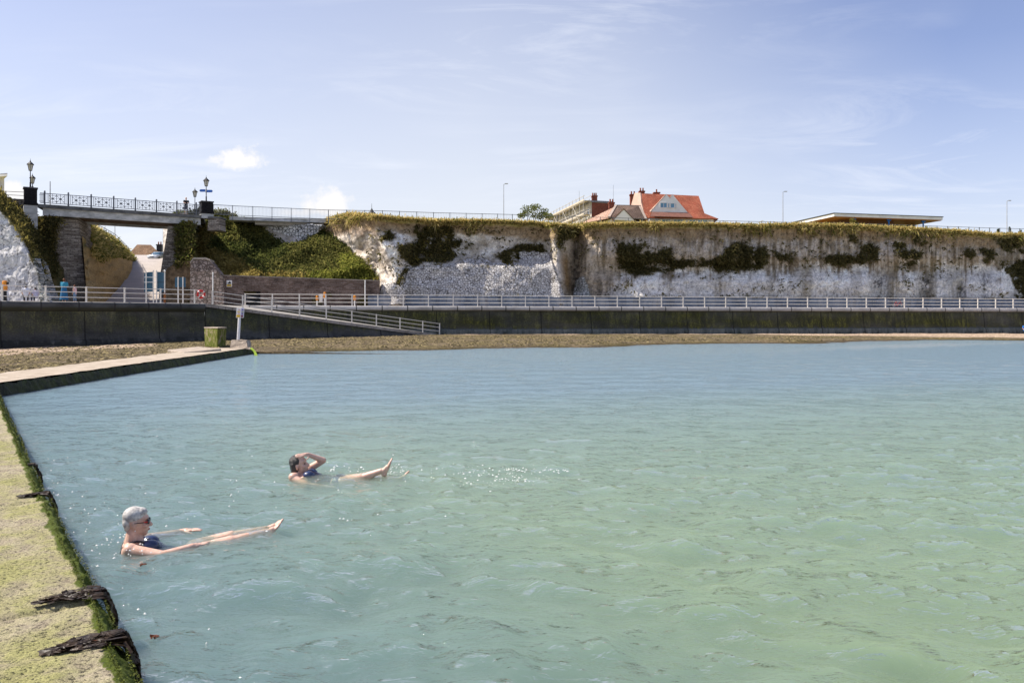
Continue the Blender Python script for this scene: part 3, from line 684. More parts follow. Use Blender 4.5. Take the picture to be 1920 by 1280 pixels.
    # soil under the turf
    so = sstep(top + 33, top + 22, py + (f2 - .5) * 16 + (f1 - .5) * 8) * sstep(600, 640, px)
    c = c + (tan - c) * (so * .9)[..., None]
    gu = np.exp(-((px - 1060 - (py - 500) * .15) / 9) ** 2) * sstep(465, 490, py) * sstep(560, 530, py)
    c = c + (np.array((.22, .13, .05)) - c) * (.8 * gu)[..., None]
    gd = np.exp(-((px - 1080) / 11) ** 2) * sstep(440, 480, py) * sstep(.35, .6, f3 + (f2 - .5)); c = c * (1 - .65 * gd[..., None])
    v = veg_mask(px, py)
    vc = C((.045, .043, .018), (.13, .105, .045), f3)
    c = c + (vc - c) * v[..., None]
    g = sstep(10, 4, py - top + (f2 - .5) * 5) * sstep(395, 420, px)
    c = c + (C((.24, .20, .06), (.44, .35, .13), f2) - c) * (g * (1 - v * .0))[..., None]
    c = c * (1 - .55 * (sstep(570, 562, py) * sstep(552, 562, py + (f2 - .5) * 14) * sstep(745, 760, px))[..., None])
    return np.clip(c * (.82 + .36 * fine[..., None]), .006, .85)
def veg_mask(px, py):
    d = dline(px, 6); X = (px - CX) / F * d; Zm = (HY - py) / F * d
    jx, jy = (fbm(X * .9, Zm * .9, 0, 4, 31) - .5) * 30, (fbm(X * .9, Zm * .7, 0, 4, 32) - .5) * 22
    m = np.zeros(np.shape(px))
    for pl in VEG: m = np.maximum(m, sstep(-2.5, 3.5, poly_sd(px + jx, py + jy, pl)))
    m = m * (1 - .8 * sstep(.58, .68, fbm(X * 1.6, Zm * 1.2, 0, 3, 35)))
    m = np.maximum(m, sstep(-3, 3, poly_sd(px + jx * .5, py + jy * .5, VEGBANK)))
    return m
pxs = np.concatenate([np.arange(306, 1960, 1.5), np.arange(1960, 2400, 6)]); rows = np.linspace(0, 1, 118)
PXc, RW = np.meshgrid(pxs, rows, indexing='xy'); TP = itp(PXc, TOPX) + (fbm(PXc * .05, PXc * 0, 0, 3, 90) - .5) * 4; PYc = TP + (576 - TP) * RW
DPT = cliff_depth(PXc, PYc)
VX = np.stack([(PXc - CX) / F * DPT, DPT, CZ + (HY - PYc) / F * DPT], -1)
n = N('chalk_and_growth'); a = n.add('ShaderNodeVertexColor', layer_name='Col'); v = n.coord('Object'); q = n.noise(v, 3.2, 6, .7); qf = n.noise(v, 11, 4, .7)
wv3 = n.add('ShaderNodeVectorMath', operation='MULTIPLY_ADD'); n.l.new(n.noise(v, 1.3, 4), wv3.inputs[0]); wv3.inputs[1].default_value = (.9, .9, .9); n.l.new(n.coord('Object', (1, 1, .75)), wv3.inputs[2])
vo = n.add('ShaderNodeTexVoronoi', feature='DISTANCE_TO_EDGE'); n.l.new(wv3.outputs[0], vo.inputs['Vector']); vo.inputs['Scale'].default_value = 1.5
crack = n.ramp(n.math('ADD', vo.outputs['Distance'], n.math('MULTIPLY', n.math('SUBTRACT', qf, .5), .10)), [(.008, .6), (.035, 1)])
sz = n.add('ShaderNodeSeparateXYZ'); n.l.new(v, sz.inputs[0])
bed = n.math('FRACT', n.math('ADD', n.math('MULTIPLY', sz.outputs[2], .8), n.math('MULTIPLY', n.noise(n.coord('Object', (.5, .5, .5)), 1.0, 4), 1.1)))
bedl = n.mix(n.math('MULTIPLY', n.math('LESS_THAN', bed, .07), n.ramp(qf, [(.5, 0), (.56, 1)])), (1, 1, 1), (.45, .45, .45))
c = n.mix(1.0, a.outputs['Color'], n.ramp(q, [(.32, .74), (.68, 1.22)]), 'MULTIPLY'); c = n.mix(1.0, c, crack, 'MULTIPLY'); c = n.mix(1.0, c, bedl, 'MULTIPLY'); c = n.mix(1.0, c, n.ramp(qf, [(.3, .82), (.62, 1.15)]), 'MULTIPLY')
M_CLIFF = n.done(c, .95, .1, n.bump(q, .075, 1.0, n.bump(crack, .05)))
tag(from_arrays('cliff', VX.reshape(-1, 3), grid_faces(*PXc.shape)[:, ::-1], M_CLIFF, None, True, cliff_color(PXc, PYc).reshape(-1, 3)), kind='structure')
# the level ground on top, running inland
back = np.array([0, .6, 1.6, 3, 6, 12, 30, 80, 200, 500])
TD = DPT[0][::6]; TPX = PXc[0][::6]; TZ = VX[0, ::6, 2]
GD = TD[None, :] + back[:, None]; GZ = TZ[None, :] + (12.75 - TZ[None, :]) * sstep(0, 30, back)[:, None] - .04 * (back[:, None] > 0)
GX = (TPX[None, :] - CX) / F * GD
M_TURF = plain('dry_turf', (.34, .28, .10), (.18, .17, .05), .8, .95, .1, .05)
tag(from_arrays('clifftop', np.stack([GX, GD, GZ], -1).reshape(-1, 3), grid_faces(*GD.shape)[:, ::-1], M_TURF, None, True), kind='structure')

# ---------------------------------------------------------------- block facings let into the chalk
def stone_mat(name, s, c1, c2, mortar, width=.045):
    n = N(name); v = n.coord('Object', (1, .35, 1))
    wob = n.noise(v, 2.2, 3); vm = n.add('ShaderNodeVectorMath', operation='MULTIPLY_ADD')
    n.l.new(wob, vm.inputs[0]); vm.inputs[1].default_value = (.22, .22, .22); n.l.new(v, vm.inputs[2])
    vo = n.add('ShaderNodeTexVoronoi', feature='DISTANCE_TO_EDGE'); n.l.new(vm.outputs[0], vo.inputs['Vector']); vo.inputs['Scale'].default_value = s; vo.inputs['Randomness'].default_value = .8
    vc = n.add('ShaderNodeTexVoronoi', feature='F1'); n.l.new(vm.outputs[0], vc.inputs['Vector']); vc.inputs['Scale'].default_value = s; vc.inputs['Randomness'].default_value = .8
    sx = n.add('ShaderNodeSeparateColor'); n.l.new(vc.outputs['Color'], sx.inputs[0])
    q = n.noise(v, 1.1, 5, .6); qf = n.noise(v, 14, 4, .6)
    col = n.mix(sx.outputs[0], c1, c2); col = n.mix(1.0, col, n.ramp(q, [(.3, .72), (.6, 1.05)]), 'MULTIPLY'); col = n.mix(1.0, col, n.ramp(qf, [(.3, .75), (.65, 1.1)]), 'MULTIPLY')
    e = n.ramp(n.math('ADD', vo.outputs['Distance'], n.math('MULTIPLY', n.math('SUBTRACT', qf, .5), .05)), [(width * .5, 0), (width * 1.6, 1)])
    col = n.mix(e, mortar, col)
    stn = n.ramp(n.noise(n.coord('Object', (.8, .3, .25)), 1.0, 4, .6), [(.56, 0), (.75, .45)]); col = n.mix(stn, col, (.16, .13, .07))
    return n.done(col, .95, .1, n.bump(e, .10, 1.0, n.bump(qf, .02)))
def facing(name, poly, front, m, label, cat, thick=.5, step=1.6, depth=None):
    x0, x1 = min(p[0] for p in poly), max(p[0] for p in poly); y0, y1 = min(p[1] for p in poly), max(p[1] for p in poly)
    gx = np.arange(x0 - 2, x1 + 2, step); gy = np.arange(y0 - 2, y1 + 2, step); PX, PY = np.meshgrid(gx, gy)
    jit = (fbm(PX * .12, PY * .12, 0, 3, 7) - .5) * 5
    ins = poly_sd(PX + jit, PY + jit, poly) > 0
    d = (depth(PX, PY) if depth else cliff_depth(PX, PY)) - front
    if not depth:   # the masons smoothed the face out
        for _ in range(12):
            k = np.pad(d, 1, mode='edge'); d = (k[:-2, 1:-1] + k[2:, 1:-1] + k[1:-1, :-2] + k[1:-1, 2:] + k[1:-1, 1:-1]) / 5
    d = d + (fbm(PX * .25, PY * .25, 0, 2, 8) - .5) * .10
    V = np.stack([(PX - CX) / F * d, d, CZ + (HY - PY) / F * d], -1).reshape(-1, 3); B = V + np.array([0, thick, 0])
    gf = grid_faces(*PX.shape)[:, ::-1]; keep = ins.ravel()[gf].all(1); gf = gf[keep]; nv = len(V)
    ed = {}
    for q in gf:
        for a, b in zip(q, np.roll(q, -1)):
            if (b, a) in ed: del ed[(b, a)]
            else: ed[(a, b)] = 1
    side = np.array([(b, a, a + nv, b + nv) for a, b in ed]) if ed else np.zeros((0, 4), int)
    o = from_arrays(name, np.concatenate([V, B]), np.concatenate([gf, side]), m, None, False)
    c = V[gf.ravel()].mean(0); return tag(o, label, cat)
M_CHALKB = stone_mat('chalk_blocks', 4.0, (.50, .47, .44), (.72, .69, .66), (.16, .145, .13))
M_CHALKS = stone_mat('chalk_blocks_weathered', 3.6, (.36, .37, .34), (.56, .55, .52), (.08, .085, .07))
facing('stone_facing', STONE1, .35, M_CHALKB, 'large white chalk block wall patching the cliff behind the promenade railing', 'stone facing', 1.2)
facing('stone_facing', STONE2, .6, M_CHALKS, 'small rounded chalk block patch at the foot of the cliff gully', 'stone facing', 1.2)
facing('stone_facing', STONE3, -.2, stone_mat('chalk_blocks_large', 2.9, (.52, .52, .52), (.74, .73, .72), (.10, .10, .09), .06), 'white chalk block wall high under the clifftop concrete walkway', 'stone facing', 3, depth=lambda x, y: 89.4 + 0 * x)

# ---------------------------------------------------------------- left bluff, in front of the bridge
LTOP = [(-300, 250), (-120, 290), (-40, 330), (0, 359), (12, 371), (24, 381), (45, 388), (75, 412), (96, 418), (120, 420)]
EDGE = [(330, -50), (360, -28), (395, 0), (415, 20), (440, 37), (480, 57), (505, 71), (530, 77), (566, 98)]
def left_depth(px, py):
    e = np.interp(py, [p[0] for p in EDGE], [p[1] for p in EDGE]); k = px - e + (fbm(px * .05, py * .05, 0, 3, 5) - .5) * 8
    d0 = 61.2 + np.clip((566 - py) / 200, 0, 1.5) * 2.2 + np.clip(-px, 0, 300) * -.004
    d = d0 + 14.2 * np.clip(k / 46, 0, 1.05) ** .8
    return d + (fbm(px * .05, py * .05, 0, 4, 15) - .5) * .55 + (fbm(px * .2, py * .2, 0, 3, 16) - .5) * .10
gx = np.arange(-300, 122, 1.4); rw = np.linspace(0, 1, 120); PXl, RWl = np.meshgrid(gx, rw); TPl = itp(PXl, LTOP); PYl = TPl + (570 - TPl) * RWl
DL = left_depth(PXl, PYl)
el = np.interp(PYl, [p[0] for p in EDGE], [p[1] for p in EDGE]); f2 = fbm(PXl * .1, PYl * .1, 0, 4, 3); f3 = fbm(PXl * .3, PYl * .3, 0, 3, 4)
wv = sstep(-5, 2, PXl - el + (f2 - .5) * 16)
chalk = np.array([.60, .585, .58]) * (.8 + .35 * f2[..., None]) * (1 - .6 * (sstep(.62, .7, f3) * (vn(PXl * .04, PYl * .03, 0, 9) > .42))[..., None])
grass = np.array([.05, .055, .018]) * (1 - f2[..., None]) + np.array([.14, .105, .04]) * f2[..., None] + (sstep(14, 3, PXl - el) * sstep(500, 440, PYl))[..., None] * np.array([.12, .10, .03])
rub = sstep(40, 56, PXl - el) * sstep(455, 480, PYl); grass = grass * (1 - rub[..., None] * .5) + np.array([.08, .065, .05]) * .5 * rub[..., None]
tag(from_arrays('left_cliff', np.stack([(PXl - CX) / F * DL, DL, CZ + (HY - PYl) / F * DL], -1).reshape(-1, 3), grid_faces(*PXl.shape)[:, ::-1], M_CLIFF, None, True,
    np.clip(chalk * (1 - wv[..., None]) + grass * wv[..., None], .01, .8).reshape(-1, 3)), kind='structure')
tl = DL[0][::6]; GD = tl[None] + back[:, None]; zz = CZ + (HY - TPl[0][::6]) / F * tl; GZ = zz[None] + (12.75 - zz[None]) * sstep(0, 20, back)[:, None]; GX = (gx[::6][None] - CX) / F * GD
GX = np.minimum(GX, -44.2 - .2 * (GD - 75)); 
tag(from_arrays('left_clifftop', np.stack([GX, GD, GZ], -1).reshape(-1, 3), grid_faces(*GD.shape)[:, ::-1], M_TURF, None, True), kind='structure')
facing('stone_facing', [(60, 482), (70, 486), (77, 495), (85, 522), (100, 568), (74, 568), (72, 540), (70, 517)], .35, M_CHALKS, 'narrow chalk block strip at the foot of the left white cliff', 'stone facing', 1.0, 1.2, left_depth)

# ---------------------------------------------------------------- road through the cutting and its bank
RD = [(190, 330, 72, 573), (205, 318, 80, 566), (222, 312, 90, 545), (238, 308, 100, 525), (248, 306, 115, 505), (252, 302, 131, 483), (254, 300, 150, 478)]
rows_ = []
for k in np.linspace(0, 6, 80):
    i = min(5, int(k)); f_ = k - i; a, b = RD[i], RD[i + 1]; l, r, d, y = (a[j] + (b[j] - a[j]) * f_ for j in range(4))
    rows_.append([P(l + (r - l) * q, y, d) for q in np.linspace(-.12, 1.12, 14)])
V = np.array([[tuple(p) for p in r] for r in rows_])
n = N('worn_tarmac'); v = n.coord('Object'); q = n.noise(v, .7, 6, .6); c = n.ramp(q, [(.3, (.40, .355, .325)), (.7, (.52, .46, .42))]); qq = n.noise(v, 20, 4, .7)
c = n.mix(1.0, c, n.ramp(qq, [(.3, .75), (.65, 1.1)]), 'MULTIPLY')
tag(from_arrays('road', V.reshape(-1, 3), grid_faces(*V.shape[:2]), n.done(c, .9, .2, n.bump(qq, .01)), None, True), kind='structure')
BT = [(150, 396, 80), (160, 408, 84), (172, 428, 90), (182, 434, 93), (195, 441, 98), (215, 451, 108), (235, 470, 119), (250, 489, 130), (252, 486, 150)]
BB = [(165, 577, 74), (178, 573, 75), (196, 571, 79), (207, 566, 83), (224, 545, 92), (240, 525, 102), (249, 506, 116), (253, 492, 131), (255, 489, 150)]
tt = np.linspace(0, 8, 150); rr = np.linspace(0, 1, 50)
def cv(C_, t, j): return np.interp(t, range(len(C_)), [c[j] for c in C_])
T_, R_ = np.meshgrid(tt, rr); bpx = cv(BT, T_, 0) * (1 - R_) + cv(BB, T_, 0) * R_; bpy_ = cv(BT, T_, 1) * (1 - R_) + cv(BB, T_, 1) * R_; bd = cv(BT, T_, 2) * (1 - R_) + cv(BB, T_, 2) * R_
bd = bd + (fbm(bpx * .12, bpy_ * .12, 0, 4, 6) - .5) * 3.0 * np.sin(R_ * 3.14); f2 = fbm(bpx * .1, bpy_ * .1, 0, 4, 66)
bc = np.array([.34, .23, .10]) * (1 - f2[..., None]) + np.array([.62, .42, .19]) * f2[..., None]
gr = sstep(.45, .1, R_ + (f2 - .5) * .7)[..., None]; bc = bc * (1 - gr) + gr * (np.array([.12, .11, .035]) + .12 * f2[..., None] * np.array([1.1, 1, .4]))
tag(from_arrays('road_bank', np.stack([(bpx - CX) / F * bd, bd, CZ + (HY - bpy_) / F * bd], -1).reshape(-1, 3), grid_faces(*bpx.shape)[:, ::-1], M_CLIFF, None, True, bc.reshape(-1, 3)), kind='structure')
TB = np.array([[tuple(P(cv(BT, t, 0), cv(BT, t, 1), cv(BT, t, 2))) for t in tt[::4]], [tuple(P(cv(BT, t, 0) - 6, cv(BT, t, 1), cv(BT, t, 2)) + Vector((-2.5, 3, -.1))) for t in tt[::4]], [tuple(Vector((-75, 3, 0)) + P(cv(BT, t, 0), cv(BT, t, 1) + 6, cv(BT, t, 2))) for t in tt[::4]]])
tag(from_arrays('bank_top', TB.reshape(-1, 3), grid_faces(3, TB.shape[1])[:, ::-1], M_TURF, None, True), kind='structure')
g = MB(); g.add([PZ(120, 150, 11.6), PZ(345, 150, 11.6), PZ(345, 420, 12), PZ(60, 420, 12)], [(0, 1, 2, 3)])
tag(g.build('inland_ground', M_TURF), kind='structure')

# ---------------------------------------------------------------- grass and hanging growth as real blades
class Blades:
    def __init__(s): s.v = []; s.f = []; s.c = []
    def tuft(s, q, out, n_, l, w, c1, c2, up=.6, spread=.6):
        for _ in range(n_):
            d = Vector((random.gauss(out[0], spread), random.gauss(out[1], spread), random.gauss(up, spread * .7)))
            d.normalize(); L = l * random.uniform(.5, 1.3); p0 = q + Vector((random.gauss(0, l * .35), random.gauss(0, l * .25), random.gauss(0, l * .2)))
            r_ = d.cross(Vector((random.gauss(0, 1), random.gauss(0, 1), random.gauss(0, 1)))).normalized() * w * random.uniform(.6, 1.4)
            m_ = p0 + d * L * .6; t_ = p0 + d * L + Vector((0, 0, -L * .35)); k = len(s.v)
            s.v += [p0 - r_, p0 + r_, m_ + r_ * .8, m_ - r_ * .8, t_]; s.f += [(k, k + 1, k + 2), (k, k + 2, k + 3), (k + 3, k + 2, k + 4)]
            g = random.random(); c = [c1[i] + (c2[i] - c1[i]) * g for i in range(3)]; s.c += [c] * 5
    def build(s, name, label, cat):
        return tag(from_arrays(name, np.array([tuple(x) for x in s.v]), np.array(s.f), M_BLADE, None, False, np.array(s.c)), label, cat, kind='stuff')
M_BLADE = vcol('grass_blades', .9, .1, 0, 0, 0, .5)
DK1, DK2, GRN1, GRN2, STR1, STR2 = (.060, .060, .020), (.20, .165, .065), (.09, .115, .025), (.22, .22, .05), (.40, .32, .10), (.70, .55, .23)
U = RNG.uniform
def scatter(n_, fx, fy, depth, keep=None):
    """positions in picture pixels and their distance, thinned by keep()"""
    X, Y = np.zeros(0), np.zeros(0)
    while len(X) < n_:
        x = fx(n_); y = fy(x)
        k = keep(x, y) if keep else np.ones(n_, bool)
        X, Y = np.concatenate([X, x[k]]), np.concatenate([Y, y[k]])
    X, Y = X[:n_], Y[:n_]; return X, Y, depth(X, Y)
b = Blades()
# turf hanging over the edge of the cliff
X, Y, D = scatter(10500, lambda n_: U(604, 2060, n_), lambda x: itp(x, TOPX) + RNG.triangular(-1, 1.0, 7, len(x)) * (.10 + 1.15 * fbm(x * .022, x * 0, 0, 4, 23) ** 1.6 * 1.5), lambda x, y: cliff_depth(x, np.maximum(y, itp(x, TOPX) + 1)) - .05)
ST = vn(X * .02, 0, 0, 77); TP1 = itp(X, TOPX)
for px, py, d, st, tp in zip(X, Y, D, ST, TP1):
    c1, c2 = (STR1, STR2) if random.random() < .72 + .25 * st else (GRN1, GRN2)
    b.tuft(P(px, py, d), (-.1, -.55, 0), 3, .36, .045, c1, c2, .35 if py > tp + 3 else .8, .5)
X, Y, D = scatter(2600, lambda n_: U(612, 2060, n_), lambda x: itp(x, TOPX), lambda x, y: cliff_depth(x, y + 1) + U(0, 2, len(x)))
for px, py, d in zip(X, Y, D):
    b.tuft(P(px, py, d) + Vector((0, 0, -.05)), (.1, -.1, 0), 3, .5, .04, STR1, STR2 if random.random() < .7 else GRN2, 1.0, .35)
X, Y, D = scatter(380, lambda n_: U(606, 2040, n_), lambda x: itp(x, TOPX) + RNG.triangular(0, 3, 19, len(x)), lambda x, y: cliff_depth(x, y) - .08, lambda x, y: fbm(x * .035, x * 0, 0, 3, 29) > .53)
for px, py, d in zip(X, Y, D):
    b.tuft(P(px, py, d), (-.1, -.4, 0), 4, .75, .05, GRN1 if random.random() < .4 else STR1, GRN2 if random.random() < .4 else STR2, -.15, .45)
b.build('clifftop_grass', 'straw and green turf hanging over the edge of the long chalk cliff', 'grass')
b = Blades()
X, Y, D = scatter(5600, lambda n_: U(690, 1960, n_), lambda x: U(420, 565, len(x)), lambda x, y: cliff_depth(x, y) - .06, lambda x, y: (y > itp(x, TOPX) + 4) & (U(0, 1, len(x)) < veg_mask(x, y) * .9 + .009 * (y < 505) + .05 * (fbm(x * .03, y * .05, 0, 3, 19) > .56)))
for px, py, d in zip(X, Y, D):
    yl = random.random() < .10 and px < 900
    b.tuft(P(px, py, d), (0, -.7, 0), 3, .42, .075, STR1 if yl else DK1, (.24, .20, .05) if yl else DK2, .15, .6)
b.build('cliff_growth', 'dark hanging ivy and scrub in patches on the chalk cliff face', 'ivy')
b = Blades()
X, Y, D = scatter(9500, lambda n_: U(318, 716, n_), lambda x: U(396, 531, len(x)), lambda x, y: cliff_depth(x, y) - .05, lambda x, y: (poly_sd(x, y, VEGBANK) > -1) & (poly_sd(x, y, STONE3) < 0))
KK = fbm(X * .018, Y * .03, 0, 3, 55)
GO = (poly_sd(X, Y, [(335, 470), (395, 420), (410, 440), (390, 465), (440, 480), (470, 500), (500, 525), (430, 525), (345, 500)]) > 0) | ((Y > 512) & (U(0, 1, len(X)) < .75))
BR = poly_sd(X, Y, [(635, 480), (660, 478), (705, 515), (705, 540), (560, 540), (580, 512), (640, 508)]) > 0
for px, py, d, k, gold, bright in zip(X, Y, D, KK, GO, BR):
    if bright: c1, c2 = (.14, .17, .03), (.36, .35, .08)
    elif gold: c1, c2 = (.21, .17, .045), (.46, .36, .12)
    else: c1, c2 = ((.055, .075, .020), (.16, .165, .048)) if k < .5 else ((.085, .10, .026), (.25, .23, .07))
    b.tuft(P(px, py, d), (-.1, -.5, 0), 4, .55, .06, c1, c2, .45, .55)
b.build('bank_growth', 'thick grass and scrub on the hollow bank right of the bridge', 'scrub')
b = Blades()
for i in range(2600):
    t_ = random.uniform(1.2, 7); r0 = random.random() ** 1.5 * .42
    px, py, d = (cv(BT, t_, j) * (1 - r0) + cv(BB, t_, j) * r0 for j in range(3))
    b.tuft(P(px, py, d - .3), (.5, -.2, 0), 3, .6, .07, STR1 if random.random() < .5 else GRN1, STR2 if random.random() < .5 else GRN2, .6, .5)
b.build('road_bank_grass', 'golden grass on the bank beside the road under the bridge', 'grass')
b = Blades()
fe = lambda y: np.interp(y, [p[0] for p in EDGE], [p[1] for p in EDGE])
X, Y, D = scatter(3000, lambda n_: U(-60, 105, n_), lambda x: U(330, 520, len(x)), lambda x, y: left_depth(x, y) - .1, lambda x, y: (y > itp(x, LTOP) - 1) & (x > fe(y) + 1))
for px, py, d, e, tp in zip(X, Y, D, fe(Y), itp(X, LTOP)):
    ye = px - e < 14 or py - tp < 14
    c1, c2 = ((.16, .14, .035), (.34, .27, .08)) if ye and random.random() < .6 else ((.04, .045, .014), (.12, .10, .035))
    b.tuft(P(px, py, d), (.1, -.5, 0), 3, .45, .05, c1, c2, .5, .5)
b.build('bluff_grass', 'dry grass and scrub on the slope between left cliff and bridge', 'grass')
b = Blades()
for i in range(900):
    px = U(334, 362); py = U(418, 500); b.tuft(P(px, py, 82.2 - (py - 418) / 82 * 2.8 - .4 + U(-.3, .5)), (-.1, -.5, 0), 4, .5, .06, DK1 if random.random() < .6 else GRN1, DK2 if random.random() < .6 else GRN2, .4, .6)
for i in range(420):
    py = U(408, 470); px = 86 + (py - 405) * .13 + abs(random.gauss(0, 12)) * (1 - (py - 408) / 70); b.tuft(P(px, py, 75.2 + U(-.3, .2)), (.1, -.5, 0), 4, .45, .06, DK1, DK2 if random.random() < .7 else STR1, .1, .6)
b.build('abutment_growth', 'dark scrub creeping over the edges of the bridge abutments', 'scrub')
# ================================================================ sea walls, promenade, ramp, railings, bridge
def seawall_mat(name, algae, streak=.5, lowband=.0):
    """damp concrete cast in bays: UV u runs along the wall in metres, v is the height"""
    n = N(name); uv = n.coord('UV'); s = n.add('ShaderNodeSeparateXYZ'); n.l.new(uv, s.inputs[0]); u, h = s.outputs[0], s.outputs[1]
    vs_ = n.coord('UV', (1.1, .34, 1)); st = n.noise(vs_, 1.6, 7, .7, .4); q = n.noise(n.coord('UV', (.35, .7, 1)), 1.0, 5, .6); f = n.noise(n.coord('UV'), 9, 5, .7)
    c = n.ramp(q, [(.3, (.024, .026, .026)), (.7, (.115, .112, .10))])
    c = n.mix(n.ramp(st, [(.54, 0), (.74, streak)]), c, (.16, .155, .14))
    # green growth band below the coping
    hh = n.math('ADD', h, n.math('MULTIPLY', n.math('SUBTRACT', st, .5), 1.5))
    band = n.math('MULTIPLY', n.ramp(n.math('MULTIPLY', n.math('SUBTRACT', hh, .75), .5), [(.0, 0), (.18, 1)]), n.ramp(n.math('MULTIPLY', n.math('SUBTRACT', 3.1, hh), .5), [(.0, 0), (.3, 1)]))
    al = n.ramp(n.math('ADD', n.math('MULTIPLY', st, .6), n.math('MULTIPLY', f, .4)), [(.36, (.012, .014, .005)), (.50, (.045, .048, .008)), (.62, (.17, .17, .022))])
    c = n.mix(n.math('MULTIPLY', n.math('MULTIPLY', band, algae), n.ramp(n.noise(n.coord('UV', (.11, .5, 1)), 1.0, 4), [(.36, .25), (.6, 1)])), c, al)
    low = n.ramp(n.math('SUBTRACT', .98, n.math('ADD', h, n.math('MULTIPLY', n.math('SUBTRACT', st, .5), .5))), [(0, 0), (.10, 1)]); c = n.mix(n.math('MULTIPLY', low, lowband), c, n.ramp(st, [(.35, (.06, .075, .07)), (.65, (.19, .21, .20))]))
    foot = n.ramp(n.math('MULTIPLY', n.math('SUBTRACT', .42, hh), 1.0), [(0.0, 0), (.12, 1)])
    c = n.mix(n.math('MULTIPLY', foot, .6), c, (.012, .014, .012))
    j = n.math('FRACT', n.math('MULTIPLY', u, 1 / 5.2)); jl = n.math('MULTIPLY', n.math('LESS_THAN', j, .018), .75); c = n.mix(jl, c, (.006, .006, .006))
    c = n.mix(1.0, c, n.ramp(f, [(.3, .7), (.7, 1.15)]), 'MULTIPLY')
    return n.done(c, .75, .25, n.bump(n.math('SUBTRACT', f, n.math('MULTIPLY', jl, 2)), .04))
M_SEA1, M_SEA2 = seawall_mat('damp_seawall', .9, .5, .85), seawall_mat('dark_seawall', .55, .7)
def coping_mat(name, c1, c2, top):
    n = N(name); uv = n.coord('UV'); s = n.add('ShaderNodeSeparateXYZ'); n.l.new(uv, s.inputs[0]); u, h = s.outputs[0], s.outputs[1]
    q = n.noise(n.coord('UV', (.5, 1, 1)), 1.2, 6, .65); c = n.ramp(q, [(.3, c2), (.65, c1)])
    gr = n.ramp(n.math('SUBTRACT', 2.86, h), [(0, 0), (.16, 1)]); c = n.mix(n.math('MULTIPLY', gr, .8), c, (.035, .035, .018))
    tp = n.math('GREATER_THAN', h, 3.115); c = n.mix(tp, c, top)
    j = n.math('FRACT', n.math('MULTIPLY', u, 1 / 2.4)); jl = n.math('LESS_THAN', j, .045); c = n.mix(n.math('MULTIPLY', jl, .85), c, (.03, .03, .03))
    st = n.ramp(n.noise(n.coord('UV', (2.2, .3, 1)), 1.0, 4), [(.6, 0), (.75, .7)]); c = n.mix(st, c, (.06, .055, .05))
    return n.done(c, .85, .2, n.bump(q, .04))
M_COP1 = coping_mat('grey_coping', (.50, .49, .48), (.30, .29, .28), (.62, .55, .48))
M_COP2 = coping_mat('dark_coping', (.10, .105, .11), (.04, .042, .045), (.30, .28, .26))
def sweep(name, A, D, Nn, s0, s1, prof, m, parent, step=1.2, jit=.02):
    """a profile (seaward offset, height) drawn along a straight wall; UV in metres"""
    ss = np.linspace(s0, s1, max(2, int((s1 - s0) / step))); V = []; UVs = []
    for s in ss:
        a = Vector((A[0] + D[0] * s, A[1] + D[1] * s))
        for o, z in prof:
            j = (random.random() - .5) * jit; V.append((a.x + Nn[0] * (o + j), a.y + Nn[1] * (o + j), z)); UVs.append((s, z))
    k = len(prof); f = grid_faces(len(ss), k)
    V = np.array(V); E = [tuple(range(k)), tuple(range(len(V) - 1, len(V) - 1 - k, -1))]
    return from_arrays(name, V, [tuple(q) for q in f] + E, m, parent, False, None, np.array(UVs))
COPING = [(-.6, 2.7), (-.6, 3.15), (.04, 3.15), (.17, 3.12), (.23, 3.04), (.24, 2.82), (.16, 2.70), (.0, 2.66)]
FACE = [(-.6, 2.66), (.02, 2.66), (.08, 2.3), (.16, 1.6), (.24, .92), (.36, .89), (.44, .7), (.46, -.8), (-.6, -.8)]
sm0 = (on_line(459, MA, MD) - MA).dot(MD); sm1 = 118.0
wq = on_line(1200, MA, MD)
sw = thing('sea_wall', (wq[0], wq[1], .3), 'long algae streaked grey concrete sea wall under the chalk cliff promenade', 'sea wall')
sweep('coping', MA, MD, MN, sm0 - .3, sm1, COPING, M_COP1, sw); sweep('wall_face', MA, MD, MN, sm0 - .3, sm1, FACE, M_SEA1, sw)
wq = on_line(200, LA, LD); sl0, sl1 = -14.0, (on_line(383, LA, LD) - LA).dot(LD)
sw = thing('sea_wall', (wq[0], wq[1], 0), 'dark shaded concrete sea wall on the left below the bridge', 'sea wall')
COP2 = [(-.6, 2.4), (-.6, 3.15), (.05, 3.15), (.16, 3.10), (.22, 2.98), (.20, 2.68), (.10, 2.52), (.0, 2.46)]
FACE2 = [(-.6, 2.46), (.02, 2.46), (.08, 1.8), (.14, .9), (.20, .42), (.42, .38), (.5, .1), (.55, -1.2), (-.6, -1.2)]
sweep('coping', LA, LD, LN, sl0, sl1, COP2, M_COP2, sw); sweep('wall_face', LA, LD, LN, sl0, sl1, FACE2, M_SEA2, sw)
# promenade paving
pl0 = on_line(-420, LA, LD); pl1 = LA + LD * sl1; pm0 = MA + MD * (sm0 - .2); pm1 = MA + MD * sm1
g = MB(); zz = ZP - .02
g.add([(pl0[0] - .3, pl0[1] + .3, zz), (pl1[0] - .2, pl1[1] + .2, zz), (pm0[0], pm0[1] + .3, zz), (pm1[0], pm1[1] + .3, zz), (pm1[0] - 4, pm1[1] + 14, zz), (-20, 92, zz), (-60, 86, zz)], [(0, 1, 2, 3, 4, 5, 6)])
tag(g.build('promenade', plain('promenade_paving', (.36, .33, .30), (.26, .24, .22), .8, .9, .2, .01)), kind='structure')
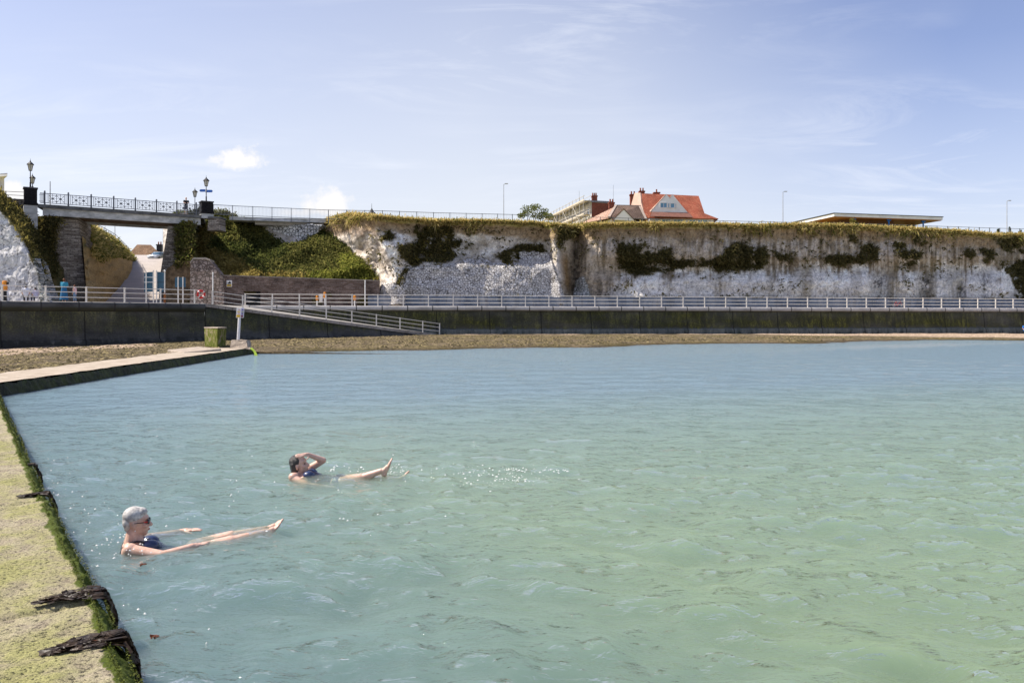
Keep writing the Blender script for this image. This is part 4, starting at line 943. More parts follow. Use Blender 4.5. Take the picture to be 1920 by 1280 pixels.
# ramp from the left promenade down to the sand
R0 = Vector((pl1[0], pl1[1], ZP)); RT = P(826, 627.5, 76.7); RI0 = Vector((pm0[0], pm0[1], ZP)); RI1 = P(838, 627.5, 77.6)
rp = thing('slipway', (R0.x, R0.y, .3), 'long concrete ramp sloping down from the promenade to the beach', 'ramp')
rd = (RT - R0); rdn = Vector((rd.y, -rd.x, 0)).normalized()
g = MB(); z0 = Vector((0, 0, -.06))
g.add([R0 + z0, RT + z0, RI1 + z0, RI0 + z0], [(0, 1, 2, 3)]); g.build('ramp_surface', plain('ramp_concrete', (.36, .34, .31), (.24, .22, .20), 1.2, .9, .2, .02), rp)
ks = np.linspace(0, 1, 60); V = []; UVs = []
for k in ks:
    c = R0 + rd * k
    for o, z in ((-.3, c.z - .25), (.02, c.z - .25), (.10, c.z * .5), (.18, .45), (.38, .40), (.42, -1.0)):
        z = min(z, c.z - .25 if z > c.z - .25 else z); V.append(tuple(Vector((c.x, c.y, z)) + rdn * o)); UVs.append((k * rd.length, z))
from_arrays('ramp_wall', np.array(V), grid_faces(60, 6), seawall_mat('ramp_wall_concrete', .7, .55), rp, False, None, np.array(UVs))
g = MB()
for k in range(40):
    a, b_ = R0 + rd * (k / 40), R0 + rd * ((k + 1) / 40) - rd * .0012; j = rdn * ((random.random() - .5) * .02)
    g.hexa([a - rdn * .3 + j + Vector((0, 0, -.26)), b_ - rdn * .3 + j + Vector((0, 0, -.26)), b_ + rdn * .1 + j + Vector((0, 0, -.26)), a + rdn * .1 + j + Vector((0, 0, -.26)),
            a - rdn * .3 + j, b_ - rdn * .3 + j, b_ + rdn * .1 + j, a + rdn * .1 + j])
g.build('kerb', plain('ramp_kerb', (.40, .37, .34), (.22, .20, .18), 1.5, .85, .2, .02), rp)

# ---- railings: square white posts, three tubes
M_RAIL = plain('white_railing_paint', (.84, .80, .73), (.70, .66, .59), 3, .45, .4)
def railing(pts, label, drop=0.0, h=1.08, name='railing', bars=(1.0, .67, .33), gap=2.4, posts=None, w=.095):
    """pts: the foot line; posts every gap metres"""
    mid = pts[len(pts) // 2]; rt = thing(name, mid, label, 'railing')
    m = MB(); m.box(mid + Vector((0, 0, h / 2)), (w, w, h)); m.box(mid + Vector((0, 0, h + .015)), (w * 1.25, w * 1.25, .03)); pr = m.build('post', M_RAIL, rt)
    pos = []; acc = 0.0
    for a, b_ in zip(pts[:-1], pts[1:]):
        L = (b_ - a).length
        while acc <= L: pos.append(a + (b_ - a) * (acc / L)); acc += gap
        acc -= L
    if (pts[-1] - pos[-1]).length > .8: pos.append(pts[-1])
    for i, q in enumerate(pos):
        if i == 0: pr.location = q - mid
        else: dup(pr, rt, q - mid)
    for f_ in bars:
        m = MB()
        for a, b_ in zip(pts[:-1], pts[1:]): m.tube(a + Vector((0, 0, h * f_ - .03)), b_ + Vector((0, 0, h * f_ - .03)), .03, n=6)
        m.build('rail', M_RAIL, rt)
    return rt
def prom_pt(px, A, D, Nn, inset=.22): q = on_line(px, A, D); return Vector((q[0] - Nn[0] * inset, q[1] - Nn[1] * inset, ZP))
railing([prom_pt(459, MA, MD, MN), prom_pt(2060, MA, MD, MN)], 'long white promenade railing along the foot of the chalk cliff', gap=2.41)
lp = [prom_pt(x, LA, LD, LN) for x in (-82, 383)]
railing(lp, 'white railing above the dark sea wall on the left', gap=2.62)
up = Vector((0, 0, 0)); rq = rdn * -.1
railing([R0 + rq + rd * .03, RT + rq - rd * .002], 'white railing sloping down the side of the ramp to the sand', gap=2.44)
# the low painted wall at the foot of the cliff
M_LOW = N('bluish_rendered_wall'); n = M_LOW; q = n.noise(n.coord('Object', (.5, .5, .2)), 1.2, 5, .6); st = n.noise(n.coord('Object', (2.4, 2.4, .3)), 1.0, 5, .6)
c = n.ramp(q, [(.3, (.09, .11, .15)), (.5, (.16, .19, .24)), (.7, (.30, .31, .33))]); c = n.mix(n.ramp(st, [(.5, 0), (.7, .6)]), c, (.045, .05, .06)); M_LOW = n.done(c, .85, .2)
wl_ = thing('low_wall', (on_line(1200, MA, MD)[0], on_line(1200, MA, MD)[1] + 5, ZP), 'low bluish stained wall at the cliff foot behind the promenade railing', 'wall')
s_a = (on_line(690, MA - MN * 4.6, MD) - (MA - MN * 4.6)).dot(MD)
sweep('wall_body', MA - MN * 4.6, MD, MN, s_a, 118, [(-.9, 2.9), (-.9, 4.18), (-.02, 4.22), (.02, 3.9), (.06, 2.9)], M_LOW, wl_, 1.0, .06)

# ---------------------------------------------------------------- retaining walls under the bank
def brick_mat(name, c1, c2, mortar, bw=.45, rh=.15, zrot=0.0, stain=.6, uvmap=False):
    n = N(name)
    if uvmap: v = n.coord('UV')
    else:
        s = n.add('ShaderNodeSeparateXYZ'); n.l.new(n.coord('Object', (1, 1, 1), (0, 0, zrot)), s.inputs[0]); cbx = n.add('ShaderNodeCombineXYZ'); n.l.new(s.outputs[0], cbx.inputs[0]); n.l.new(s.outputs[2], cbx.inputs[1]); v = cbx.outputs[0]
    wn_ = n.noise(v, 1.7, 3); vm = n.add('ShaderNodeVectorMath', operation='MULTIPLY_ADD'); n.l.new(wn_, vm.inputs[0]); vm.inputs[1].default_value = (.09, .09, 0); n.l.new(v, vm.inputs[2])
    b = n.add('ShaderNodeTexBrick'); n.l.new(vm.outputs[0], b.inputs['Vector']); b.inputs['Scale'].default_value = 1; b.inputs['Brick Width'].default_value = bw; b.inputs['Row Height'].default_value = rh; b.inputs['Mortar Size'].default_value = rh * .09; b.inputs['Mortar Smooth'].default_value = .3
    b.inputs['Color1'].default_value = (*c1, 1); b.inputs['Color2'].default_value = (*c2, 1); b.inputs['Mortar'].default_value = (*mortar, 1); b.inputs['Bias'].default_value = -.1
    q = n.noise(v, .55, 5, .6); f = n.noise(v, 7, 4, .7); c = n.mix(1.0, b.outputs['Color'], n.ramp(q, [(.3, 1 - stain), (.65, 1.15)]), 'MULTIPLY'); c = n.mix(1.0, c, n.ramp(f, [(.3, .55), (.68, 1.35)]), 'MULTIPLY')
    inv = n.math('SUBTRACT', 1.0, b.outputs['Fac']); return n.done(c, .92, .15, n.bump(n.math('ADD', inv, n.math('MULTIPLY', f, .8)), .05))
M_BRICK = brick_mat('old_brown_brick', (.17, .115, .09), (.31, .235, .20), (.24, .21, .18), .42, .14)
M_STONEW = stone_mat('rough_brown_masonry', 2.8, (.27, .205, .17), (.44, .36, .315), (.15, .12, .098), .06)
M_FLINT = brick_mat('dark_flint_courses', (.20, .165, .13), (.46, .40, .33), (.11, .095, .08), .5, .17, 0, .5)
bw0, bw1 = P(414, 517, 78.0), P(712, 527, 81.2)
rw_ = thing('retaining_wall', (bw0.x, bw0.y, ZP), 'dark brown brick retaining wall below the overgrown bank', 'wall')
tw = Vector((-.2, 1, 0)).normalized() * .8; m = MB()
dx0, dx1 = P(457, 547, 78.5).x, P(488, 547, 78.7).x
def bwp(x, z): k = (x - bw0.x) / (bw1.x - bw0.x); return Vector((x, bw0.y + (bw1.y - bw0.y) * k, z))
def ztop(x): return bw0.z + (bw1.z - bw0.z) * (x - bw0.x) / (bw1.x - bw0.x)
dz = P(470, 546, 78.5).z
for xa, xb, za in ((bw0.x, dx0, None), (dx1, bw1.x, None), (dx0, dx1, dz)):
    lo = za if za else ZP - .2
    m.hexa([bwp(xa, lo), bwp(xb, lo), bwp(xb, lo) + tw, bwp(xa, lo) + tw, bwp(xa, ztop(xa)), bwp(xb, ztop(xb)), bwp(xb, ztop(xb)) + tw, bwp(xa, ztop(xa)) + tw])
m.build('brickwork', M_BRICK, rw_)
m = MB(); m.hexa([bwp(bw0.x, ztop(bw0.x) - .0) - tw * .08, bwp(bw1.x, ztop(bw1.x)) - tw * .08, bwp(bw1.x, ztop(bw1.x)) + tw, bwp(bw0.x, ztop(bw0.x)) + tw] + [p + Vector((0, 0, .09)) for p in (bwp(bw0.x, ztop(bw0.x)) - tw * .08, bwp(bw1.x, ztop(bw1.x)) - tw * .08, bwp(bw1.x, ztop(bw1.x)) + tw, bwp(bw0.x, ztop(bw0.x)) + tw)])
m.build('coping', plain('pale_wall_coping', (.34, .29, .25), (.2, .17, .15), 2, .9, .2), rw_)
m = MB(); m.hexa([bwp(dx0, ZP) + tw * .55, bwp(dx1, ZP) + tw * .55, bwp(dx1, ZP) + tw * .7, bwp(dx0, ZP) + tw * .7] + [p + Vector((0, 0, dz - ZP)) for p in (bwp(dx0, ZP) + tw * .55, bwp(dx1, ZP) + tw * .55, bwp(dx1, ZP) + tw * .7, bwp(dx0, ZP) + tw * .7)])
m.build('door', plain('black_opening', (.012, .012, .014), (.006, .006, .007), 2, .6), rw_)
# battered stone buttress wall beside it
m = MB(); bp_ = [P(x, y, d) for x, y, d in ((356, 576, 77), (420, 576, 77), (419, 522, 77.4), (408, 507, 77.5), (394, 489, 77.6), (386, 486, 77.7), (363, 486, 77.8), (357, 494, 77.8))]
bt = thing('buttress_wall', (bp_[0].x, bp_[0].y, ZP), 'stepped rough stone buttress wall above the red lifebuoy', 'wall')
m.prism(bp_, Vector((-.4, 2.2, 0))); m.build('stonework', M_STONEW, bt)
m = MB(); cpb = [p + Vector((0, -.06, .0)) for p in (P(357, 494, 77.8), P(363, 486, 77.8), P(386, 486, 77.7), P(394, 489, 77.6))]
for a, b_ in zip(cpb[:-1], cpb[1:]): m.hexa([a, b_, b_ + Vector((-.4, 2.2, 0)), a + Vector((-.4, 2.2, 0))] + [p + Vector((0, 0, .16)) for p in (a, b_, b_ + Vector((-.4, 2.2, 0)), a + Vector((-.4, 2.2, 0)))])
m.build('coping', plain('pale_sunlit_coping', (.50, .45, .38), (.30, .26, .22), 4, .9, .1), bt)  # pale top edge: light from the left put into the coping colour

# low broken wall running from the buttress to the bridge
rb = thing('rubble_wall', P(332, 560, 78.6), 'rough low brown rubble wall between the bridge abutment and the stone buttress', 'wall'); m = MB()
m.prism([P(308, 576, 78.6), P(358, 576, 78.4), P(358, 489, 78.6), P(345, 491, 78.8), P(330, 496, 78.9), (P(316, 501, 79)), P(306, 512, 79)], Vector((-.4, 1.6, 0))); m.build('stonework', plain('rough_brown_rubble', (.30, .21, .12), (.12, .085, .05), 1.6, .95, .1, .12), rb)
# ---------------------------------------------------------------- bridge
BA, BD = Vector((-43.8, 75.0, 0)), Vector((11.8, 7.9, 0)); BL = BD.length; BU = BD.normalized(); BW = Vector((-2.1, 6.2, 0))
def bpt(px, z, off=0.0):
    u = (px - CX) / F; t_ = (u * BA.y - BA.x) / (BU.x - u * BU.y); q = BA + BU * t_; return Vector((q.x, q.y, z)) + BW.normalized() * off
br = thing('footbridge', bpt(230, ZP), 'concrete footbridge with dark stone abutments across the sloping road', 'bridge')
M_DECK = plain('weathered_bridge_concrete', (.62, .61, .58), (.34, .34, .32), 1.1, .88, .2, .03, stretch=(1, 1, 2.2))
M_DARKC = plain('stained_concrete', (.17, .17, .165), (.09, .09, .088), 1.2, .88, .2, .02)
def slab(a, b_, z0, z1, w0, w1):
    f = BW.normalized(); return [a.xy.to_3d() + f * w0 + Vector((0, 0, z0)), b_.xy.to_3d() + f * w0 + Vector((0, 0, z0)), b_.xy.to_3d() + f * w1 + Vector((0, 0, z0)), a.xy.to_3d() + f * w1 + Vector((0, 0, z0)),
                                 a.xy.to_3d() + f * w0 + Vector((0, 0, z1)), b_.xy.to_3d() + f * w0 + Vector((0, 0, z1)), b_.xy.to_3d() + f * w1 + Vector((0, 0, z1)), a.xy.to_3d() + f * w1 + Vector((0, 0, z1))]
bl, brr = bpt(70, 0), bpt(381, 0)
m = MB(); m.hexa(slab(bl, brr, 12.30, 12.62, -.22, 6.6)); m.build('deck', M_DARKC, br)
m = MB(); m.hexa(slab(bpt(80, 0), bpt(376, 0), 11.62, 12.30, 0, .5)); m.hexa(slab(bpt(80, 0), bpt(376, 0), 11.62, 12.30, 5.9, 6.4))
m.build('edge_beam', M_DECK, br)
m = MB()
for w_ in (1.3, 2.4, 3.5, 4.6): m.hexa(slab(bpt(100, 0), bpt(360, 0), 11.75, 12.30, w_, w_ + .35))
m.build('girders', plain('rusty_soffit', (.20, .13, .08), (.10, .065, .04), 1.5, .8), br)
def P2(x, y, d): return P(x, y, d)
m = MB(); m.prism([P(88, 412, 75.6), P(146, 408, 77.3), P(164, 570, 77.4), P(100, 570, 76)], BW * 1.05); m.build('abutment', M_FLINT, br)
m = MB(); m.prism([P(315, 424, 81.4), P(338, 424, 82.0), P(345, 570, 80.8), P(297, 570, 80.4), P(301, 510, 80.6)], BW * 1.05); m.build('abutment', M_FLINT, br)
# ornamental railing
M_IRON = plain('grey_blue_ironwork', (.20, .21, .23), (.12, .125, .14), 3, .5, .4)
bx_ = [83.8, 128.2, 171, 213.2, 253.8, 293.4, 331.6, 368]
rr_ = thing('bridge_railing', bpt(213, 12.62), 'ornamental iron railing with crossed circles along the bridge', 'railing')
hb = 1.15; z0 = 12.62; m = MB(); m.box(bpt(213.2, z0 + .62), (.11, .11, 1.24)); m.lathe(bpt(213.2, z0 + 1.24), [(.075, 0), (.08, .03), (.03, .08), (.0, .11)], 8); p0 = m.build('post', M_IRON, rr_)
pos = [bpt(x, z0) for x in bx_]
for i, q in enumerate(pos):
    if i == 3: continue
    dup(p0, rr_, q - bpt(213.2, z0))
for zf in (1.05, .16):
    m = MB(); m.bar(bpt(75, z0 + zf), bpt(379, z0 + zf), .06); m.build('rail', M_IRON, rr_)
def panel(a, b_):
    m = MB(); d = b_ - a; U = lambda x, z: a + d * x + Vector((0, 0, z)); w = .035
    for x in (.10, .17, .83, .90): m.bar(U(x, .16), U(x, 1.05), w)
    for z in (.32, .89): m.bar(U(.17, z), U(.83, z), w)
    for k, (x0, x1) in enumerate(((.17, .5), (.5, .83))):
        m.bar(U(x0, .32), U(x1, .89), w); m.bar(U(x0, .89), U(x1, .32), w); xm = (x0 + x1) / 2; m.bar(U(xm, .16), U(xm, 1.05), w * .8); m.bar(U(x0, .605), U(x1, .605), w * .8)
        m.torus(U(xm, .605), Vector((-d.y, d.x, 0)), .085, .025, 10, 5); m.ell(U(xm, .605), .05, None, 6, 4)
    m.bar(U(.5, .16), U(.5, 1.05), w); m.ell(U(.5, .32), .05, None, 6, 4); m.ell(U(.5, .89), .05, None, 6, 4)
    m.build('panel', M_IRON, rr_)
for a, b_ in zip(pos[:-1], pos[1:]): panel(a, b_)
for a, b_ in ((bpt(73, z0), pos[0]), (pos[-1], bpt(379, z0))):
    m = MB()
    for x in (.2, .4, .6, .8): m.bar(a + (b_ - a) * x + Vector((0, 0, .16)), a + (b_ - a) * x + Vector((0, 0, 1.05)), .03)
    for z in (.3, .9): m.bar(a + Vector((0, 0, z)), b_ + Vector((0, 0, z)), .03)
    m.build('end_panel', M_IRON, rr_)
# piers
M_PIER = brick_mat('black_brick', (.018, .017, .019), (.034, .031, .033), (.026, .025, .026), .23, .075, 0, .3)
def pier(px0, px1, ytop, ymid, ybot, label, off, drop=1.5):
    a, b_ = bpt(px0, 0, off), bpt(px1, 0, off); w = (b_ - a); d = a.y; n2 = Vector((-w.y, w.x, 0)).normalized() * w.length
    zt = CZ + (HY - ytop) / F * d; zm = CZ + (HY - ymid) / F * d; zb = CZ + (HY - ybot) / F * d
    th = thing('brick_pier', (a + b_) / 2 + Vector((0, 0, zb)), label, 'pier')
    def blk(m, g, z_0, z_1):
        e = w.normalized() * g; f = n2.normalized() * g; q = [a - e - f, b_ + e - f, b_ + e + n2 + f, a - e + n2 + f]; m.hexa([p.xy.to_3d() + Vector((0, 0, z_0)) for p in q] + [p.xy.to_3d() + Vector((0, 0, z_1)) for p in q])
    m = MB(); blk(m, 0, zm + .25, zt - .12); blk(m, .06, zm, zm + .25); m.build('brickwork', M_PIER, th)
    m = MB(); blk(m, .07, zt - .12, zt); m.build('cap', plain('pier_cap', (.09, .09, .1), (.05, .05, .05), 3, .7), th, bevel=.02)
    m = MB(); blk(m, .03, zb - drop, zm); m.build('concrete_base', M_DECK, th)
    return th, (a + b_) / 2 + n2 / 2 + Vector((0, 0, zt))
_, LP1 = pier(47, 71.5, 350, 384, 412, 'black brick pier under the two lamps at the left bridge end', -.35)
_, LP2 = pier(378.5, 400, 376, 400, 405, 'black brick pier at the right bridge end under the blue signs', -.2, .2)
pq = MB(); a_ = bpt(47, 0, 7.2) ; 
# parapet running left from the bridge
pp = thing('parapet_wall', P(10, 395, 74), 'dark stone parapet wall with thin rails left of the black pier', 'wall')
m = MB(); m.prism([P(-60, 368, 73), P(46, 373.5, 75), P(46, 400, 75), P(-60, 400, 73)], (-.1, .5, 0)); m.build('stonework', M_FLINT, pp)
m = MB()
for y in (360.5, 367): m.bar(P(-60, y - 5, 73.2), P(47, y, 75.2), .045)
for x in (-40, 11): m.bar(P(x, 374, 74.4), P(x, 358, 74.4), .06)
m.build('rails', M_IRON, pp)
# stone pier stub by the right bank and the clifftop walkway slab
m = MB(); sq = P(391, 411, 83.5); sp_ = thing('stone_pillar', sq, 'stub of old masonry overgrown with grass right of the bridge', 'pillar')
m.prism([P(391, 408, 82.6), P(412, 408, 82.6), P(413, 432, 82.4), P(389, 432, 82.4)], (0, 1.6, 0)); m.build('masonry', M_FLINT, sp_)
m = MB(); m.prism([P(389.5, 406, 82.5), P(413, 406, 82.5), P(413, 409, 82.5), P(389.5, 409, 82.5)], (0, 1.8, 0)); m.build('cap_stone', M_DARKC, sp_)
m = MB(); wk = thing('walkway_edge', P(520, 415, 88), 'concrete clifftop walkway edge above the white block wall', 'walkway')
m.prism([P(430, 405.5, 86.0), P(512, 408.5, 88.2), P(611, 410.5, 90.6), P(611, 417.5, 90.6), P(512, 416, 88.2), P(430, 412, 86.0)], (-.5, 6, 0)); m.build('slab', M_DECK, wk)
m = MB(); m.prism([P(478, 414.5, 87.9), P(606, 417.4, 91.0), P(606, 424, 91.0), P(478, 421, 87.9)], (-.3, 4, 0)); m.build('beam', plain('pale_render', (.50, .46, .42), (.32, .30, .27), 1.5, .9), wk)

# ---------------------------------------------------------------- clifftop fence
fx = [400, 436, 474, 510, 546, 581, 616, 650, 684, 717, 749, 781.5, 813, 843.6, 874, 904, 933, 960.6, 989, 1017, 1045, 1073, 1099.5, 1125.5, 1151.5, 1178]
while fx[-1] < 1960: fx.append(fx[-1] + max(18.5, 26.5 - (fx[-1] - 1150) * .0105))
fy = [(368, 381), (436, 385), (547, 390), (616, 393), (717, 394.5), (813, 398), (960, 401.5), (1100, 406), (1200, 409), (1358, 413.5), (1476, 416), (1600, 418), (1775, 424), (1860, 427), (1980, 430)]
def fdep(x): return 11.95 * F / (HY - float(itp(x, fy)))
def fence(idx0, idx1, label, bars=None, w=.06, h=1.12, cat='fence'):
    xs = fx[idx0:idx1 + 1]; mid = xs[len(xs) // 2]; base = lambda x: PZ(x, fdep(x), CZ + 11.95 - h)
    th = thing('clifftop_fence', base(mid), label, cat)
    M_ = M_IRON; m = MB(); m.box(base(mid) + Vector((0, 0, h / 2 - .2)), (w, w, h + .4)); p0 = m.build('post', M_, th)
    for i, x in enumerate(xs):
        if x != mid: dup(p0, th, base(x) - base(mid))
    for zf in ([1.0, .12] if bars else [1.0]):
        m = MB()
        for a, b_ in zip(xs[:-1], xs[1:]): m.bar(base(a) + Vector((0, 0, h * zf - .05)), base(b_) + Vector((0, 0, h * zf - .05)), .05)
        m.build('rail', M_, th)
    if bars:
        for a, b_ in zip(xs[:-1], xs[1:]):
            m = MB(); qa, qb = base(a), base(b_)
            for k in range(1, bars): q = qa + (qb - qa) * k / bars; m.bar(q + Vector((0, 0, .1)), q + Vector((0, 0, h - .08)), .016)
            m.build('bar_panel', M_IRONL, th)
M_IRONL = plain('galvanised_bars', (.50, .51, .53), (.40, .41, .43), 3, .5, .4)
fence(0, 6, 'grey railing with thin upright bars on the clifftop walkway right of the bridge', 14)
fence(6, 17, 'long grey post and rail fence on the grass along the cliff edge', 10, .075)
fence(17, len(fx) - 1, 'thin dark fence on the cliff edge before the houses and pavilion', 0, .075)
# fence on the bank beside the road
m0 = [P(172, 426 - 9, 90), P(195, 441 - 14, 98), P(216, 452 - 13, 108), P(242, 476 - 11, 122)]
th = thing('bank_fence', m0[1] + Vector((0, 0, -1.1)), 'thin railing climbing the grassy bank seen under the bridge', 'fence'); m = MB()
for a, b_ in zip(m0[:-1], m0[1:]): m.bar(a, b_, .05); m.bar(a - Vector((0, 0, .5)), b_ - Vector((0, 0, .5)), .04)
m.build('rail', M_IRON, th)
for a, b_ in zip(m0[:-1], m0[1:]):
    for k in range(5): m = MB(); q = a + (b_ - a) * k / 5; m.bar(q, q - Vector((0, 0, 1.3)), .05); m.build('post', M_IRON, th)
# ================================================================ buildings, lamps and masts on the clifftop
M_TILE = brick_mat('orange_clay_tiles', (.35, .095, .055), (.43, .155, .09), (.24, .08, .05), .3, .22, 0, .4)
M_TILEB = brick_mat('brown_clay_tiles', (.17, .115, .085), (.23, .16, .12), (.09, .06, .05), .3, .22, 0, .35)
M_TILEP = brick_mat('pinkish_sunlit_tiles', (.44, .27, .19), (.54, .36, .27), (.30, .19, .14), .3, .22, 0, .2)  # sunlit copy of the roof tiles, mostly for slopes facing left
M_RENDER = plain('white_render', (.80, .79, .77), (.68, .67, .65), .8, .8, .2)
M_CREAM = plain('cream_render', (.66, .63, .57), (.50, .47, .43), .8, .85, .2)
M_REDB = brick_mat('red_brick', (.26, .075, .05), (.34, .12, .08), (.22, .14, .11), .24, .08, 0, .3)
M_PANE = N('window_glass'); q = M_PANE; M_PANE = q.done((.06, .12, .17), .05, .8)
M_BLUEP = plain('blue_window', (.10, .28, .45), (.07, .2, .34), 3, .12, .7)
M_DARK = plain('dark_trim', (.035, .033, .035), (.02, .02, .02), 4, .6)
M_LEAD = plain('lead_flashing', (.24, .25, .27), (.15, .15, .17), 3, .6)
M_POLE = plain('galvanised_steel', (.42, .43, .45), (.32, .33, .35), 4, .45, .5)
GZ = 12.7
def faces(*polys):
    m = MB()
    for p in polys: m.add(p, [tuple(range(len(p)))])
    return m
def thick(m, name, mat, par, t=.12):
    """a sheet given the thickness of a roof or wall"""
    o = m.build(name, mat, par); bm = bmesh.new(); bm.from_mesh(o.data); bmesh.ops.remove_doubles(bm, verts=bm.verts, dist=.001); bmesh.ops.recalc_face_normals(bm, faces=bm.faces)
    bmesh.ops.solidify(bm, geom=list(bm.faces), thickness=t); bm.to_mesh(o.data); bm.free(); return o
def window(par, a, b, c, d, mat=None, cols=1, name='window', fr=.07, trim=None):
    """a,b,c,d: corners seen from outside, bottom left first; a frame with a recessed pane"""
    a, b, c, d = map(Vector, (a, b, c, d)); nrm = (b - a).cross(d - a).normalized(); m = MB(); off = nrm * .05
    for p, q in ((a, b), (b, c), (c, d), (d, a)): m.bar(p + off, q + off, fr * 2, .1, up=nrm)
    for k in range(1, cols): p, q = a + (b - a) * k / cols, d + (c - d) * k / cols; m.bar(p + off, q + off, fr, .1, up=nrm)
    f = m.build(name, trim or M_RENDER, par); g = MB(); o2 = nrm * .02; g.add([a + o2, b + o2, c + o2, d + o2], [(0, 1, 2, 3)]); g.build('pane', mat or M_PANE, f); return f
def chimney(par, c, w, d, h, pots, mat=None, name='chimney'):
    m = MB(); m.box(c + Vector((0, 0, h / 2)), (w, d, h)); m.box(c + Vector((0, 0, h - .12)), (w + .16, d + .16, .2)); o = m.build(name, mat or M_REDB, par)
    for k in range(pots): m = MB(); m.lathe(c + Vector(((k + .5) / pots * w - w / 2, 0, h)), [(.13, 0), (.11, .45), (.14, .5)], 8); m.build('chimney_pot', M_TILE, o)
    return o
# ---- orange roofed house
d1, d2, d3 = 127.0, 132.5, 138.0
RH = thing('orange_roof_house', PZ(1270, 128, GZ), 'white house with steep orange tiled roof and white front gable', 'house')
rl, rr = P(1203, 362.5, d2), P(1310, 367.3, d2)
fl, fr1 = P(1217, 408, d1), P(1347, 410, d1); bl_, br_ = PZ(1196, d3, fl.z), PZ(1332, d3, fr1.z)
fr0 = P(1321, 400, d1 + 1.2)             # where the slope breaks into the bell-cast
fl0 = P(1208, 399.5, d1 + 1.2)
br0, bl0 = PZ(1316, d3 - 1.2, fr0.z), PZ(1200, d3 - 1.2, fr0.z)
rm = Vector((rl.x, rl.y, rl.z))
thick(faces([fl0, fr0, rr, rl], [fl, fr1, fr0, fl0], [bl0, rl, rr, br0], [bl_, bl0, br0, br_]), 'roof', M_TILE, RH, .15)
thick(faces([fr0, br0, rr], [fr1, br_, br0, fr0]), 'hip_roof', M_TILE, RH, .15)
# left end wall, sunlight painted into its pink, with its raking chimney breast
lw0, lw1 = P(1184, 402, d1 + 1.5), P(1215, 410, d1 + .3)
thick(faces([P(1185, 388, 134), P(1212, 408, d1 + .8), P(1204.5, 381, 130.8), P(1203, 362.5, d2 - .05), P(1192, 363, 134)]), 'end_wall', plain('pink_sunlit_wall', (.52, .36, .28), (.42, .29, .23), 1, .9), RH, .25)
chimney(RH, P(1186.5, 384, 134.5), .95, .8, 1.75, 2); chimney(RH, P(1203.2, 364.5, 133), .85, .8, .55, 2); chimney(RH, P(1231, 363.5, 134), 1.0, .7, .25, 1)
# white gable dormer with two little peaks
gy = d1 - .15; gp = [P(1219, 397, gy), P(1290, 399.3, gy), P(1261, 364.6, gy), P(1255.5, 370.5, gy), P(1248.5, 363.8, gy)]
gw = MB(); gw.prism(gp, (0, .35, 0)); gable = gw.build('gable', M_RENDER, RH)
for px0, px1, y0, y1, c_ in ((1237.8, 1250.6, 389.6, 380.2, 2), (1252.2, 1255.2, 390, 381.5, 1), (1257, 1264.6, 390, 381.2, 1), (1266, 1268, 390.2, 382, 1)):
    window(RH, P(px0, y0, gy), P(px1, y0, gy), P(px1, y1, gy), P(px0, y1, gy), M_BLUEP, c_, fr=.05)
bk = lambda p, dy: Vector((p.x + .2, p.y + dy, p.z))
thick(faces([gp[0], gp[4], bk(gp[4], 5.2), bk(gp[0] + Vector((0, 0, .4)), 1.6)]), 'gable_roof', M_TILEP, RH, .12); thick(faces([gp[2], gp[1], bk(gp[1] + Vector((0, 0, .4)), 1.6), bk(gp[2], 5.2)]), 'gable_roof', M_TILE, RH, .12)
thick(faces([gp[4], gp[3], bk(gp[3], 4), bk(gp[4], 4.4)], [gp[3], gp[2], bk(gp[2], 4.4), bk(gp[3], 4)]), 'valley_roof', M_TILEP, RH, .1)
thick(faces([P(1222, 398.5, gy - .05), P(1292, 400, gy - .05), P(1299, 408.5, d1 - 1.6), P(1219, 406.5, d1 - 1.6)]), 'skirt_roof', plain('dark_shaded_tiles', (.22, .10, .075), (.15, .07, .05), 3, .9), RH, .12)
m = MB(); m.hexa([PZ(1218, d1 + .4, GZ), PZ(1338, d1 + .4, GZ), PZ(1326, d3 - .5, GZ), PZ(1203, d3 - .5, GZ)] + [PZ(1218, d1 + .4, fl.z - .05), PZ(1338, d1 + .4, fl.z - .05), PZ(1326, d3 - .5, fl.z - .05), PZ(1203, d3 - .5, fl.z - .05)])
m.build('wall', M_RENDER, RH)
for a, b_, c_ in ((1230, 1257, 3), (1262, 1284, 3), (1292, 1304, 2), (1308, 1326, 2)):
    z = fl.z - .25; window(RH, PZ(a, d1 + .38, z - 1.5), PZ(b_, d1 + .38, z - 1.5), PZ(b_, d1 + .38, z), PZ(a, d1 + .38, z), M_BLUEP, c_)
# ---- brown roofed house in front, with a little white gable
BH = thing('brown_roof_house', PZ(1150, 118, GZ), 'low white house with brown hipped roof and small pointed white gable', 'house')
e1, e2 = P(1088, 421, 116), P(1211, 412, 118); r1, r2 = P(1155, 386.5, 121), P(1199, 387.5, 121.5); c1_ = P(1143, 407.5, 115.2)
b1, b2 = PZ(1098, 127, e1.z), PZ(1205, 127, e2.z)
e1 = P(1086, 420, 119.5); c1_ = P(1142, 408.5, 114.5)
thick(faces([c1_, e2, r2, r1]), 'roof', M_TILEB, BH, .12); thick(faces([e1, c1_, r1]), 'side_roof', M_TILEP, BH, .12); thick(faces([b1, e1, r1, r2, b2], [e2, b2, r2]), 'rear_roof', M_TILEB, BH, .12)
m = MB(); m.bar(r1 + Vector((0, 0, .12)), c1_ + Vector((0, 0, .12)), .35, .16); m.bar(r2 + Vector((0, 0, .12)), e2 + Vector((0, 0, .12)), .35, .16); m.bar(r1 + Vector((-.2, 0, .1)), r2 + Vector((.2, 0, .1)), .3, .18); m.build('ridge_tiles', M_LEAD if False else plain('pale_ridge_tiles', (.42, .34, .28), (.3, .24, .2), 3, .9), BH)
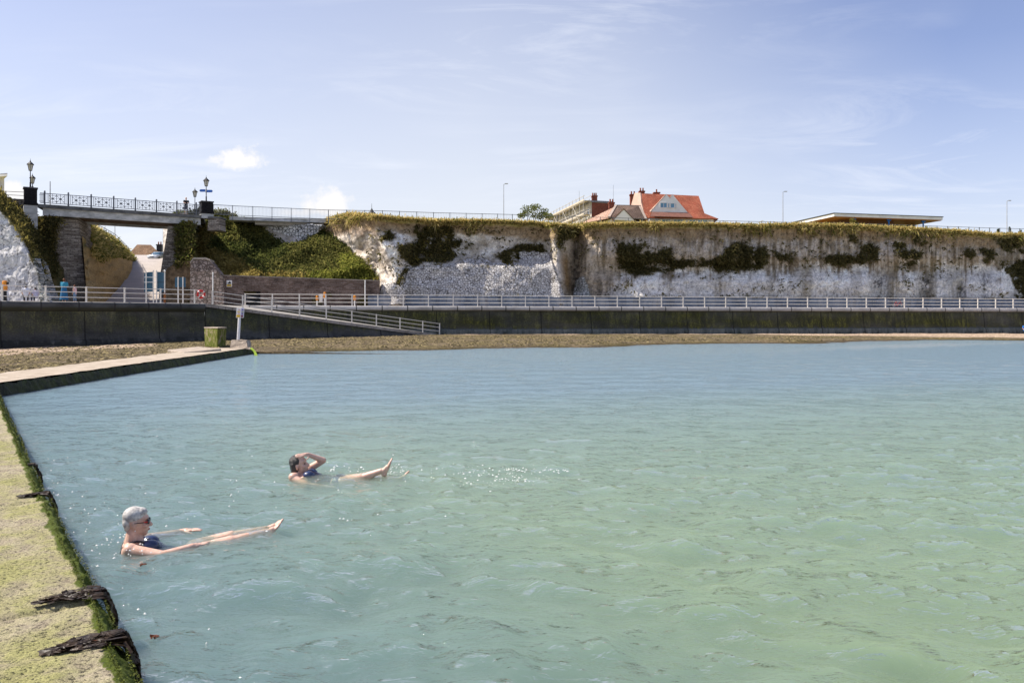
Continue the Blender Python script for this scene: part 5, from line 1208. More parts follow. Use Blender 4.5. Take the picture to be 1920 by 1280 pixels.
chimney(BH, P(1146.5, 392, 121.5), .8, .7, 1.0, 2)
gq = [P(1151, 412, 113.4), P(1190, 414, 113.6), P(1170, 392.5, 113.5)]
m = MB(); m.prism(gq, (0, .3, 0)); m.build('gable', M_RENDER, BH)
thick(faces([gq[0] + Vector((-.25, -.1, -.1)), gq[2] + Vector((0, -.1, .08)), bk(gq[2], 5), bk(gq[0], 1.5)]), 'gable_roof', M_TILEP, BH, .1); thick(faces([gq[2] + Vector((0, -.1, .08)), gq[1] + Vector((.25, -.1, -.1)), bk(gq[1], 1.5), bk(gq[2], 5)]), 'gable_roof', M_TILEB, BH, .1)
m = MB(); m.hexa([PZ(1146, 114.8, GZ), PZ(1206, 118.5, GZ), PZ(1202, 126, GZ), PZ(1098, 126, GZ)] + [PZ(1146, 114.8, c1_.z - .1), PZ(1206, 118.5, c1_.z - .1), PZ(1202, 126, c1_.z - .1), PZ(1098, 126, c1_.z - .1)]); m.build('wall', M_RENDER, BH)
# ---- terrace under repair, running away from the viewer
TH = thing('terrace_building', PZ(1110, 140, GZ), 'cream terrace with brick end wall receding behind scaffolding', 'building')
A0, A1, B0, B1 = P(1109, 376.5, 140), P(1183, 378, 143), P(1036, 402, 166), PZ(1120, 166, P(1036, 402, 166).z)
B1 = Vector((A1.x - 5, 166, A1.z))
zr = A0.z; B0 = Vector((B0.x, B0.y, zr)); m = MB()
def hex2(m, a, b_, c, d, z0, z1): m.hexa([Vector((p.x, p.y, z0)) for p in (a, b_, c, d)] + [Vector((p.x, p.y, z1)) for p in (a, b_, c, d)])
EA = A0 + (A1 - A0) * .5; EB = Vector((EA.x - 5.5, B0.y, zr))
hex2(m, A0, EA, EB, B0, GZ, zr - .25); m.build('wall', M_CREAM, TH)
m = MB(); hex2(m, A0 + Vector((.05, -.06, 0)), EA + Vector((0, -.06, 0)), EA + Vector((0, -.01, 0)), A0 + Vector((.05, -.01, 0)), GZ, zr - .3); m.build('end_wall', M_REDB, TH)
m = MB(); ov = Vector((-.6, -.4, 0)); hex2(m, A0 + ov, EA + Vector((.2, -.4, 0)), EB + Vector((.2, .5, 0)), B0 + Vector((-.6, .5, 0)), zr - .25, zr + .05); m.build('roof', M_LEAD, TH)
m = MB(); hex2(m, EA + Vector((.02, .1, 0)), A1, B1, EB + Vector((.02, 0, 0)), GZ, zr - 1.0); ar = m.build('rear_wing', M_RENDER, TH)
m = MB(); hex2(m, EA + Vector((.0, -.3, 0)), A1 + Vector((.5, -.3, 0)), B1 + Vector((.5, 0, 0)), EB + Vector((.02, 0, 0)), zr - 1.0, zr - .55); m.build('flat_roof', M_DARK, TH)
for k in range(4):
    a = EA + (A1 - EA) * (.08 + k * .24); b_ = EA + (A1 - EA) * (.24 + k * .24); f_ = Vector((0, -.02, 0))
    window(TH, Vector((a.x, a.y, zr - 2.6)) + f_, Vector((b_.x, b_.y, zr - 2.6)) + f_, Vector((b_.x, b_.y, zr - 1.2)) + f_, Vector((a.x, a.y, zr - 1.2)) + f_, M_PANE, 1)
fd = (B0 - A0); fn = Vector((fd.y, -fd.x, 0)).normalized(); fn = -fn if fn.x > 0 else fn
for row in range(3):
    for k in range(9):
        a = A0 + fd * ((k + .25) / 9); b_ = A0 + fd * ((k + .72) / 9); z = zr - 1.2 - row * 2.5
        window(TH, Vector((b_.x, b_.y, z - 1.4)) + fn * .02, Vector((a.x, a.y, z - 1.4)) + fn * .02, Vector((a.x, a.y, z)) + fn * .02, Vector((b_.x, b_.y, z)) + fn * .02, M_PANE, 1)
for k in (.06, .30, .55, .80): c = A0 + fd * k; chimney(TH, Vector((c.x + 1.0, c.y, zr)), .9, 1.2, 1.1 if k < .1 else .7, 4 if k > .1 else 3)
SC = thing('scaffolding', A0 + fd * .5 + fn * 1.4 + Vector((0, 0, GZ - zr)), 'tube scaffolding with plank lifts along the cream terrace front', 'scaffolding')
m = MB(); M_TUBE = plain('scaffold_tube', (.58, .54, .48), (.42, .40, .36), 3, .5, .5); M_PLANK = plain('scaffold_plank', (.62, .54, .42), (.45, .39, .30), 2, .85)
sp0 = lambda k, o, z: A0 + fd * k + fn * o + Vector((0, 0, z - zr))
for k in range(13):
    for o in (.4, 1.5):
        m.tube(sp0(k / 12, o, GZ), sp0(k / 12, o, zr + (.9 if o > 1 else .3)), .05, n=5)
    for z in (zr - 5.2, zr - 2.6, zr - .2): m.tube(sp0(k / 12, .3, z), sp0(k / 12, 1.6, z), .045, n=5)
for z in (zr - 5.2, zr - 4.3, zr - 2.6, zr - 1.7, zr - .2, zr + .75):
    for o in (.4, 1.5): m.tube(sp0(-.03, o, z), sp0(1.03, o, z), .045, n=5)
for k in range(0, 12, 3): m.tube(sp0(k / 12, 1.5, zr - 5.2), sp0((k + 3) / 12, 1.5, zr - .2), .045, n=5)
m.build('tubes', M_TUBE, SC)
for z in (zr - 5.1, zr - 2.5, zr - .1):
    m = MB(); m.hexa([sp0(-.02, .35, z), sp0(-.02, 1.55, z), sp0(1.02, 1.55, z), sp0(1.02, .35, z)] + [p + Vector((0, 0, .07)) for p in (sp0(-.02, .35, z), sp0(-.02, 1.55, z), sp0(1.02, 1.55, z), sp0(1.02, .35, z))]); m.hexa([sp0(-.02, 1.56, z), sp0(-.02, 1.6, z), sp0(1.02, 1.6, z), sp0(1.02, 1.56, z)] + [p + Vector((0, 0, .25)) for p in (sp0(-.02, 1.56, z), sp0(-.02, 1.6, z), sp0(1.02, 1.6, z), sp0(1.02, 1.56, z))]); m.build('deck', M_PLANK, SC)
# ---- flat roofed pavilion
PV = thing('pavilion', PZ(1640, 110, GZ), 'low timber pavilion with wide flat white edged roof on blue posts', 'pavilion')
p0, p1, p2 = P(1564, 399.6, 105), P(1767.5, 406.2, 108.9), P(1486, 417, 115.2); z1 = p0.z
p1.z = z1; p2.z = z1; p3 = p1 + (p2 - p0)
def sheet(par, pts, za, zb, name, mat):
    m = MB(); m.hexa([Vector((p.x, p.y, za)) for p in pts] + [Vector((p.x, p.y, zb)) for p in pts]); return m.build(name, mat, par)
sheet(PV, [p0, p1, p3, p2], z1 - .42, z1 - .04, 'fascia', M_RENDER)
cen = (p0 + p3) / 2; ins = lambda p, k: cen + (p - cen) * k
sheet(PV, [ins(p, 1.012) for p in (p0, p1, p3, p2)], z1 - .04, z1 + .05, 'roof', M_DARK)
sheet(PV, [ins(p, .985) for p in (p0, p1, p3, p2)], z1 - .52, z1 - .425, 'soffit', plain('orange_timber_soffit', (.40, .17, .055), (.30, .12, .04), 1.5, .6, stretch=(.3, 4, 1)))
q4 = [cen + (p0 - cen) * .75 + (p2 - p0) * .1, cen + (p0 - cen) * .75 + (p1 - p0) * .52 + (p2 - p0) * .1, cen + (p0 - cen) * .75 + (p1 - p0) * .52 + (p2 - p0) * .7, cen + (p0 - cen) * .75 + (p2 - p0) * .7]
sheet(PV, q4, GZ, z1 - .525, 'timber_wall', plain('brown_timber_wall', (.22, .105, .05), (.10, .05, .028), 2, .7, stretch=(5, 5, .4)))
for x, dd_ in ((1601, 106.4), (1666.5, 107.6), (1731, 109), (1518, 112)):
    m = MB(); q = PZ(x, dd_, GZ); m.tube(q, q + Vector((0, 0, z1 - .53 - GZ)), .10, n=8); m.box(q + Vector((0, 0, z1 - .62 - GZ)), (.5, .3, .18)); m.build('post', plain('bright_blue_paint', (.02, .16, .55), (.015, .11, .4), 3, .5), PV)
for x, dd_ in ((1712, 114), (1701, 114)): m = MB(); q = PZ(x, dd_, GZ); m.box(q + Vector((0, 0, (z1 - .53 - GZ) / 2)), (.35, .35, z1 - .53 - GZ)); m.build('rear_post', M_DARK, PV)
# ---- pale building cut by the left edge, kiosk spire, far bungalow under the bridge
WB = thing('pale_building', PZ(-20, 100, GZ), 'corner of a pale house with overhanging eaves at the left edge', 'building')
wz = P(0, 333, 100).z; m = MB(); m.hexa([PZ(-120, 104, GZ), PZ(8, 100, GZ), PZ(-30, 112, GZ), PZ(-160, 114, GZ)] + [PZ(-120, 104, wz), PZ(8, 100, wz), PZ(-30, 112, wz), PZ(-160, 114, wz)]); m.build('wall', M_CREAM, WB)
ev = [PZ(-125, 103, wz), PZ(14, 98.9, wz), PZ(-26, 113, wz), PZ(-165, 115, wz)]; m = MB(); m.hexa(ev + [p + Vector((0, 0, .35)) for p in ev]); m.build('eaves', M_RENDER, WB)
thick(faces([ev[0] + Vector((0, 0, .36)), ev[1] + Vector((0, 0, .36)), PZ(-45, 107, wz + 1.3), PZ(-110, 107, wz + 1.3)], [ev[1] + Vector((0, 0, .36)), ev[2] + Vector((0, 0, .36)), PZ(-45, 107, wz + 1.3)]), 'roof', M_LEAD, WB, .08)
window(WB, PZ(-8, 100.4, wz - 3.0), PZ(2, 100.12, wz - 3.0), PZ(2, 100.12, wz - 1.1), PZ(-8, 100.4, wz - 1.1), M_PANE, 1)
KS = thing('kiosk', PZ(697, 112, GZ), 'dark pointed kiosk roof with thin mast showing over the cliff grass', 'kiosk')
kz = P(697, 403, 112).z; m = MB(); m.lathe(PZ(697, 112, GZ), [(.55, 0), (.55, kz - GZ)], 6); m.build('body', M_CREAM, KS); m = MB(); m.lathe(PZ(697, 112, kz), [(.75, 0), (.72, .06), (.28, .5), (.03, .95), (.02, 1.6)], 8); m.build('roof', M_DARK, KS)
FB = thing('bungalow', PZ(272, 152, 11.7), 'brown hip roofed bungalow seen under the bridge at the road top', 'house')
f0, f1, fr_a, fr_b, fb0, fb1 = P(236, 482, 150), P(307, 482, 150), P(257, 458.5, 154), P(283, 459, 154), P(240, 481.5, 158), P(303, 481.5, 158)
f1.z = f0.z; fb0.z = f0.z; fb1.z = f0.z
thick(faces([f0, f1, fr_b, fr_a], [f1, fb1, fr_b], [fb1, fb0, fr_a, fr_b], [fb0, f0, fr_a]), 'roof', brick_mat('mossy_brown_tiles', (.26, .15, .09), (.34, .22, .13), (.14, .09, .06), .3, .25, 0, .5), FB, .15)
m = MB(); m.hexa([PZ(240, 150.6, 11), PZ(303, 150.6, 11), PZ(300, 157, 11), PZ(243, 157, 11)] + [PZ(240, 150.6, f0.z - .02), PZ(303, 150.6, f0.z - .02), PZ(300, 157, f0.z - .02), PZ(243, 157, f0.z - .02)]); m.build('wall', M_CREAM, FB)
chimney(FB, P(299.5, 472, 153), .9, .8, 1.4, 2, M_DARK)
window(FB, PZ(262, 150.58, 11.2), PZ(276, 150.58, 11.2), PZ(276, 150.58, f0.z - .15), PZ(262, 150.58, f0.z - .15), M_PANE, 2)
# ---- lamps
M_LGLASS = plain('frosted_lamp_glass', (.62, .58, .47), (.5, .47, .38), 2, .3, .5)
def lantern(base, h, label, s=1.0, signs=False):
    t = thing('street_lamp', base, label, 'street lamp', 'lantern lamps on the bridge piers')
    m = MB(); m.lathe(base, [(.10 * s, 0), (.11 * s, .06), (.07 * s, .14), (.065 * s, h * .28), (.085 * s, h * .3), (.045 * s, h * .34), (.035 * s, h), (.06 * s, h + .02)], 8); m.build('pole', M_DARK, t)
    c = base + Vector((0, 0, h)); m = MB(); m.lathe(c, [(.13 * s, .02), (.24 * s, .55 * s)], 6); m.build('lamp_glass', M_LGLASS, t)
    m = MB(); m.lathe(c, [(.14 * s, 0), (.15 * s, .04)], 6)
    for k in range(6):
        a = math.pi / 3 * k; m.bar(c + Vector((math.cos(a) * .135 * s, math.sin(a) * .135 * s, .02)), c + Vector((math.cos(a) * .245 * s, math.sin(a) * .245 * s, .56 * s)), .025 * s)
    m.build('lamp_frame', M_DARK, t)
    m = MB(); m.lathe(c, [(.33 * s, .54 * s), (.30 * s, .60 * s), (.13 * s, .76 * s), (.06 * s, .80 * s), (.06 * s, .88 * s), (.02 * s, .92 * s), (.012 * s, 1.08 * s)], 6); m.build('lamp_cap', M_DARK, t)
    return t
zof = lambda py, d: CZ + (HY - py) / F * d
q = LP1.copy(); lantern(q, zof(320.5, q.y) - q.z, 'tall lantern lamp on the black pier at the left end of the bridge', 1.05)
q = P(61, 352, q.y + 6.5); lantern(q, zof(344.5, q.y) - q.z, 'shorter lantern lamp half hidden behind the tall left one', 1.0)
q = LP2.copy(); lantern(q, zof(349.5, q.y) - q.z, 'lantern lamp carrying two blue finger signs on the right pier', 1.05)
FS = thing('finger_sign', Vector((q.x, q.y, zof(358, q.y))), 'pair of blue finger signs fixed to the right bridge lamp', 'sign')
M_SIGNB = plain('blue_sign_enamel', (.01, .14, .55), (.008, .11, .45), 3, .35, .5)
for sx, y in ((-1, 357.5), (1, 358.6)):
    z = zof(y, q.y); a = Vector((q.x + sx * .09, q.y - .06, z)); m = MB(); pts = [a + Vector((0, 0, -.13)), a + Vector((sx * .5, 0, -.13)), a + Vector((sx * .62, 0, 0)), a + Vector((sx * .5, 0, .13)), a + Vector((0, 0, .13))]
    m.prism(pts, (0, .04, 0)); m.build('arm', M_SIGNB, FS)
m = MB(); m.tube(Vector((q.x, q.y, zof(361, q.y))), Vector((q.x, q.y, zof(355, q.y))), .085, n=8); m.build('bracket', M_POLE, FS)
q2 = P(365.5, 404, q.y + 6.0); lantern(q2, zof(369.5, q2.y) - q2.z, 'lantern lamp behind the bridge railing near the leaning person', 1.0)
def mast(px, ytop, d, label, name, cat, arm=0.0, r=.07, zb=GZ):
    b_ = PZ(px, d, zb); t = thing(name, b_, label, cat); top = P(px, ytop, d); m = MB(); m.tube(b_, top, r, r * .6, 6); m.build('pole', M_POLE, t)
    if arm: m = MB(); m.bar(top + Vector((0, 0, -.05)), top + Vector((arm, 0, .08)), .06); m.box(top + Vector((arm + .15, 0, .07)), (.45, .2, .1)); m.build('lamp_head', M_POLE, t)
mast(944.5, 345.5, 116, 'slim grey street light on the cliff above the block facing', 'street_light', 'street light', .25)
mast(1468, 360, 122, 'slim pale street light left of the flat roofed pavilion', 'street_light', 'street light', .25)
mast(1888, 377, 126, 'slim pale street light right of the pavilion near small bushes', 'street_light', 'street light', .25)
mast(94, 340, 96, 'plain thin pole standing behind the left of the bridge railing', 'pole', 'pole', 0, .08)
mast(1150, 347, 150, 'tall thin aerial rising over the terrace roof', 'aerial', 'aerial', 0, .05)
mast(1086, 358, 145, 'short aerial with wires on the terrace chimney', 'aerial', 'aerial', 0, .05)
mast(197, 424, 150, 'thin pole in the cutting seen under the bridge, left one', 'pole', 'pole', 0, .07, 11.6); mast(215.5, 424, 145, 'thin pole in the cutting seen under the bridge, second from left', 'pole', 'pole', 0, .09, 11.6); mast(306, 430, 150, 'thin pole beside the right abutment seen under the bridge', 'pole', 'pole', 0, .09, 11.6)
# ---- trees and bushes on top
M_LEAF = vcol('tree_leaves', .8, .2, 0, 0, 0, .4); M_BARK = plain('bark', (.12, .09, .07), (.06, .05, .04), 5, .9)
def crown(name, cs, n_, size, c1, c2, par, hang=0.0):
    V, Fc, Cc = [], [], []
    for _ in range(n_):
        c, r = random.choice(cs); d = Vector((random.gauss(0, 1), random.gauss(0, 1), random.gauss(0, 1))).normalized(); q = c + Vector((d.x * r[0], d.y * r[1], d.z * r[2])) * random.random() ** .45
        a = Vector((random.gauss(0, 1), random.gauss(0, 1), random.gauss(0, .7))).normalized() * size * random.uniform(.6, 1.5); b_ = a.cross(Vector((random.gauss(0, 1), random.gauss(0, 1), random.gauss(0, 1)))).normalized() * size * .5
        k = len(V); V += [q - a, q + b_, q + a, q - b_]; Fc.append((k, k + 1, k + 2, k + 3)); g = random.random(); Cc += [[c1[i] + (c2[i] - c1[i]) * g for i in range(3)]] * 4
    return from_arrays(name, np.array([tuple(v) for v in V]), np.array(Fc), M_LEAF, par, False, np.array(Cc))
def limbs(base, tips, r, par, name='trunk'):
    m = MB(); f_ = base + Vector((.05, 0, .9)); m.tube(base, f_, r, r * .75, 7)
    for t in tips: mid = f_ + (t - f_) * .5 + Vector((random.gauss(0, .15), random.gauss(0, .15), .2)); m.tube(f_, mid, r * .6, r * .35, 6); m.tube(mid, t, r * .35, r * .1, 5)
    m.build(name, M_BARK, par)
tb = PZ(1000, 112, GZ); T1 = thing('tree', tb, 'airy green tree on the clifftop left of the scaffolded terrace', 'tree')
def blobs(l, d): return [(P(x, y, d + random.uniform(-.8, .8)), (rx * d / F, rx * d / F, ry * d / F)) for x, y, rx, ry in l]
cs = blobs([(988, 393, 14, 9), (1004, 389, 12, 8), (998, 401, 20, 8), (1020, 398, 11, 9), (1028, 405, 12, 6), (978, 404, 9, 6), (1012, 406, 14, 6)], 112)
limbs(tb, [c for c, r in cs], .16, T1); crown('crown', cs, 1500, .14, (.07, .095, .025), (.24, .25, .07), T1)
for px, h, w, lb in ((1871.5, 2.75, .55, 'small dark cone shaped bush right of the pavilion'), (1893, 2.95, .62, 'larger dark cone shaped bush beside the last street light'), (1913, 2.55, .8, 'low dark bush on the cliff at the right edge')):
    b_ = PZ(px, 121, GZ); t = thing('conifer', b_, lb, 'bush'); m = MB(); m.tube(b_ - Vector((0, 0, .4)), b_ + Vector((0, 0, h * .5)), .05, .03, 5); m.build('trunk', M_BARK, t)
    crown('crown', [(b_ + Vector((0, 0, h * (k + .5) / 5)), (w * (1.1 - k / 5), w * (1.1 - k / 5), h / 6)) for k in range(5)], 700, .11, (.02, .03, .012), (.06, .08, .025), t)
b_ = PZ(1600, 106.0, GZ); t = thing('shrub', b_, 'leafy yellow green shrub against the blue post of the pavilion', 'bush'); cs = blobs([(1598, 414, 6, 7), (1603, 419, 7, 5)], 105.6); limbs(b_, [c for c, r in cs], .05, t); crown('crown', cs, 260, .13, (.12, .12, .03), (.32, .26, .07), t)
b_ = PZ(372, 90, 12.2); t = thing('shrub', b_, 'dark shrub behind the right end of the bridge railing', 'bush'); cs = blobs([(362, 398, 13, 6), (374, 396, 9, 8)], 90); limbs(b_, [c for c, r in cs], .06, t); crown('crown', cs, 420, .13, (.02, .025, .012), (.07, .08, .03), t)
b_ = PZ(342, 92, 12.2); t = thing('shrub', b_, 'pale green shrub behind the bridge railing left of the leaning person', 'bush'); cs = blobs([(338, 398, 11, 5), (330, 401, 8, 3)], 92); limbs(b_, [c for c, r in cs], .06, t); crown('crown', cs, 300, .12, (.10, .12, .03), (.22, .22, .07), t)
# ================================================================ small things on the promenade and beach
def at_left(px, inset, z=ZP):          # a spot on the left promenade, inset metres behind its edge
    q = on_line(px, LA - LN * inset, LD); return Vector((q[0], q[1], z))
M_ORANGE = plain('orange_plastic', (.75, .28, .02), (.6, .2, .015), 5, .5, .4); M_RED = plain('red_plastic', (.70, .035, .03), (.55, .025, .02), 4, .45, .4)
M_WHITE = plain('white_paint', (.82, .81, .78), (.72, .71, .68), 3, .5, .4); M_BLUE2 = plain('blue_board', (.045, .115, .18), (.035, .09, .14), 1.5, .6, .3)
M_RUST = plain('rusty_steel', (.34, .13, .04), (.20, .08, .03), 6, .8, .2); M_YEL = plain('yellow_sign', (.80, .52, .03), (.7, .42, .02), 3, .5); M_BLACK = plain('black_paint', (.02, .02, .02), (.012, .012, .012), 3, .6)
M_CONC = plain('bleached_concrete', (.46, .385, .31), (.30, .25, .20), 2.2, .9, .15, .04); M_GREENC = N('algae_block')
n = M_GREENC; v = n.coord('Object'); q = n.noise(v, 2.6, 6, .65); c = n.ramp(q, [(.38, (.085, .11, .012)), (.52, (.17, .18, .04)), (.64, (.36, .28, .20))]); M_GREENC = n.done(c, .9, .15, n.bump(q, .06))
# lifebuoy on the railing
q = at_left(377, .05) + Vector((0, 0, .72)); t = thing('lifebuoy', q, 'red and white lifebuoy hung on the white railing', 'lifebuoy'); m = MB(); m.torus(q, LN.to_3d(), .27, .085, 28, 10); m.build('ring', M_RED, t)
for k in range(4):
    a0 = math.pi / 4 + k * math.pi / 2; m = MB(); ax = LN.to_3d(); u = ax.cross(Vector((0, 0, 1))).normalized(); c0 = q + (u * math.cos(a0) + Vector((0, 0, 1)) * math.sin(a0)) * .27; d0 = (-u * math.sin(a0) + Vector((0, 0, 1)) * math.cos(a0)); m.tube(c0 - d0 * .05, c0 + d0 * .05, .092, n=10); m.build('white_band', M_WHITE, t)
m = MB(); m.torus(q - ax * .05, ax, .20, .012, 24, 5); m.build('rope', M_WHITE, t)
# orange and black rescue post
q = at_left(9, 2.5); t = thing('rescue_post', q, 'orange topped black rescue equipment post at the far left', 'post'); m = MB(); m.tube(q, q + Vector((0, 0, .75)), .14, .12, 10); m.build('base', M_BLACK, t)
m = MB(); m.lathe(q + Vector((0, 0, .75)), [(.15, 0), (.17, .05), (.17, .62), (.13, .70), (.06, .72)], 12); m.build('housing', M_ORANGE, t); m = MB(); m.ell(q + Vector((.22, -.03, 1.28)), .09, None, 8, 6); m.bar(q + Vector((.1, 0, 1.28)), q + Vector((.22, -.03, 1.28)), .05); m.build('knob', M_BLACK, t)
for px, h, lb in ((609, 1.35, 'tallest orange topped marker post before the brown brick wall'), (594.5, 1.0, 'shorter orange topped marker post left of the tallest one'), (665, 1.05, 'orange topped marker post by the white railing left of the tall white pole')):
    q0 = on_line(px, MA - MN * 2.2, MD); q = Vector((q0[0], q0[1], ZP)); t = thing('marker_post', q, lb, 'post'); m = MB(); m.tube(q, q + Vector((0, 0, h * .55)), .06, n=8); m.build('shaft', M_WHITE, t); m = MB(); m.lathe(q + Vector((0, 0, h * .55)), [(.10, 0), (.12, .04), (.12, h * .4), (.08, h * .45)], 10); m.build('orange_top', M_ORANGE, t)
q0 = on_line(601.5, MA - MN * 2.3, MD); q = Vector((q0[0], q0[1], ZP + 1.15)); t = MB()
for i in range(5):
    for j in range(4): pass
gx_, gz_ = np.meshgrid(np.linspace(-.22, .22, 9), np.linspace(0, -.75, 12)); wv_ = .06 * np.sin(gx_ * 22 + gz_ * 3) * (-gz_); V = np.stack([q.x + gx_ * (1 + gz_ * .55), q.y + wv_, q.z + gz_ - .25 * gx_ ** 2], -1).reshape(-1, 3)
o = from_arrays('towel', V, grid_faces(12, 9), M_WHITE, None, True); tag(o, 'white towel hung between two orange marker posts', 'towel')
sm_ = o.modifiers.new('thickness', 'SOLIDIFY'); sm_.thickness = .02
# white poles
for px, y0, inset, lb, A, D, Nn in ((399, 512.5, 1.2, 'slim white pole by the lifebuoy in front of the stone buttress', LA, LD, LN), (684.5, 527, 3.6, 'slim white pole in front of the right end of the brick wall', MA, MD, MN)):
    q0 = on_line(px, A - Nn * inset, D); q = Vector((q0[0], q0[1], ZP)); t = thing('pole', q, lb, 'pole'); m = MB(); z1_ = CZ + (HY - y0) / F * q.y; m.tube(q, Vector((q.x, q.y, z1_)), .055, n=8); m.build('shaft', M_WHITE, t); m = MB(); m.lathe(Vector((q.x, q.y, z1_)), [(.075, 0), (.075, .06), (.02, .09)], 8); m.build('cap', M_WHITE, t)
# blue panelled flood gate with white posts, and a blue board on two posts
dg = 66.0; q = PZ(290, dg, ZP); t = thing('blue_gate', q, 'tall blue panelled gate with white posts and bars', 'gate')
def gz(y): return CZ + (HY - y) / F * dg
for a, b_, arch in ((270.5, 287.3, 1), (294, 307.8, -1)):
    pts = [PZ(a, dg, gz(547)), PZ(b_, dg, gz(547))] + ([PZ(b_, dg, gz(509.5)), PZ((a + b_) / 2, dg, gz(510)), PZ(a, dg, gz(512))] if arch > 0 else [PZ(b_, dg, gz(512)), PZ((a + b_) / 2, dg, gz(510)), PZ(a, dg, gz(509.5))])
    m = MB(); m.prism(pts, (0, .1, 0)); lf = m.build('leaf', M_BLUE2, t)
    m = MB(); m.hexa([PZ(a, dg - .01, gz(529.5)), PZ(b_, dg - .01, gz(529.5)), PZ(b_, dg + .0, gz(529.5)), PZ(a, dg, gz(529.5))] + [PZ(a, dg - .01, gz(528.6)), PZ(b_, dg - .01, gz(528.6)), PZ(b_, dg, gz(528.6)), PZ(a, dg, gz(528.6))]); m.build('seam', M_BLACK, lf)
for x, y0, mt in ((274, 509, 0), (287.6, 507, 0), (293.6, 507, 0), (308.8, 509.5, 1)):
    m = MB(); m.box(PZ(x, dg - .16, (gz(y0) + ZP) / 2), (.07, .07, gz(y0) - ZP)); p = m.build('post', M_RAIL, t)
    if mt: m = MB(); m.box(PZ(x, dg - .165, ZP + .45), (.13, .13, .9)); m.build('rusty_foot', M_RUST, p); m = MB(); m.ell(PZ(x, dg - .16, gz(y0) + .06), .09, None, 8, 6); m.build('finial', M_WHITE, p)
for y in (520, 529.2): m = MB(); m.bar(PZ(270, dg - .2, gz(y)), PZ(293, dg - .2, gz(y)), .05); m.build('bar', M_WHITE, t)
db = 65.0; gz2 = lambda y: CZ + (HY - y) / F * db; q = PZ(338, db, ZP); t = thing('notice_board', q, 'plain blue board seen from behind on two pale posts', 'notice board')
m = MB(); m.hexa([PZ(328, db, gz2(538.5)), PZ(348, db, gz2(538.5)), PZ(348, db + .05, gz2(538.5)), PZ(328, db + .05, gz2(538.5))] + [PZ(328, db, gz2(520)), PZ(348, db, gz2(520)), PZ(348, db + .05, gz2(520)), PZ(328, db + .05, gz2(520))]); m.build('board', M_BLUE2, t)
for x in (334, 343): m = MB(); m.box(PZ(x, db - .06, (gz2(519) + ZP) / 2), (.075, .07, gz2(519) - ZP)); m.build('post', M_RAIL, t)
# cliff warning sign on the brick wall
def on_brick(px, py):
    d = 78.0
    for _ in range(5): p = P(px, py, d); d = bwp(p.x, 0).y
    return P(px, py, d - .06)
a_, b_, c_, d_ = on_brick(424.8, 537.6), on_brick(434.8, 537.6), on_brick(434.8, 525.4), on_brick(424.8, 525.4); t = thing('warning_sign', (a_ + c_) / 2, 'white sign with black mountain pictogram and yellow panel on the stone wall', 'sign')
def plate(pts, name, mt, off, th=.02):
    m = MB(); m.prism([Vector(p) + Vector((0, -off, 0)) for p in pts], (0, th, 0)); return m.build(name, mt, t)
L_ = lambda u, v: a_ + (b_ - a_) * u + (d_ - a_) * v
plate([a_, b_, c_, d_], 'board', M_WHITE, 0, .03); plate([L_(.08, .07), L_(.92, .07), L_(.92, .38), L_(.08, .38)], 'yellow_panel', M_YEL, .012, .01); plate([L_(.15, .46), L_(.85, .46), L_(.78, .66), L_(.66, .86), L_(.55, .88), L_(.45, .62), L_(.30, .66)], 'pictogram', M_BLACK, .012, .01)
for v_ in (.15, .23, .31): m = MB(); plate([L_(.2, v_), L_(.8, v_), L_(.8, v_ + .035), L_(.2, v_ + .035)], 'text_line', M_BLACK, .022, .008)
# beach notice on a leaning white pole at the corner of the pool wall
bq = P(446, 641, 45.0); bt_ = P(450, 578, 45.0); t = thing('beach_sign', bq, 'white safety notice with yellow and purple panels on a leaning white pole', 'sign')
m = MB(); m.tube(bq - Vector((0, 0, .3)), bt_, .085, .075, 10); m.build('pole', plain('chalky_white_pole', (.74, .73, .74), (.6, .6, .62), 3, .5), t)
S0 = lambda u, v, o=.0: P(442.8 + u * 14.2 + v * 1.2, 595.6 - v * 18.6, 44.9) + Vector((0, -.03 - o, 0))
m = MB(); m.prism([S0(0, 0), S0(1, 0), S0(1, 1), S0(0, 1)], (0, .04, 0)); bd_ = m.build('board', M_WHITE, t)
M_PUR = plain('purple_panel', (.06, .05, .22), (.05, .04, .18), 4, .5); M_MAR = plain('maroon_panel', (.16, .015, .035), (.12, .01, .03), 4, .5); M_SRED = plain('sign_red', (.6, .08, .06), (.5, .06, .05), 4, .5); M_SGRN = plain('sign_green', (.25, .32, .06), (.2, .26, .05), 4, .5); M_LILAC = plain('pale_lilac_panel', (.52, .50, .68), (.46, .44, .6), 3, .5)
def panel_(u0, v0, u1, v1, mt, o=.012): m = MB(); m.prism([S0(u0, v0, o), S0(u1, v0, o), S0(u1, v1, o), S0(u0, v1, o)], (0, .01, 0)); m.build('panel', mt, bd_)
panel_(.60, .04, .96, .97, M_LILAC, .010)
panel_(.07, .06, .54, .30, M_YEL); panel_(.14, .56, .50, .65, M_YEL); panel_(.22, .40, .46, .46, M_SRED); panel_(.24, .78, .48, .82, M_SRED); panel_(.68, .07, .92, .26, M_MAR, .02); panel_(.70, .36, .92, .48, M_PUR, .02); panel_(.70, .56, .92, .64, M_SGRN, .02); panel_(.72, .76, .94, .84, M_PUR, .02)
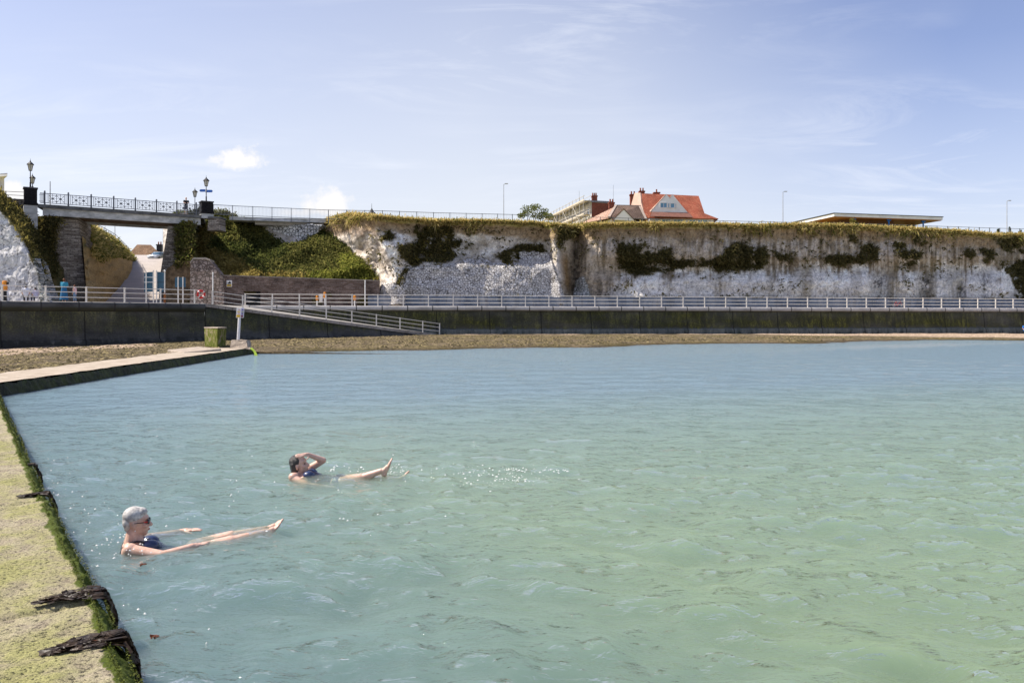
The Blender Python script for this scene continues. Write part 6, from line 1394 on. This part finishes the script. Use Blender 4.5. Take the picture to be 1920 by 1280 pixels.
# blocks and slab
def block(pts_front, depth, label, name, top=None, jitter=.03, mt=None, cap=0.0):
    t = thing(name, pts_front[0], label, 'block'); m = MB(); m.prism(pts_front, depth); o = m.build('body', mt or M_CONC, t)
    bm = bmesh.new(); bm.from_mesh(o.data); bmesh.ops.bevel(bm, geom=list(bm.edges), offset=.035, segments=2, affect='EDGES'); bmesh.ops.subdivide_edges(bm, edges=list(bm.edges), cuts=2, use_grid_fill=True)
    for v_ in bm.verts: v_.co += Vector([random.gauss(0, jitter * .4) for _ in range(3)])
    bm.to_mesh(o.data); bm.free(); return t
block([P(430, 655, 44.6), P(466, 655, 44.4), P(462.5, 637.5, 44.6), P(433, 637.5, 44.8)], (-.1, .9, 0), 'pale worn concrete block carrying the notice pole at the pool corner', 'concrete_block')
block([P(433, 656.5, 44.1), P(472, 654.5, 43.9), P(470, 651, 44.0), P(435, 652.5, 44.2)], (-.2, .6, 0), 'thin pale concrete step at the foot of the notice block', 'concrete_step')
g0, g1, g2 = P(383, 646, 51.5), P(408, 648, 49.8), P(424.5, 646, 51.8); hz_ = P(408, 616, 49.8).z
t = thing('algae_block', g1, 'squat square concrete block with bright green algae on its sunny side', 'block'); m = MB(); g3 = g0 + (g2 - g1); zb = -.1; tp = lambda p, k=1.0: Vector((p.x, p.y, hz_)); ctr = (g0 + g2) / 2
fl_ = lambda p, k, z: Vector((ctr.x + (p.x - ctr.x) * k, ctr.y + (p.y - ctr.y) * k, z)); m.hexa([fl_(p, .94, zb) for p in (g0, g1, g2, g3)] + [fl_(p, 1.03, hz_) for p in (g0, g1, g2, g3)]); o = m.build('body', M_GREENC, t, bevel=.06)
m = MB(); m.hexa([fl_(p, 1.04, hz_ + .003) for p in (g0, g1, g2, g3)] + [fl_(p, 1.04, hz_ + .07) for p in (g0, g1, g2, g3)]); m.build('top_slab', M_CONC, t, bevel=.02)
t = thing('concrete_slab', P(360, 656, 40), 'thin pale concrete slab lying flat on the beach weed', 'slab'); m = MB(); s_ = [P(314, 655.5, 41.5), P(345, 660.5, 38.6), P(415, 653.5, 40.5), P(372, 649.5, 44.5)]; m.hexa([p + Vector((0, 0, -.16)) for p in s_] + s_); m.build('body', M_CONC, t, bevel=.03)
# bright green weed trailing from the wall end
t = thing('green_weed', P(472, 655, 44.2), 'bright green weed trailing into the water at the wall end', 'seaweed'); m = MB(); 
for i in range(6):
    a = P(470 + random.gauss(0, 1.2), 652 + random.gauss(0, 1), 44.0); mid = P(476 + random.gauss(0, 1.5), 658, 43.6); e = P(482 + random.gauss(0, 2), 668, 43.0)
    for x, y in ((a, mid), (mid, e)): m.bar(x, y, .035, .015)
m.build('strands', plain('green_weed', (.30, .42, .03), (.14, .22, .02), 8, .6), t)
# bicycle leaning on the low wall
def bike(px, label):
    q0 = on_line(px, MA - MN * 3.9, MD); q = Vector((q0[0], q0[1], ZP)); t = thing('bicycle', q, label, 'bicycle'); d = MD.to_3d(); up_ = Vector((0, 0, 1)); nn_ = MN.to_3d(); B_ = lambda x, z: q + d * x + up_ * z - nn_ * (z * .12)
    for x in (-.52, .52):
        m = MB(); m.torus(B_(x, .34), nn_, .32, .025, 24, 6); w = m.build('wheel', M_BLACK, t); m = MB()
        for k in range(8): a = math.pi * k / 8; v_ = (d * math.cos(a) + up_ * math.sin(a)) * .31; m.bar(B_(x, .34) - v_, B_(x, .34) + v_, .008)
        m.build('spokes', M_POLE, w)
    m = MB()
    for a, b_ in (((-.52, .34), (-.05, .30)), ((-.05, .30), (-.2, .80)), ((-.2, .80), (-.52, .34)), ((-.18, .74), (.36, .80)), ((-.05, .30), (.36, .74)), ((.36, .88), (.52, .34))): m.tube(B_(*a), B_(*b_), .022, n=6)
    m.build('frame', M_RED, t); m = MB(); m.tube(B_(.34, .95) - nn_ * .24, B_(.34, .95) + nn_ * .24, .018, n=6); m.tube(B_(.36, .85), B_(.34, .95), .02, n=6); m.build('handlebar', M_BLACK, t); m = MB(); m.ell(B_(-.22, .86), (.13, .06, .035), None, 10, 6); m.build('saddle', M_BLACK, t)
bike(1684, 'red bicycle leaning behind the promenade railing on the right')
# car at the top of the road
cq = P(285, 487.4, 129.5); t = thing('parked_car', cq, 'pale silver car parked facing down at the top of the road', 'car'); M_CAR = plain('silver_paint', (.62, .65, .68), (.58, .61, .64), 2, .25, .6); M_TYRE = plain('tyre', (.02, .02, .02), (.03, .03, .03), 5, .8)
def C_(x, y, z): return cq + Vector((x, y, z))
def loft(secs):
    m = MB(); k = len(secs[0]); v_ = [p for s in secs for p in s]; f_ = [(i * k + j, i * k + (j + 1) % k, (i + 1) * k + (j + 1) % k, (i + 1) * k + j) for i in range(len(secs) - 1) for j in range(k)]; f_ += [tuple(range(k)), tuple(range(len(v_) - 1, len(v_) - 1 - k, -1))]; return m.add(v_, f_)
def sec(y, w, z0_, z1__, r=.12): return [C_(-w, y, z0_ + r), C_(-w + r, y, z0_), C_(w - r, y, z0_), C_(w, y, z0_ + r), C_(w, y, z1__ - r), C_(w - r, y, z1__), C_(-w + r, y, z1__), C_(-w, y, z1__ - r)]
loft([sec(-.05, .74, .32, .62), sec(.1, .82, .24, .78), sec(1.0, .86, .22, .92), sec(3.2, .86, .22, .95), sec(4.1, .80, .26, .92), sec(4.25, .72, .4, .8)]).build('body', M_CAR, t, True)
loft([sec(.95, .74, .86, .92, .02), sec(1.75, .62, .86, 1.42, .1), sec(2.9, .62, .86, 1.46, .1), sec(3.75, .7, .86, .95, .03)]).build('cabin', M_PANE, t, True); m = MB(); m.hexa([C_(-.56, 1.78, 1.43), C_(.56, 1.78, 1.43), C_(.56, 2.95, 1.46), C_(-.56, 2.95, 1.46), C_(-.54, 1.8, 1.47), C_(.54, 1.8, 1.47), C_(.54, 2.93, 1.5), C_(-.54, 2.93, 1.5)]); m.build('roof', M_CAR, t)
for x in (-.78, .78):
    for y in (.75, 3.4): m = MB(); m.tube(C_(x - .1, y, .3), C_(x + .1, y, .3), .3, n=16); w = m.build('wheel', M_TYRE, t); m = MB(); m.tube(C_(x - .105, y, .3), C_(x + .105, y, .3), .17, n=10); m.build('rim', M_POLE, w)
for x in (-.6, .6): m = MB(); m.ell(C_(x, .02, .62), (.16, .06, .08), None, 10, 6); m.build('headlight', M_WHITE, t)
m = MB(); m.box(C_(0, -.04, .5), (.75, .05, .12)); m.build('grille', M_BLACK, t); m = MB(); m.box(C_(0, -.08, .38), (.5, .03, .1)); m.build('number_plate', M_WHITE, t)

# ================================================================ people
def skin_mat(name, c1, c2):
    n = N(name); q = n.noise(n.coord('Object'), 22, 5, .6); col = n.ramp(q, [(.3, c2), (.65, c1)]); n.done(col, .38, .45, n.bump(n.noise(n.coord('Object'), 90, 3), .0015)); n.b.inputs['Subsurface Weight'].default_value = .08; n.b.inputs['Subsurface Radius'].default_value = (.01, .004, .002); return n.m
M_SKIN = skin_mat('wet_skin', (.74, .50, .39), (.58, .33, .24)); M_SKIN2 = skin_mat('pale_wet_skin', (.70, .46, .36), (.58, .34, .26)); M_SKINF = plain('distant_skin', (.60, .36, .26), (.5, .29, .2), 8, .6)
M_HAIRW = plain('white_grey_hair', (.68, .65, .60), (.30, .28, .265), 28, .55, .4, .004); M_HAIRD = plain('wet_dark_hair', (.035, .025, .022), (.014, .011, .010), 60, .28, .6, .006); M_HAIRB = plain('auburn_hair', (.16, .055, .02), (.09, .03, .012), 30, .6)
M_NAVY = plain('wet_navy_swimsuit', (.035, .055, .13), (.018, .028, .07), 12, .22, .6, .004); M_STRAP = plain('black_strap', (.015, .015, .025), (.01, .01, .015), 8, .4)
def figure(q, face, label, shirt, legs, hair, pose='stand', h=1.7, sleeves=True, skirt=False, lean=0.0):
    """a whole figure: one skin for the body, clothes and hair over it. face: heading in radians"""
    s = h / 1.7; f = Vector((math.cos(face), math.sin(face), 0)); sd_ = Vector((-f.y, f.x, 0)); up_ = Vector((0, 0, 1)); J = lambda a, b_, z: q + (f * a + sd_ * b_ + up_ * z) * s
    t = thing('person', q, label, 'person'); hip = .92; seat = pose == 'sit'
    dz = -.45 if seat else 0; body, top, bot = MB(), MB(), MB(); L = lean
    hp, ch, nk, hd = J(0, 0, hip + dz), J(.02 + L * .5, 0, 1.25 + dz), J(.02 + L, 0, 1.45 + dz), J(.05 + L * 1.15, 0, 1.60 + dz)
    for mm, g in ((body, 0), (top, .022)):
        mm.cap(hp, ch, (.145 + g) * s, (.15 + g) * s); mm.ell(ch + up_ * .06 * s, ((.13 + g) * s, (.18 + g) * s, (.14 + g) * s), Matrix.Rotation(face, 3, 'Z'))
    body.cap(nk - up_ * .08 * s, hd - up_ * .06 * s, .055 * s); body.ell(hd, (.085 * s, .072 * s, .112 * s), Matrix.Rotation(face, 3, 'Z')); body.ell(hd + f * .09 * s - up_ * .015 * s, .018 * s); body.ell(hd + f * .03 * s - up_ * .07 * s, (.05 * s, .05 * s, .05 * s))
    for sg in (-1, 1):
        a0 = J(.02 + L * .9, sg * .19, 1.40 + dz)
        if pose == 'rail': el, wr = J(.20 + L, sg * .26, 1.18), J(.40 + L, sg * .12, 1.12)
        elif pose == 'phone': el, wr = J(.10, sg * .24, 1.12), J(.32, sg * .08, 1.25)
        elif seat: el, wr = J(.05, sg * .25, 1.12 + dz), J(.28, sg * .16, .96 + dz)
        else: el, wr = J(-.02, sg * .24, 1.12), J(.06, sg * .25, .86)
        body.cap(a0, el, .05 * s, .04 * s); body.cap(el, wr, .038 * s, .028 * s); body.ell(wr + (wr - el).normalized() * .07 * s, (.04 * s, .025 * s, .05 * s))
        if sleeves: top.cap(a0, a0 + (el - a0) * .75, .068 * s, .058 * s)
        k0 = J(0, sg * .09, hip - .05 + dz)
        if seat: kn, an = J(.42, sg * .12, .48), J(.42, sg * .11, .08)
        else: kn, an = J(.03, sg * .10, .50), J(-.01 + .05 * sg, sg * .10, .08)
        body.cap(k0, kn, .085 * s, .055 * s); body.cap(kn, an, .052 * s, .036 * s); body.cap(an - up_ * .03 * s, an + f * .15 * s - up_ * .045 * s, .04 * s, .03 * s)
        if not skirt: bot.cap(k0, kn, .10 * s, .075 * s); bot.cap(kn, kn + (an - kn) * (.85 if pose != 'rail' else .1), .07 * s, .055 * s)
    if skirt: bot.tube(J(0, 0, 1.05), J(0, 0, .16), .17 * s, .30 * s, 16); bot.ell(J(0, 0, 1.03), .18 * s)
    else: bot.ell(hp, (.16 * s, .18 * s, .13 * s), Matrix.Rotation(face, 3, 'Z'))
    body.blob('body', M_SKINF, t, .022, 3); top.blob('shirt', shirt, t, .025, 3); bot.blob('skirt' if skirt else 'trousers', legs, t, .025, 3)
    hm = MB(); hm.ell(hd - f * .022 * s + up_ * .03 * s, (.092 * s, .083 * s, .105 * s), Matrix.Rotation(face, 3, 'Z')); hm.ell(hd - f * .06 * s - up_ * .04 * s, (.05 * s, .07 * s, .08 * s), Matrix.Rotation(face, 3, 'Z')); hm.blob('hair', hair, t, .018, 2)
    return t
cl = lambda nm, c: plain(nm, c, tuple(k * .75 for k in c), 6, .85)
figure(at_left(48.5, 3.4), R(120), 'person in white top sitting on the promenade by the white cliff', cl('white_cotton', (.74, .74, .78)), cl('black_cotton', (.02, .02, .025)), M_HAIRD, 'sit')
figure(at_left(67, 3.2), R(150), 'person in pale lilac top sitting just left of a railing post', cl('lilac_cotton', (.52, .50, .66)), cl('dark_denim', (.04, .05, .09)), M_HAIRD, 'sit', 1.45)
figure(at_left(120, 2.2), R(100), 'red haired person in a long blue dress behind the left railing', cl('blue_cotton', (.04, .28, .42)), cl('deep_blue_skirt', (.02, .13, .27)), M_HAIRB, 'phone', 1.72, True, True)
figure(at_left(140.5, 2.0), R(175), 'child in pink top and blue shorts beside the blue dress', cl('pink_cotton', (.75, .50, .52)), cl('light_denim', (.18, .28, .42)), M_HAIRB, 'stand', 1.28, False)
pq_ = bpt(348, 12.62, .55); figure(pq_, R(-62), 'person in black shirt leaning on the bridge railing', cl('black_shirt', (.02, .02, .024)), cl('grey_shorts', (.10, .10, .16)), M_SKINF, 'rail', 1.75, True, False, .12)
q0 = on_line(1921.5, MA + MN * 1.5, MD); figure(Vector((q0[0], q0[1], .2)), R(-100), 'person in bright blue at the right edge by the sea wall', cl('bright_blue_top', (.03, .18, .60)), cl('blue_trousers', (.03, .13, .42)), M_HAIRD, 'sit', 1.6)

# ---------------------------------------------------------------- swimmers
def frame_of(f, up_):
    f = f.normalized(); r = f.cross(up_).normalized(); u = r.cross(f).normalized(); return f, r, u        # forward, right, up
def head(mb, C, f, r, u, k=1.0):
    """a head with brow, nose, lips, chin, jaw and ears around the point C"""
    M3 = Matrix((f, r, u)).transposed(); J = lambda a, b_, c: C + (f * a + r * b_ + u * c) * k
    E = lambda p, rad: mb.ell(p, tuple(x * k for x in rad), M3, 16, 11)
    E(J(-.012, 0, .025), (.098, .076, .097)); E(J(.030, 0, -.045), (.066, .057, .075)); E(J(.062, 0, -.100), (.028, .028, .024)); E(J(.020, 0, -.085), (.055, .048, .035))
    E(J(.066, 0, .035), (.028, .055, .022)); mb.cap(J(.088, 0, .008), J(.112, 0, -.030), .011 * k, .0165 * k)
    for sg in (-1, 1):
        E(J(.104, sg * .012, -.034), (.012, .010, .009)); E(J(.066, sg * .042, -.030), (.024, .020, .022)); E(J(-.008, sg * .076, -.022), (.021, .010, .034)); E(J(-.006, sg * .073, -.048), (.013, .009, .014))
    E(J(.089, 0, -.062), (.013, .024, .0075)); E(J(.087, 0, -.076), (.012, .021, .0075))
    return J, E
def hand(mb, W, d, nrm, side, k=1.0, curl=.25, spread=.10):
    """palm and five bent fingers; d along the hand, nrm out of the back, side towards the thumb"""
    d, nrm, side = d.normalized(), nrm.normalized(), side.normalized(); M3 = Matrix((d, side, nrm)).transposed()
    mb.ell(W + d * .045 * k, (.052 * k, .040 * k, .017 * k), M3, 14, 9); mb.cap(W - d * .01 * k, W + d * .03 * k, .024 * k, .026 * k)
    for i, (o, l) in enumerate(((.030, .070), (.011, .080), (-.010, .075), (-.030, .058))):
        p = W + d * .085 * k + side * o * k; a = (d + side * o * spread / .03).normalized(); b0 = p
        for j in range(3):
            a = (a - nrm * curl * (.6 + .4 * j)).normalized(); b1 = b0 + a * l * k * (.45, .32, .26)[j]; mb.cap(b0, b1, (.0095, .0085, .0078)[j] * k, (.0088, .008, .0065)[j] * k); b0 = b1
    p = W + d * .02 * k + side * .030 * k; a = (d * .7 + side * .75 - nrm * .2).normalized(); q = p + a * .042 * k; mb.cap(p, q, .0125 * k, .0105 * k); a = (d * .95 + side * .35 - nrm * .25).normalized(); mb.cap(q, q + a * .034 * k, .0105 * k, .0085 * k)
def foot(mb, A, toe, sole, lat, k=1.0, inner=1):
    """foot from the ankle A: toe = direction to the toes, sole = direction out of the sole"""
    toe, sole, lat = toe.normalized(), sole.normalized(), lat.normalized(); M3 = Matrix((toe, lat, sole)).transposed()
    mb.ell(A - toe * .030 * k + sole * .035 * k, (.034 * k, .031 * k, .036 * k), M3); mb.cap(A + sole * .012 * k, A + toe * .07 * k + sole * .040 * k, .034 * k, .028 * k); mb.ell(A + toe * .105 * k + sole * .050 * k, (.050 * k, .042 * k, .019 * k), M3); mb.ell(A + toe * .04 * k + sole * .05 * k, (.07 * k, .033 * k, .018 * k), M3)
    for i in range(5):
        o = (.030 - i * .0155) * inner; p = A + toe * (.142 - .007 * i * i * .35) * k + sole * .050 * k + lat * o * k; mb.cap(p, p + toe * (.034 if i == 0 else .024 - .002 * i) * k + sole * .004 * k, (.0135 if i == 0 else .0095) * k, (.012 if i == 0 else .008) * k)
WU = Vector((0, 0, 1))
def level(pts):
    d_ = [float(Z_.ravel()[np.argmin((X_ - x) ** 2 + (Y_ - y) ** 2)]) for x, y in pts]; return sum(d_) / len(d_)
# --- the near swimmer: white cropped hair, sunglasses, navy costume, afloat on her back
C = P(257, 977, 6.98); b = Vector((.913, .407, 0)); b.normalize(); rt = Vector((b.y, -b.x, 0))      # rt: her right, towards the viewer
NS = thing('person', Vector((C.x, C.y, 0)), 'swimmer with cropped white hair and sunglasses floating nearest the mossy wall', 'person')
f, r, u = frame_of(Vector((b.x, b.y - .10, -.03)), (WU - b * .10).normalized())
B = MB(); J, E = head(B, C, f, r, u)
NL_ = level([(C.x + b.x * k, C.y + b.y * k) for k in (0, .3, .6, .9, 1.2)]); S_ = lambda a, s, z: Vector((C.x, C.y, NL_ - .012 + max(0, a - .3) * .010)) + b * a + rt * s + WU * z      # along the body, towards the viewer, height over the water
B.cap(J(-.022, 0, -.06), S_(-.045, 0, .03), .054, .062); B.cap(J(.0, .0, -.09), S_(.01, 0, .025), .045, .05)
# trunk
R3 = lambda d_, s_: Matrix((d_.normalized(), s_.normalized(), d_.normalized().cross(s_.normalized()))).transposed()
TD_ = (b - WU * .22).normalized()
B.cap(S_(-.06, -.13, -.02), S_(-.06, .13, -.02), .062, .062); B.ell(S_(.08, 0, -.075), (.19, .155, .095), R3(TD_, rt)); B.ell(S_(.27, 0, -.13), (.18, .125, .085), R3(TD_, rt)); B.ell(S_(.44, 0, -.145), (.15, .165, .095), R3(b, rt))
for sg in (-1, 1): B.ell(S_(.10, sg * .075, -.005), (.075, .068, .055), R3(b, rt))
# near arm lies along the surface; far arm reaches forward
a0, a1, a2 = S_(-.05, .17, .005), S_(.20, .30, -.035), S_(.44, .26, .006); B.cap(a0, a1, .057, .047); B.cap(a1, a2, .045, .030); B.ell(a0 + WU * .01, (.062, .06, .055)); hand(B, a2, (S_(.56, .20, .012) - a2), WU, -rt, 1, .10)
a0, a1, a2 = S_(-.04, -.17, .0), S_(.17, -.29, -.01), S_(.38, -.27, .018); B.cap(a0, a1, .050, .040); B.cap(a1, a2, .038, .025); B.ell(a0, (.058, .056, .052)); hand(B, a2, (S_(.50, -.235, .03) - a2), WU, rt, 1, .08)
# legs at the surface, toes up
for sg, off in ((1, 0.0), (-1, .02)):
    h0, k0, n0 = S_(.47, sg * .085, -.112), S_(.77 + off, sg * .085, -.042), S_(1.07 + off, sg * .055, .002)
    B.cap(h0, k0, .092, .062); B.ell(k0, (.062, .060, .056)); B.cap(k0, n0, .056, .035); B.ell(k0 + (n0 - k0) * .33 - WU * .018, (.11, .046, .042), R3(n0 - k0, rt))
    foot(B, n0 + WU * .005, (WU * .75 + b * .75), b * .8 - WU * .75, rt * (-sg), .92, 1)
B.blob('body', M_SKIN, NS, .0065, 3)
# hair: cropped, following the skull from the brow to the nape
Hm = MB(); M3 = Matrix((f, r, u)).transposed(); EH = lambda p, rad: Hm.ell(p, rad, M3, 18, 12)
EH(J(-.022, 0, .050), (.098, .0815, .083)); EH(J(-.066, 0, .0), (.052, .066, .07)); EH(J(-.074, 0, -.045), (.030, .046, .042)); EH(J(.030, 0, .080), (.052, .062, .042))
Hm.blob('hair', M_HAIRW, NS, .005, 3)
# sunglasses
Gm = MB()
for sg in (-1, 1): Gm.ell(J(.094, sg * .033, .004), (.012, .030, .023), M3, 16, 10)
Gm.bar(J(.104, -.012, .010), J(.104, .012, .010), .008); G_ = Gm.build('sunglasses', plain('dark_lens', (.012, .014, .02), (.008, .009, .012), 3, .06, .8), NS, True)
for sg in (-1, 1): m = MB(); m.bar(J(.088, sg * .062, .008), J(.062, sg * .077, .006), .012, .007); m.build('red_hinge', M_RED, G_); m = MB(); m.bar(J(.062, sg * .077, .006), J(-.012, sg * .084, .002), .009, .005); m.build('temple_arm', M_BLACK, G_)
m = MB(); m.ell(J(.0975, 0, -.0685), (.0075, .020, .0085), M3, 12, 8); m.build('lips', plain('lips', (.42, .10, .08), (.34, .08, .06), 20, .4), NS, True)
for sg in (-1, 1): m = MB(); m.ell(J(-.004, sg * .085, -.062), .006, None, 8, 6); m.build('earring', M_WHITE, NS, True)
# costume: follows the trunk a few millimetres proud, with shoulder straps
Sm = MB(); Sm.ell(S_(.115, 0, -.073), (.165, .150, .100), R3(TD_, rt)); Sm.ell(S_(.27, 0, -.128), (.185, .132, .092), R3(TD_, rt)); Sm.ell(S_(.44, 0, -.143), (.13, .168, .101), R3(b, rt))
for sg in (-1, 1): Sm.ell(S_(.105, sg * .075, .003), (.078, .072, .057), R3(b, rt))
Sm.blob('swimsuit', M_NAVY, NS, .0075, 3)
for sg in (-1, 1):
    m = MB(); pts = [S_(.06, sg * .085, .045), S_(.0, sg * .088, .058), S_(-.045, sg * .085, .052), S_(-.10, sg * .075, .02), S_(-.125, sg * .06, -.04)]
    for a, c_ in zip(pts[:-1], pts[1:]): m.bar(a, c_, .030, .012)
    m.build('strap', M_STRAP, NS)
# --- the far swimmer: wet dark hair, hand to the brow, one foot out of the water
C = P(561, 870, 9.9); b = Vector((1, .02, 0)).normalized(); rt = Vector((b.y, -b.x, 0))
FS_ = thing('person', Vector((C.x, C.y, 0)), 'dark haired swimmer shading eyes with a raised foot', 'person')
f, r, u = frame_of(Vector((.97, -.06, .16)), Vector((-.16, 0, .98))); B = MB(); J, E = head(B, C, f, r, u, 1.02); NL_ = level([(C.x + k, C.y) for k in (0, .3, .6, .9)]); S_ = lambda a, s, z: Vector((C.x, C.y, NL_ + .02)) + b * a + rt * s + WU * z; M3 = Matrix((f, r, u)).transposed()
B.cap(J(-.02, 0, -.06), S_(-.03, 0, .0), .052, .06); TD_ = (b - WU * .10).normalized()
B.cap(S_(-.03, -.14, -.035), S_(-.03, .14, -.035), .06, .06); B.ell(S_(.13, 0, -.085), (.19, .15, .09), R3(TD_, rt)); B.ell(S_(.32, 0, -.115), (.18, .125, .085), R3(TD_, rt)); B.ell(S_(.50, 0, -.12), (.15, .16, .095), R3(b, rt))
for sg in (-1, 1): B.ell(S_(.13, sg * .075, -.02), (.07, .066, .052), R3(b, rt))
# far arm raised: elbow forward, forearm back to the brow
sh, el, wr = S_(.03, -.17, -.01), P(604, 864, 9.98), J(.112, -.035, .098)
el = Vector((el.x, C.y + .13, el.z)); B.ell(sh, (.058, .056, .055)); B.cap(sh, el, .050, .041); B.ell(el, .041); B.cap(el, wr, .040, .026)
hd_ = (J(.045, .03, .112) - wr); hand(B, wr, hd_, u + f * .55, (f * -.3 - r * .1 + u * -.2) if False else f * .8 - u * .5, .95, .22)
# near arm under water
B.cap(S_(-.03, .17, -.03), S_(.16, .26, -.10), .050, .040); B.ell(S_(-.03, .165, -.015), (.06, .058, .054)); B.cap(S_(.16, .26, -.10), S_(.36, .24, -.12), .038, .026); hand(B, S_(.36, .24, -.12), b, WU, -rt, .95, .2)
# near leg raised from the knee, far leg just under the surface
h0 = S_(.55, .085, -.11); k0 = S_(.78, .09, -.045); n0 = P(716, 881, 9.85); n0 = Vector((n0.x, C.y - .10, n0.z)); B.cap(h0, k0, .082, .056); B.ell(k0, .056); B.cap(k0, n0, .050, .034); B.ell(k0 + (n0 - k0) * .35 - WU * .015, (.10, .045, .042), R3(n0 - k0, rt))
foot(B, n0 + Vector((.015, 0, .0)), Vector((.36, 0, .93)), Vector((.93, 0, -.36)), rt * -1, 1.0, 1)
h0, k0, n0 = S_(.55, -.085, -.12), S_(.88, -.09, -.07), S_(1.2, -.07, -.10); B.cap(h0, k0, .082, .056); B.cap(k0, n0, .05, .034); foot(B, n0, Vector((.6, 0, .8)), Vector((.8, 0, -.6)), rt, 1.0, 1)
B.blob('body', M_SKIN2, FS_, .0065, 3)
Hm = MB(); EH = lambda p, rad: Hm.ell(p, rad, M3, 18, 12); EH(J(-.026, 0, .034), (.096, .086, .092)); EH(J(-.062, 0, -.02), (.054, .080, .085)); EH(J(-.068, 0, -.085), (.040, .070, .060)); EH(J(-.030, .055, -.030), (.035, .032, .06)); EH(J(-.030, -.055, -.030), (.035, .032, .06))
for i in range(60): a = random.uniform(-1.9, 1.9); p0 = J(-.05 - .05 * math.cos(a), .080 * math.sin(a), .02); p1 = J(-.065 - .035 * math.cos(a), .072 * math.sin(a) + random.gauss(0, .006), -.13 - random.random() * .03); Hm.cap(p0, p1, .010, .005)
Hm.blob('hair', M_HAIRD, FS_, .0055, 1)
m = MB(); m.ell(J(.0935, 0, -.069), (.008, .021, .009), M3, 12, 8); m.build('lips', plain('lips_pale', (.45, .14, .12), (.36, .1, .09), 20, .4), FS_, True)
for sg in (-1, 1): m = MB(); m.ell(J(.080, sg * .031, .002), (.010, .016, .006), M3, 10, 6); m.build('eye', plain('eye_shade', (.06, .04, .035), (.04, .03, .025), 20, .3), FS_, True)
Sm = MB(); Sm.ell(S_(.17, 0, -.083), (.165, .148, .096), R3(TD_, rt)); Sm.ell(S_(.32, 0, -.113), (.185, .132, .091), R3(TD_, rt)); Sm.ell(S_(.50, 0, -.118), (.13, .165, .10), R3(b, rt))
for sg in (-1, 1): Sm.ell(S_(.135, sg * .075, -.012), (.075, .070, .055), R3(b, rt))
Sm.blob('swimsuit', M_NAVY, FS_, .0075, 3)
# foam and droplets kicked up beyond her feet
V, Fc = [], []
M_FOAM_SPARK = plain('white_foam_sparkle', (.86, .87, .86), (.78, .80, .79), 30, .5, .5)
def fleck(px, py, s):
    d = F * CZ / (py - HY); q = PZ(px, d, .012 + random.random() * .02); k = len(V); n_ = random.randint(5, 8); a0 = random.random() * 6
    V.append(q + Vector((0, 0, s * .35)))
    for j in range(n_): a = a0 + 6.283 * j / n_; rr_ = s * random.uniform(.5, 1.3); V.append(q + Vector((math.cos(a) * rr_ * 1.6, math.sin(a) * rr_, -.01)))
    for j in range(n_): Fc.append((k, k + 1 + j, k + 1 + (j + 1) % n_))
for i in range(110): fleck(random.gauss(900, 75), random.gauss(890, 11), random.choice((.003, .004, .006, .010)))
for i in range(22): fleck(random.gauss(957, 34), random.gauss(903, 4.5), random.uniform(.003, .011))
for i in range(20): fleck(random.gauss(968, 22), random.gauss(882, 1.8), random.uniform(.004, .012)); fleck(random.gauss(1045, 14), random.gauss(884, 2.2), random.uniform(.004, .010))
for i in range(40): fleck(random.gauss(742, 12), random.gauss(884, 6), random.uniform(.003, .008))
for i in range(25): fleck(random.gauss(650, 45), random.gauss(882, 5), random.uniform(.005, .011))
for i in range(45): fleck(random.gauss(243, 24), random.gauss(1026, 13), random.uniform(.003, .007))
for i in range(70):
    s = random.uniform(0, 9); q = pt2(NA, ND, NL, s, -.1 - abs(random.gauss(0, .25)), 0); fleck(CX + q.x / q.y * F, HY + CZ / q.y * F, random.uniform(.003, .009))
_f = M_FOAM_SPARK.node_tree; _t = _f.nodes.new('ShaderNodeBsdfTransparent'); _x = _f.nodes.new('ShaderNodeMixShader'); _x.inputs[0].default_value = .6; _f.links.new(_t.outputs[0], _x.inputs[1]); _f.links.new(_f.nodes['Principled BSDF'].outputs[0], _x.inputs[2]); _f.links.new(_x.outputs[0], _f.nodes['Material Output'].inputs['Surface'])
for i in range(110): fleck(random.gauss(480, 260), random.uniform(690, 1000), random.uniform(.004, .009))  # white flecks added to stand for sun sparkle on the ripples
tag(from_arrays('foam', np.array([tuple(v_) for v_ in V]), np.array(Fc), M_FOAM_SPARK, None, True), 'white foam flecks and added sun-sparkle flecks on the water around and beyond the two swimmers', 'foam', kind='stuff')
# scraps of red weed floating by the wall
for i, (px, py, lb) in enumerate(((268, 1060, 'small red weed scrap floating just below the near swimmer'), (1290 - 1000, 1195, 'red weed scrap floating beside the lowest wall clump'), (262, 1272, 'amber weed scrap at the bottom of the wall in the corner'))):
    d = F * CZ / (py - HY); q = PZ(px, d, .012); t = thing('weed_scrap', q, lb, 'seaweed'); m = MB()
    for j in range(14): a = random.random() * 6.28; e = q + Vector((math.cos(a) * .028, math.sin(a) * .022, random.gauss(0, .006))); m.bar(q + Vector((random.gauss(0, .01), random.gauss(0, .01), 0)), e, .008, .003)
    m.build('fronds', M_WEEDR, t)
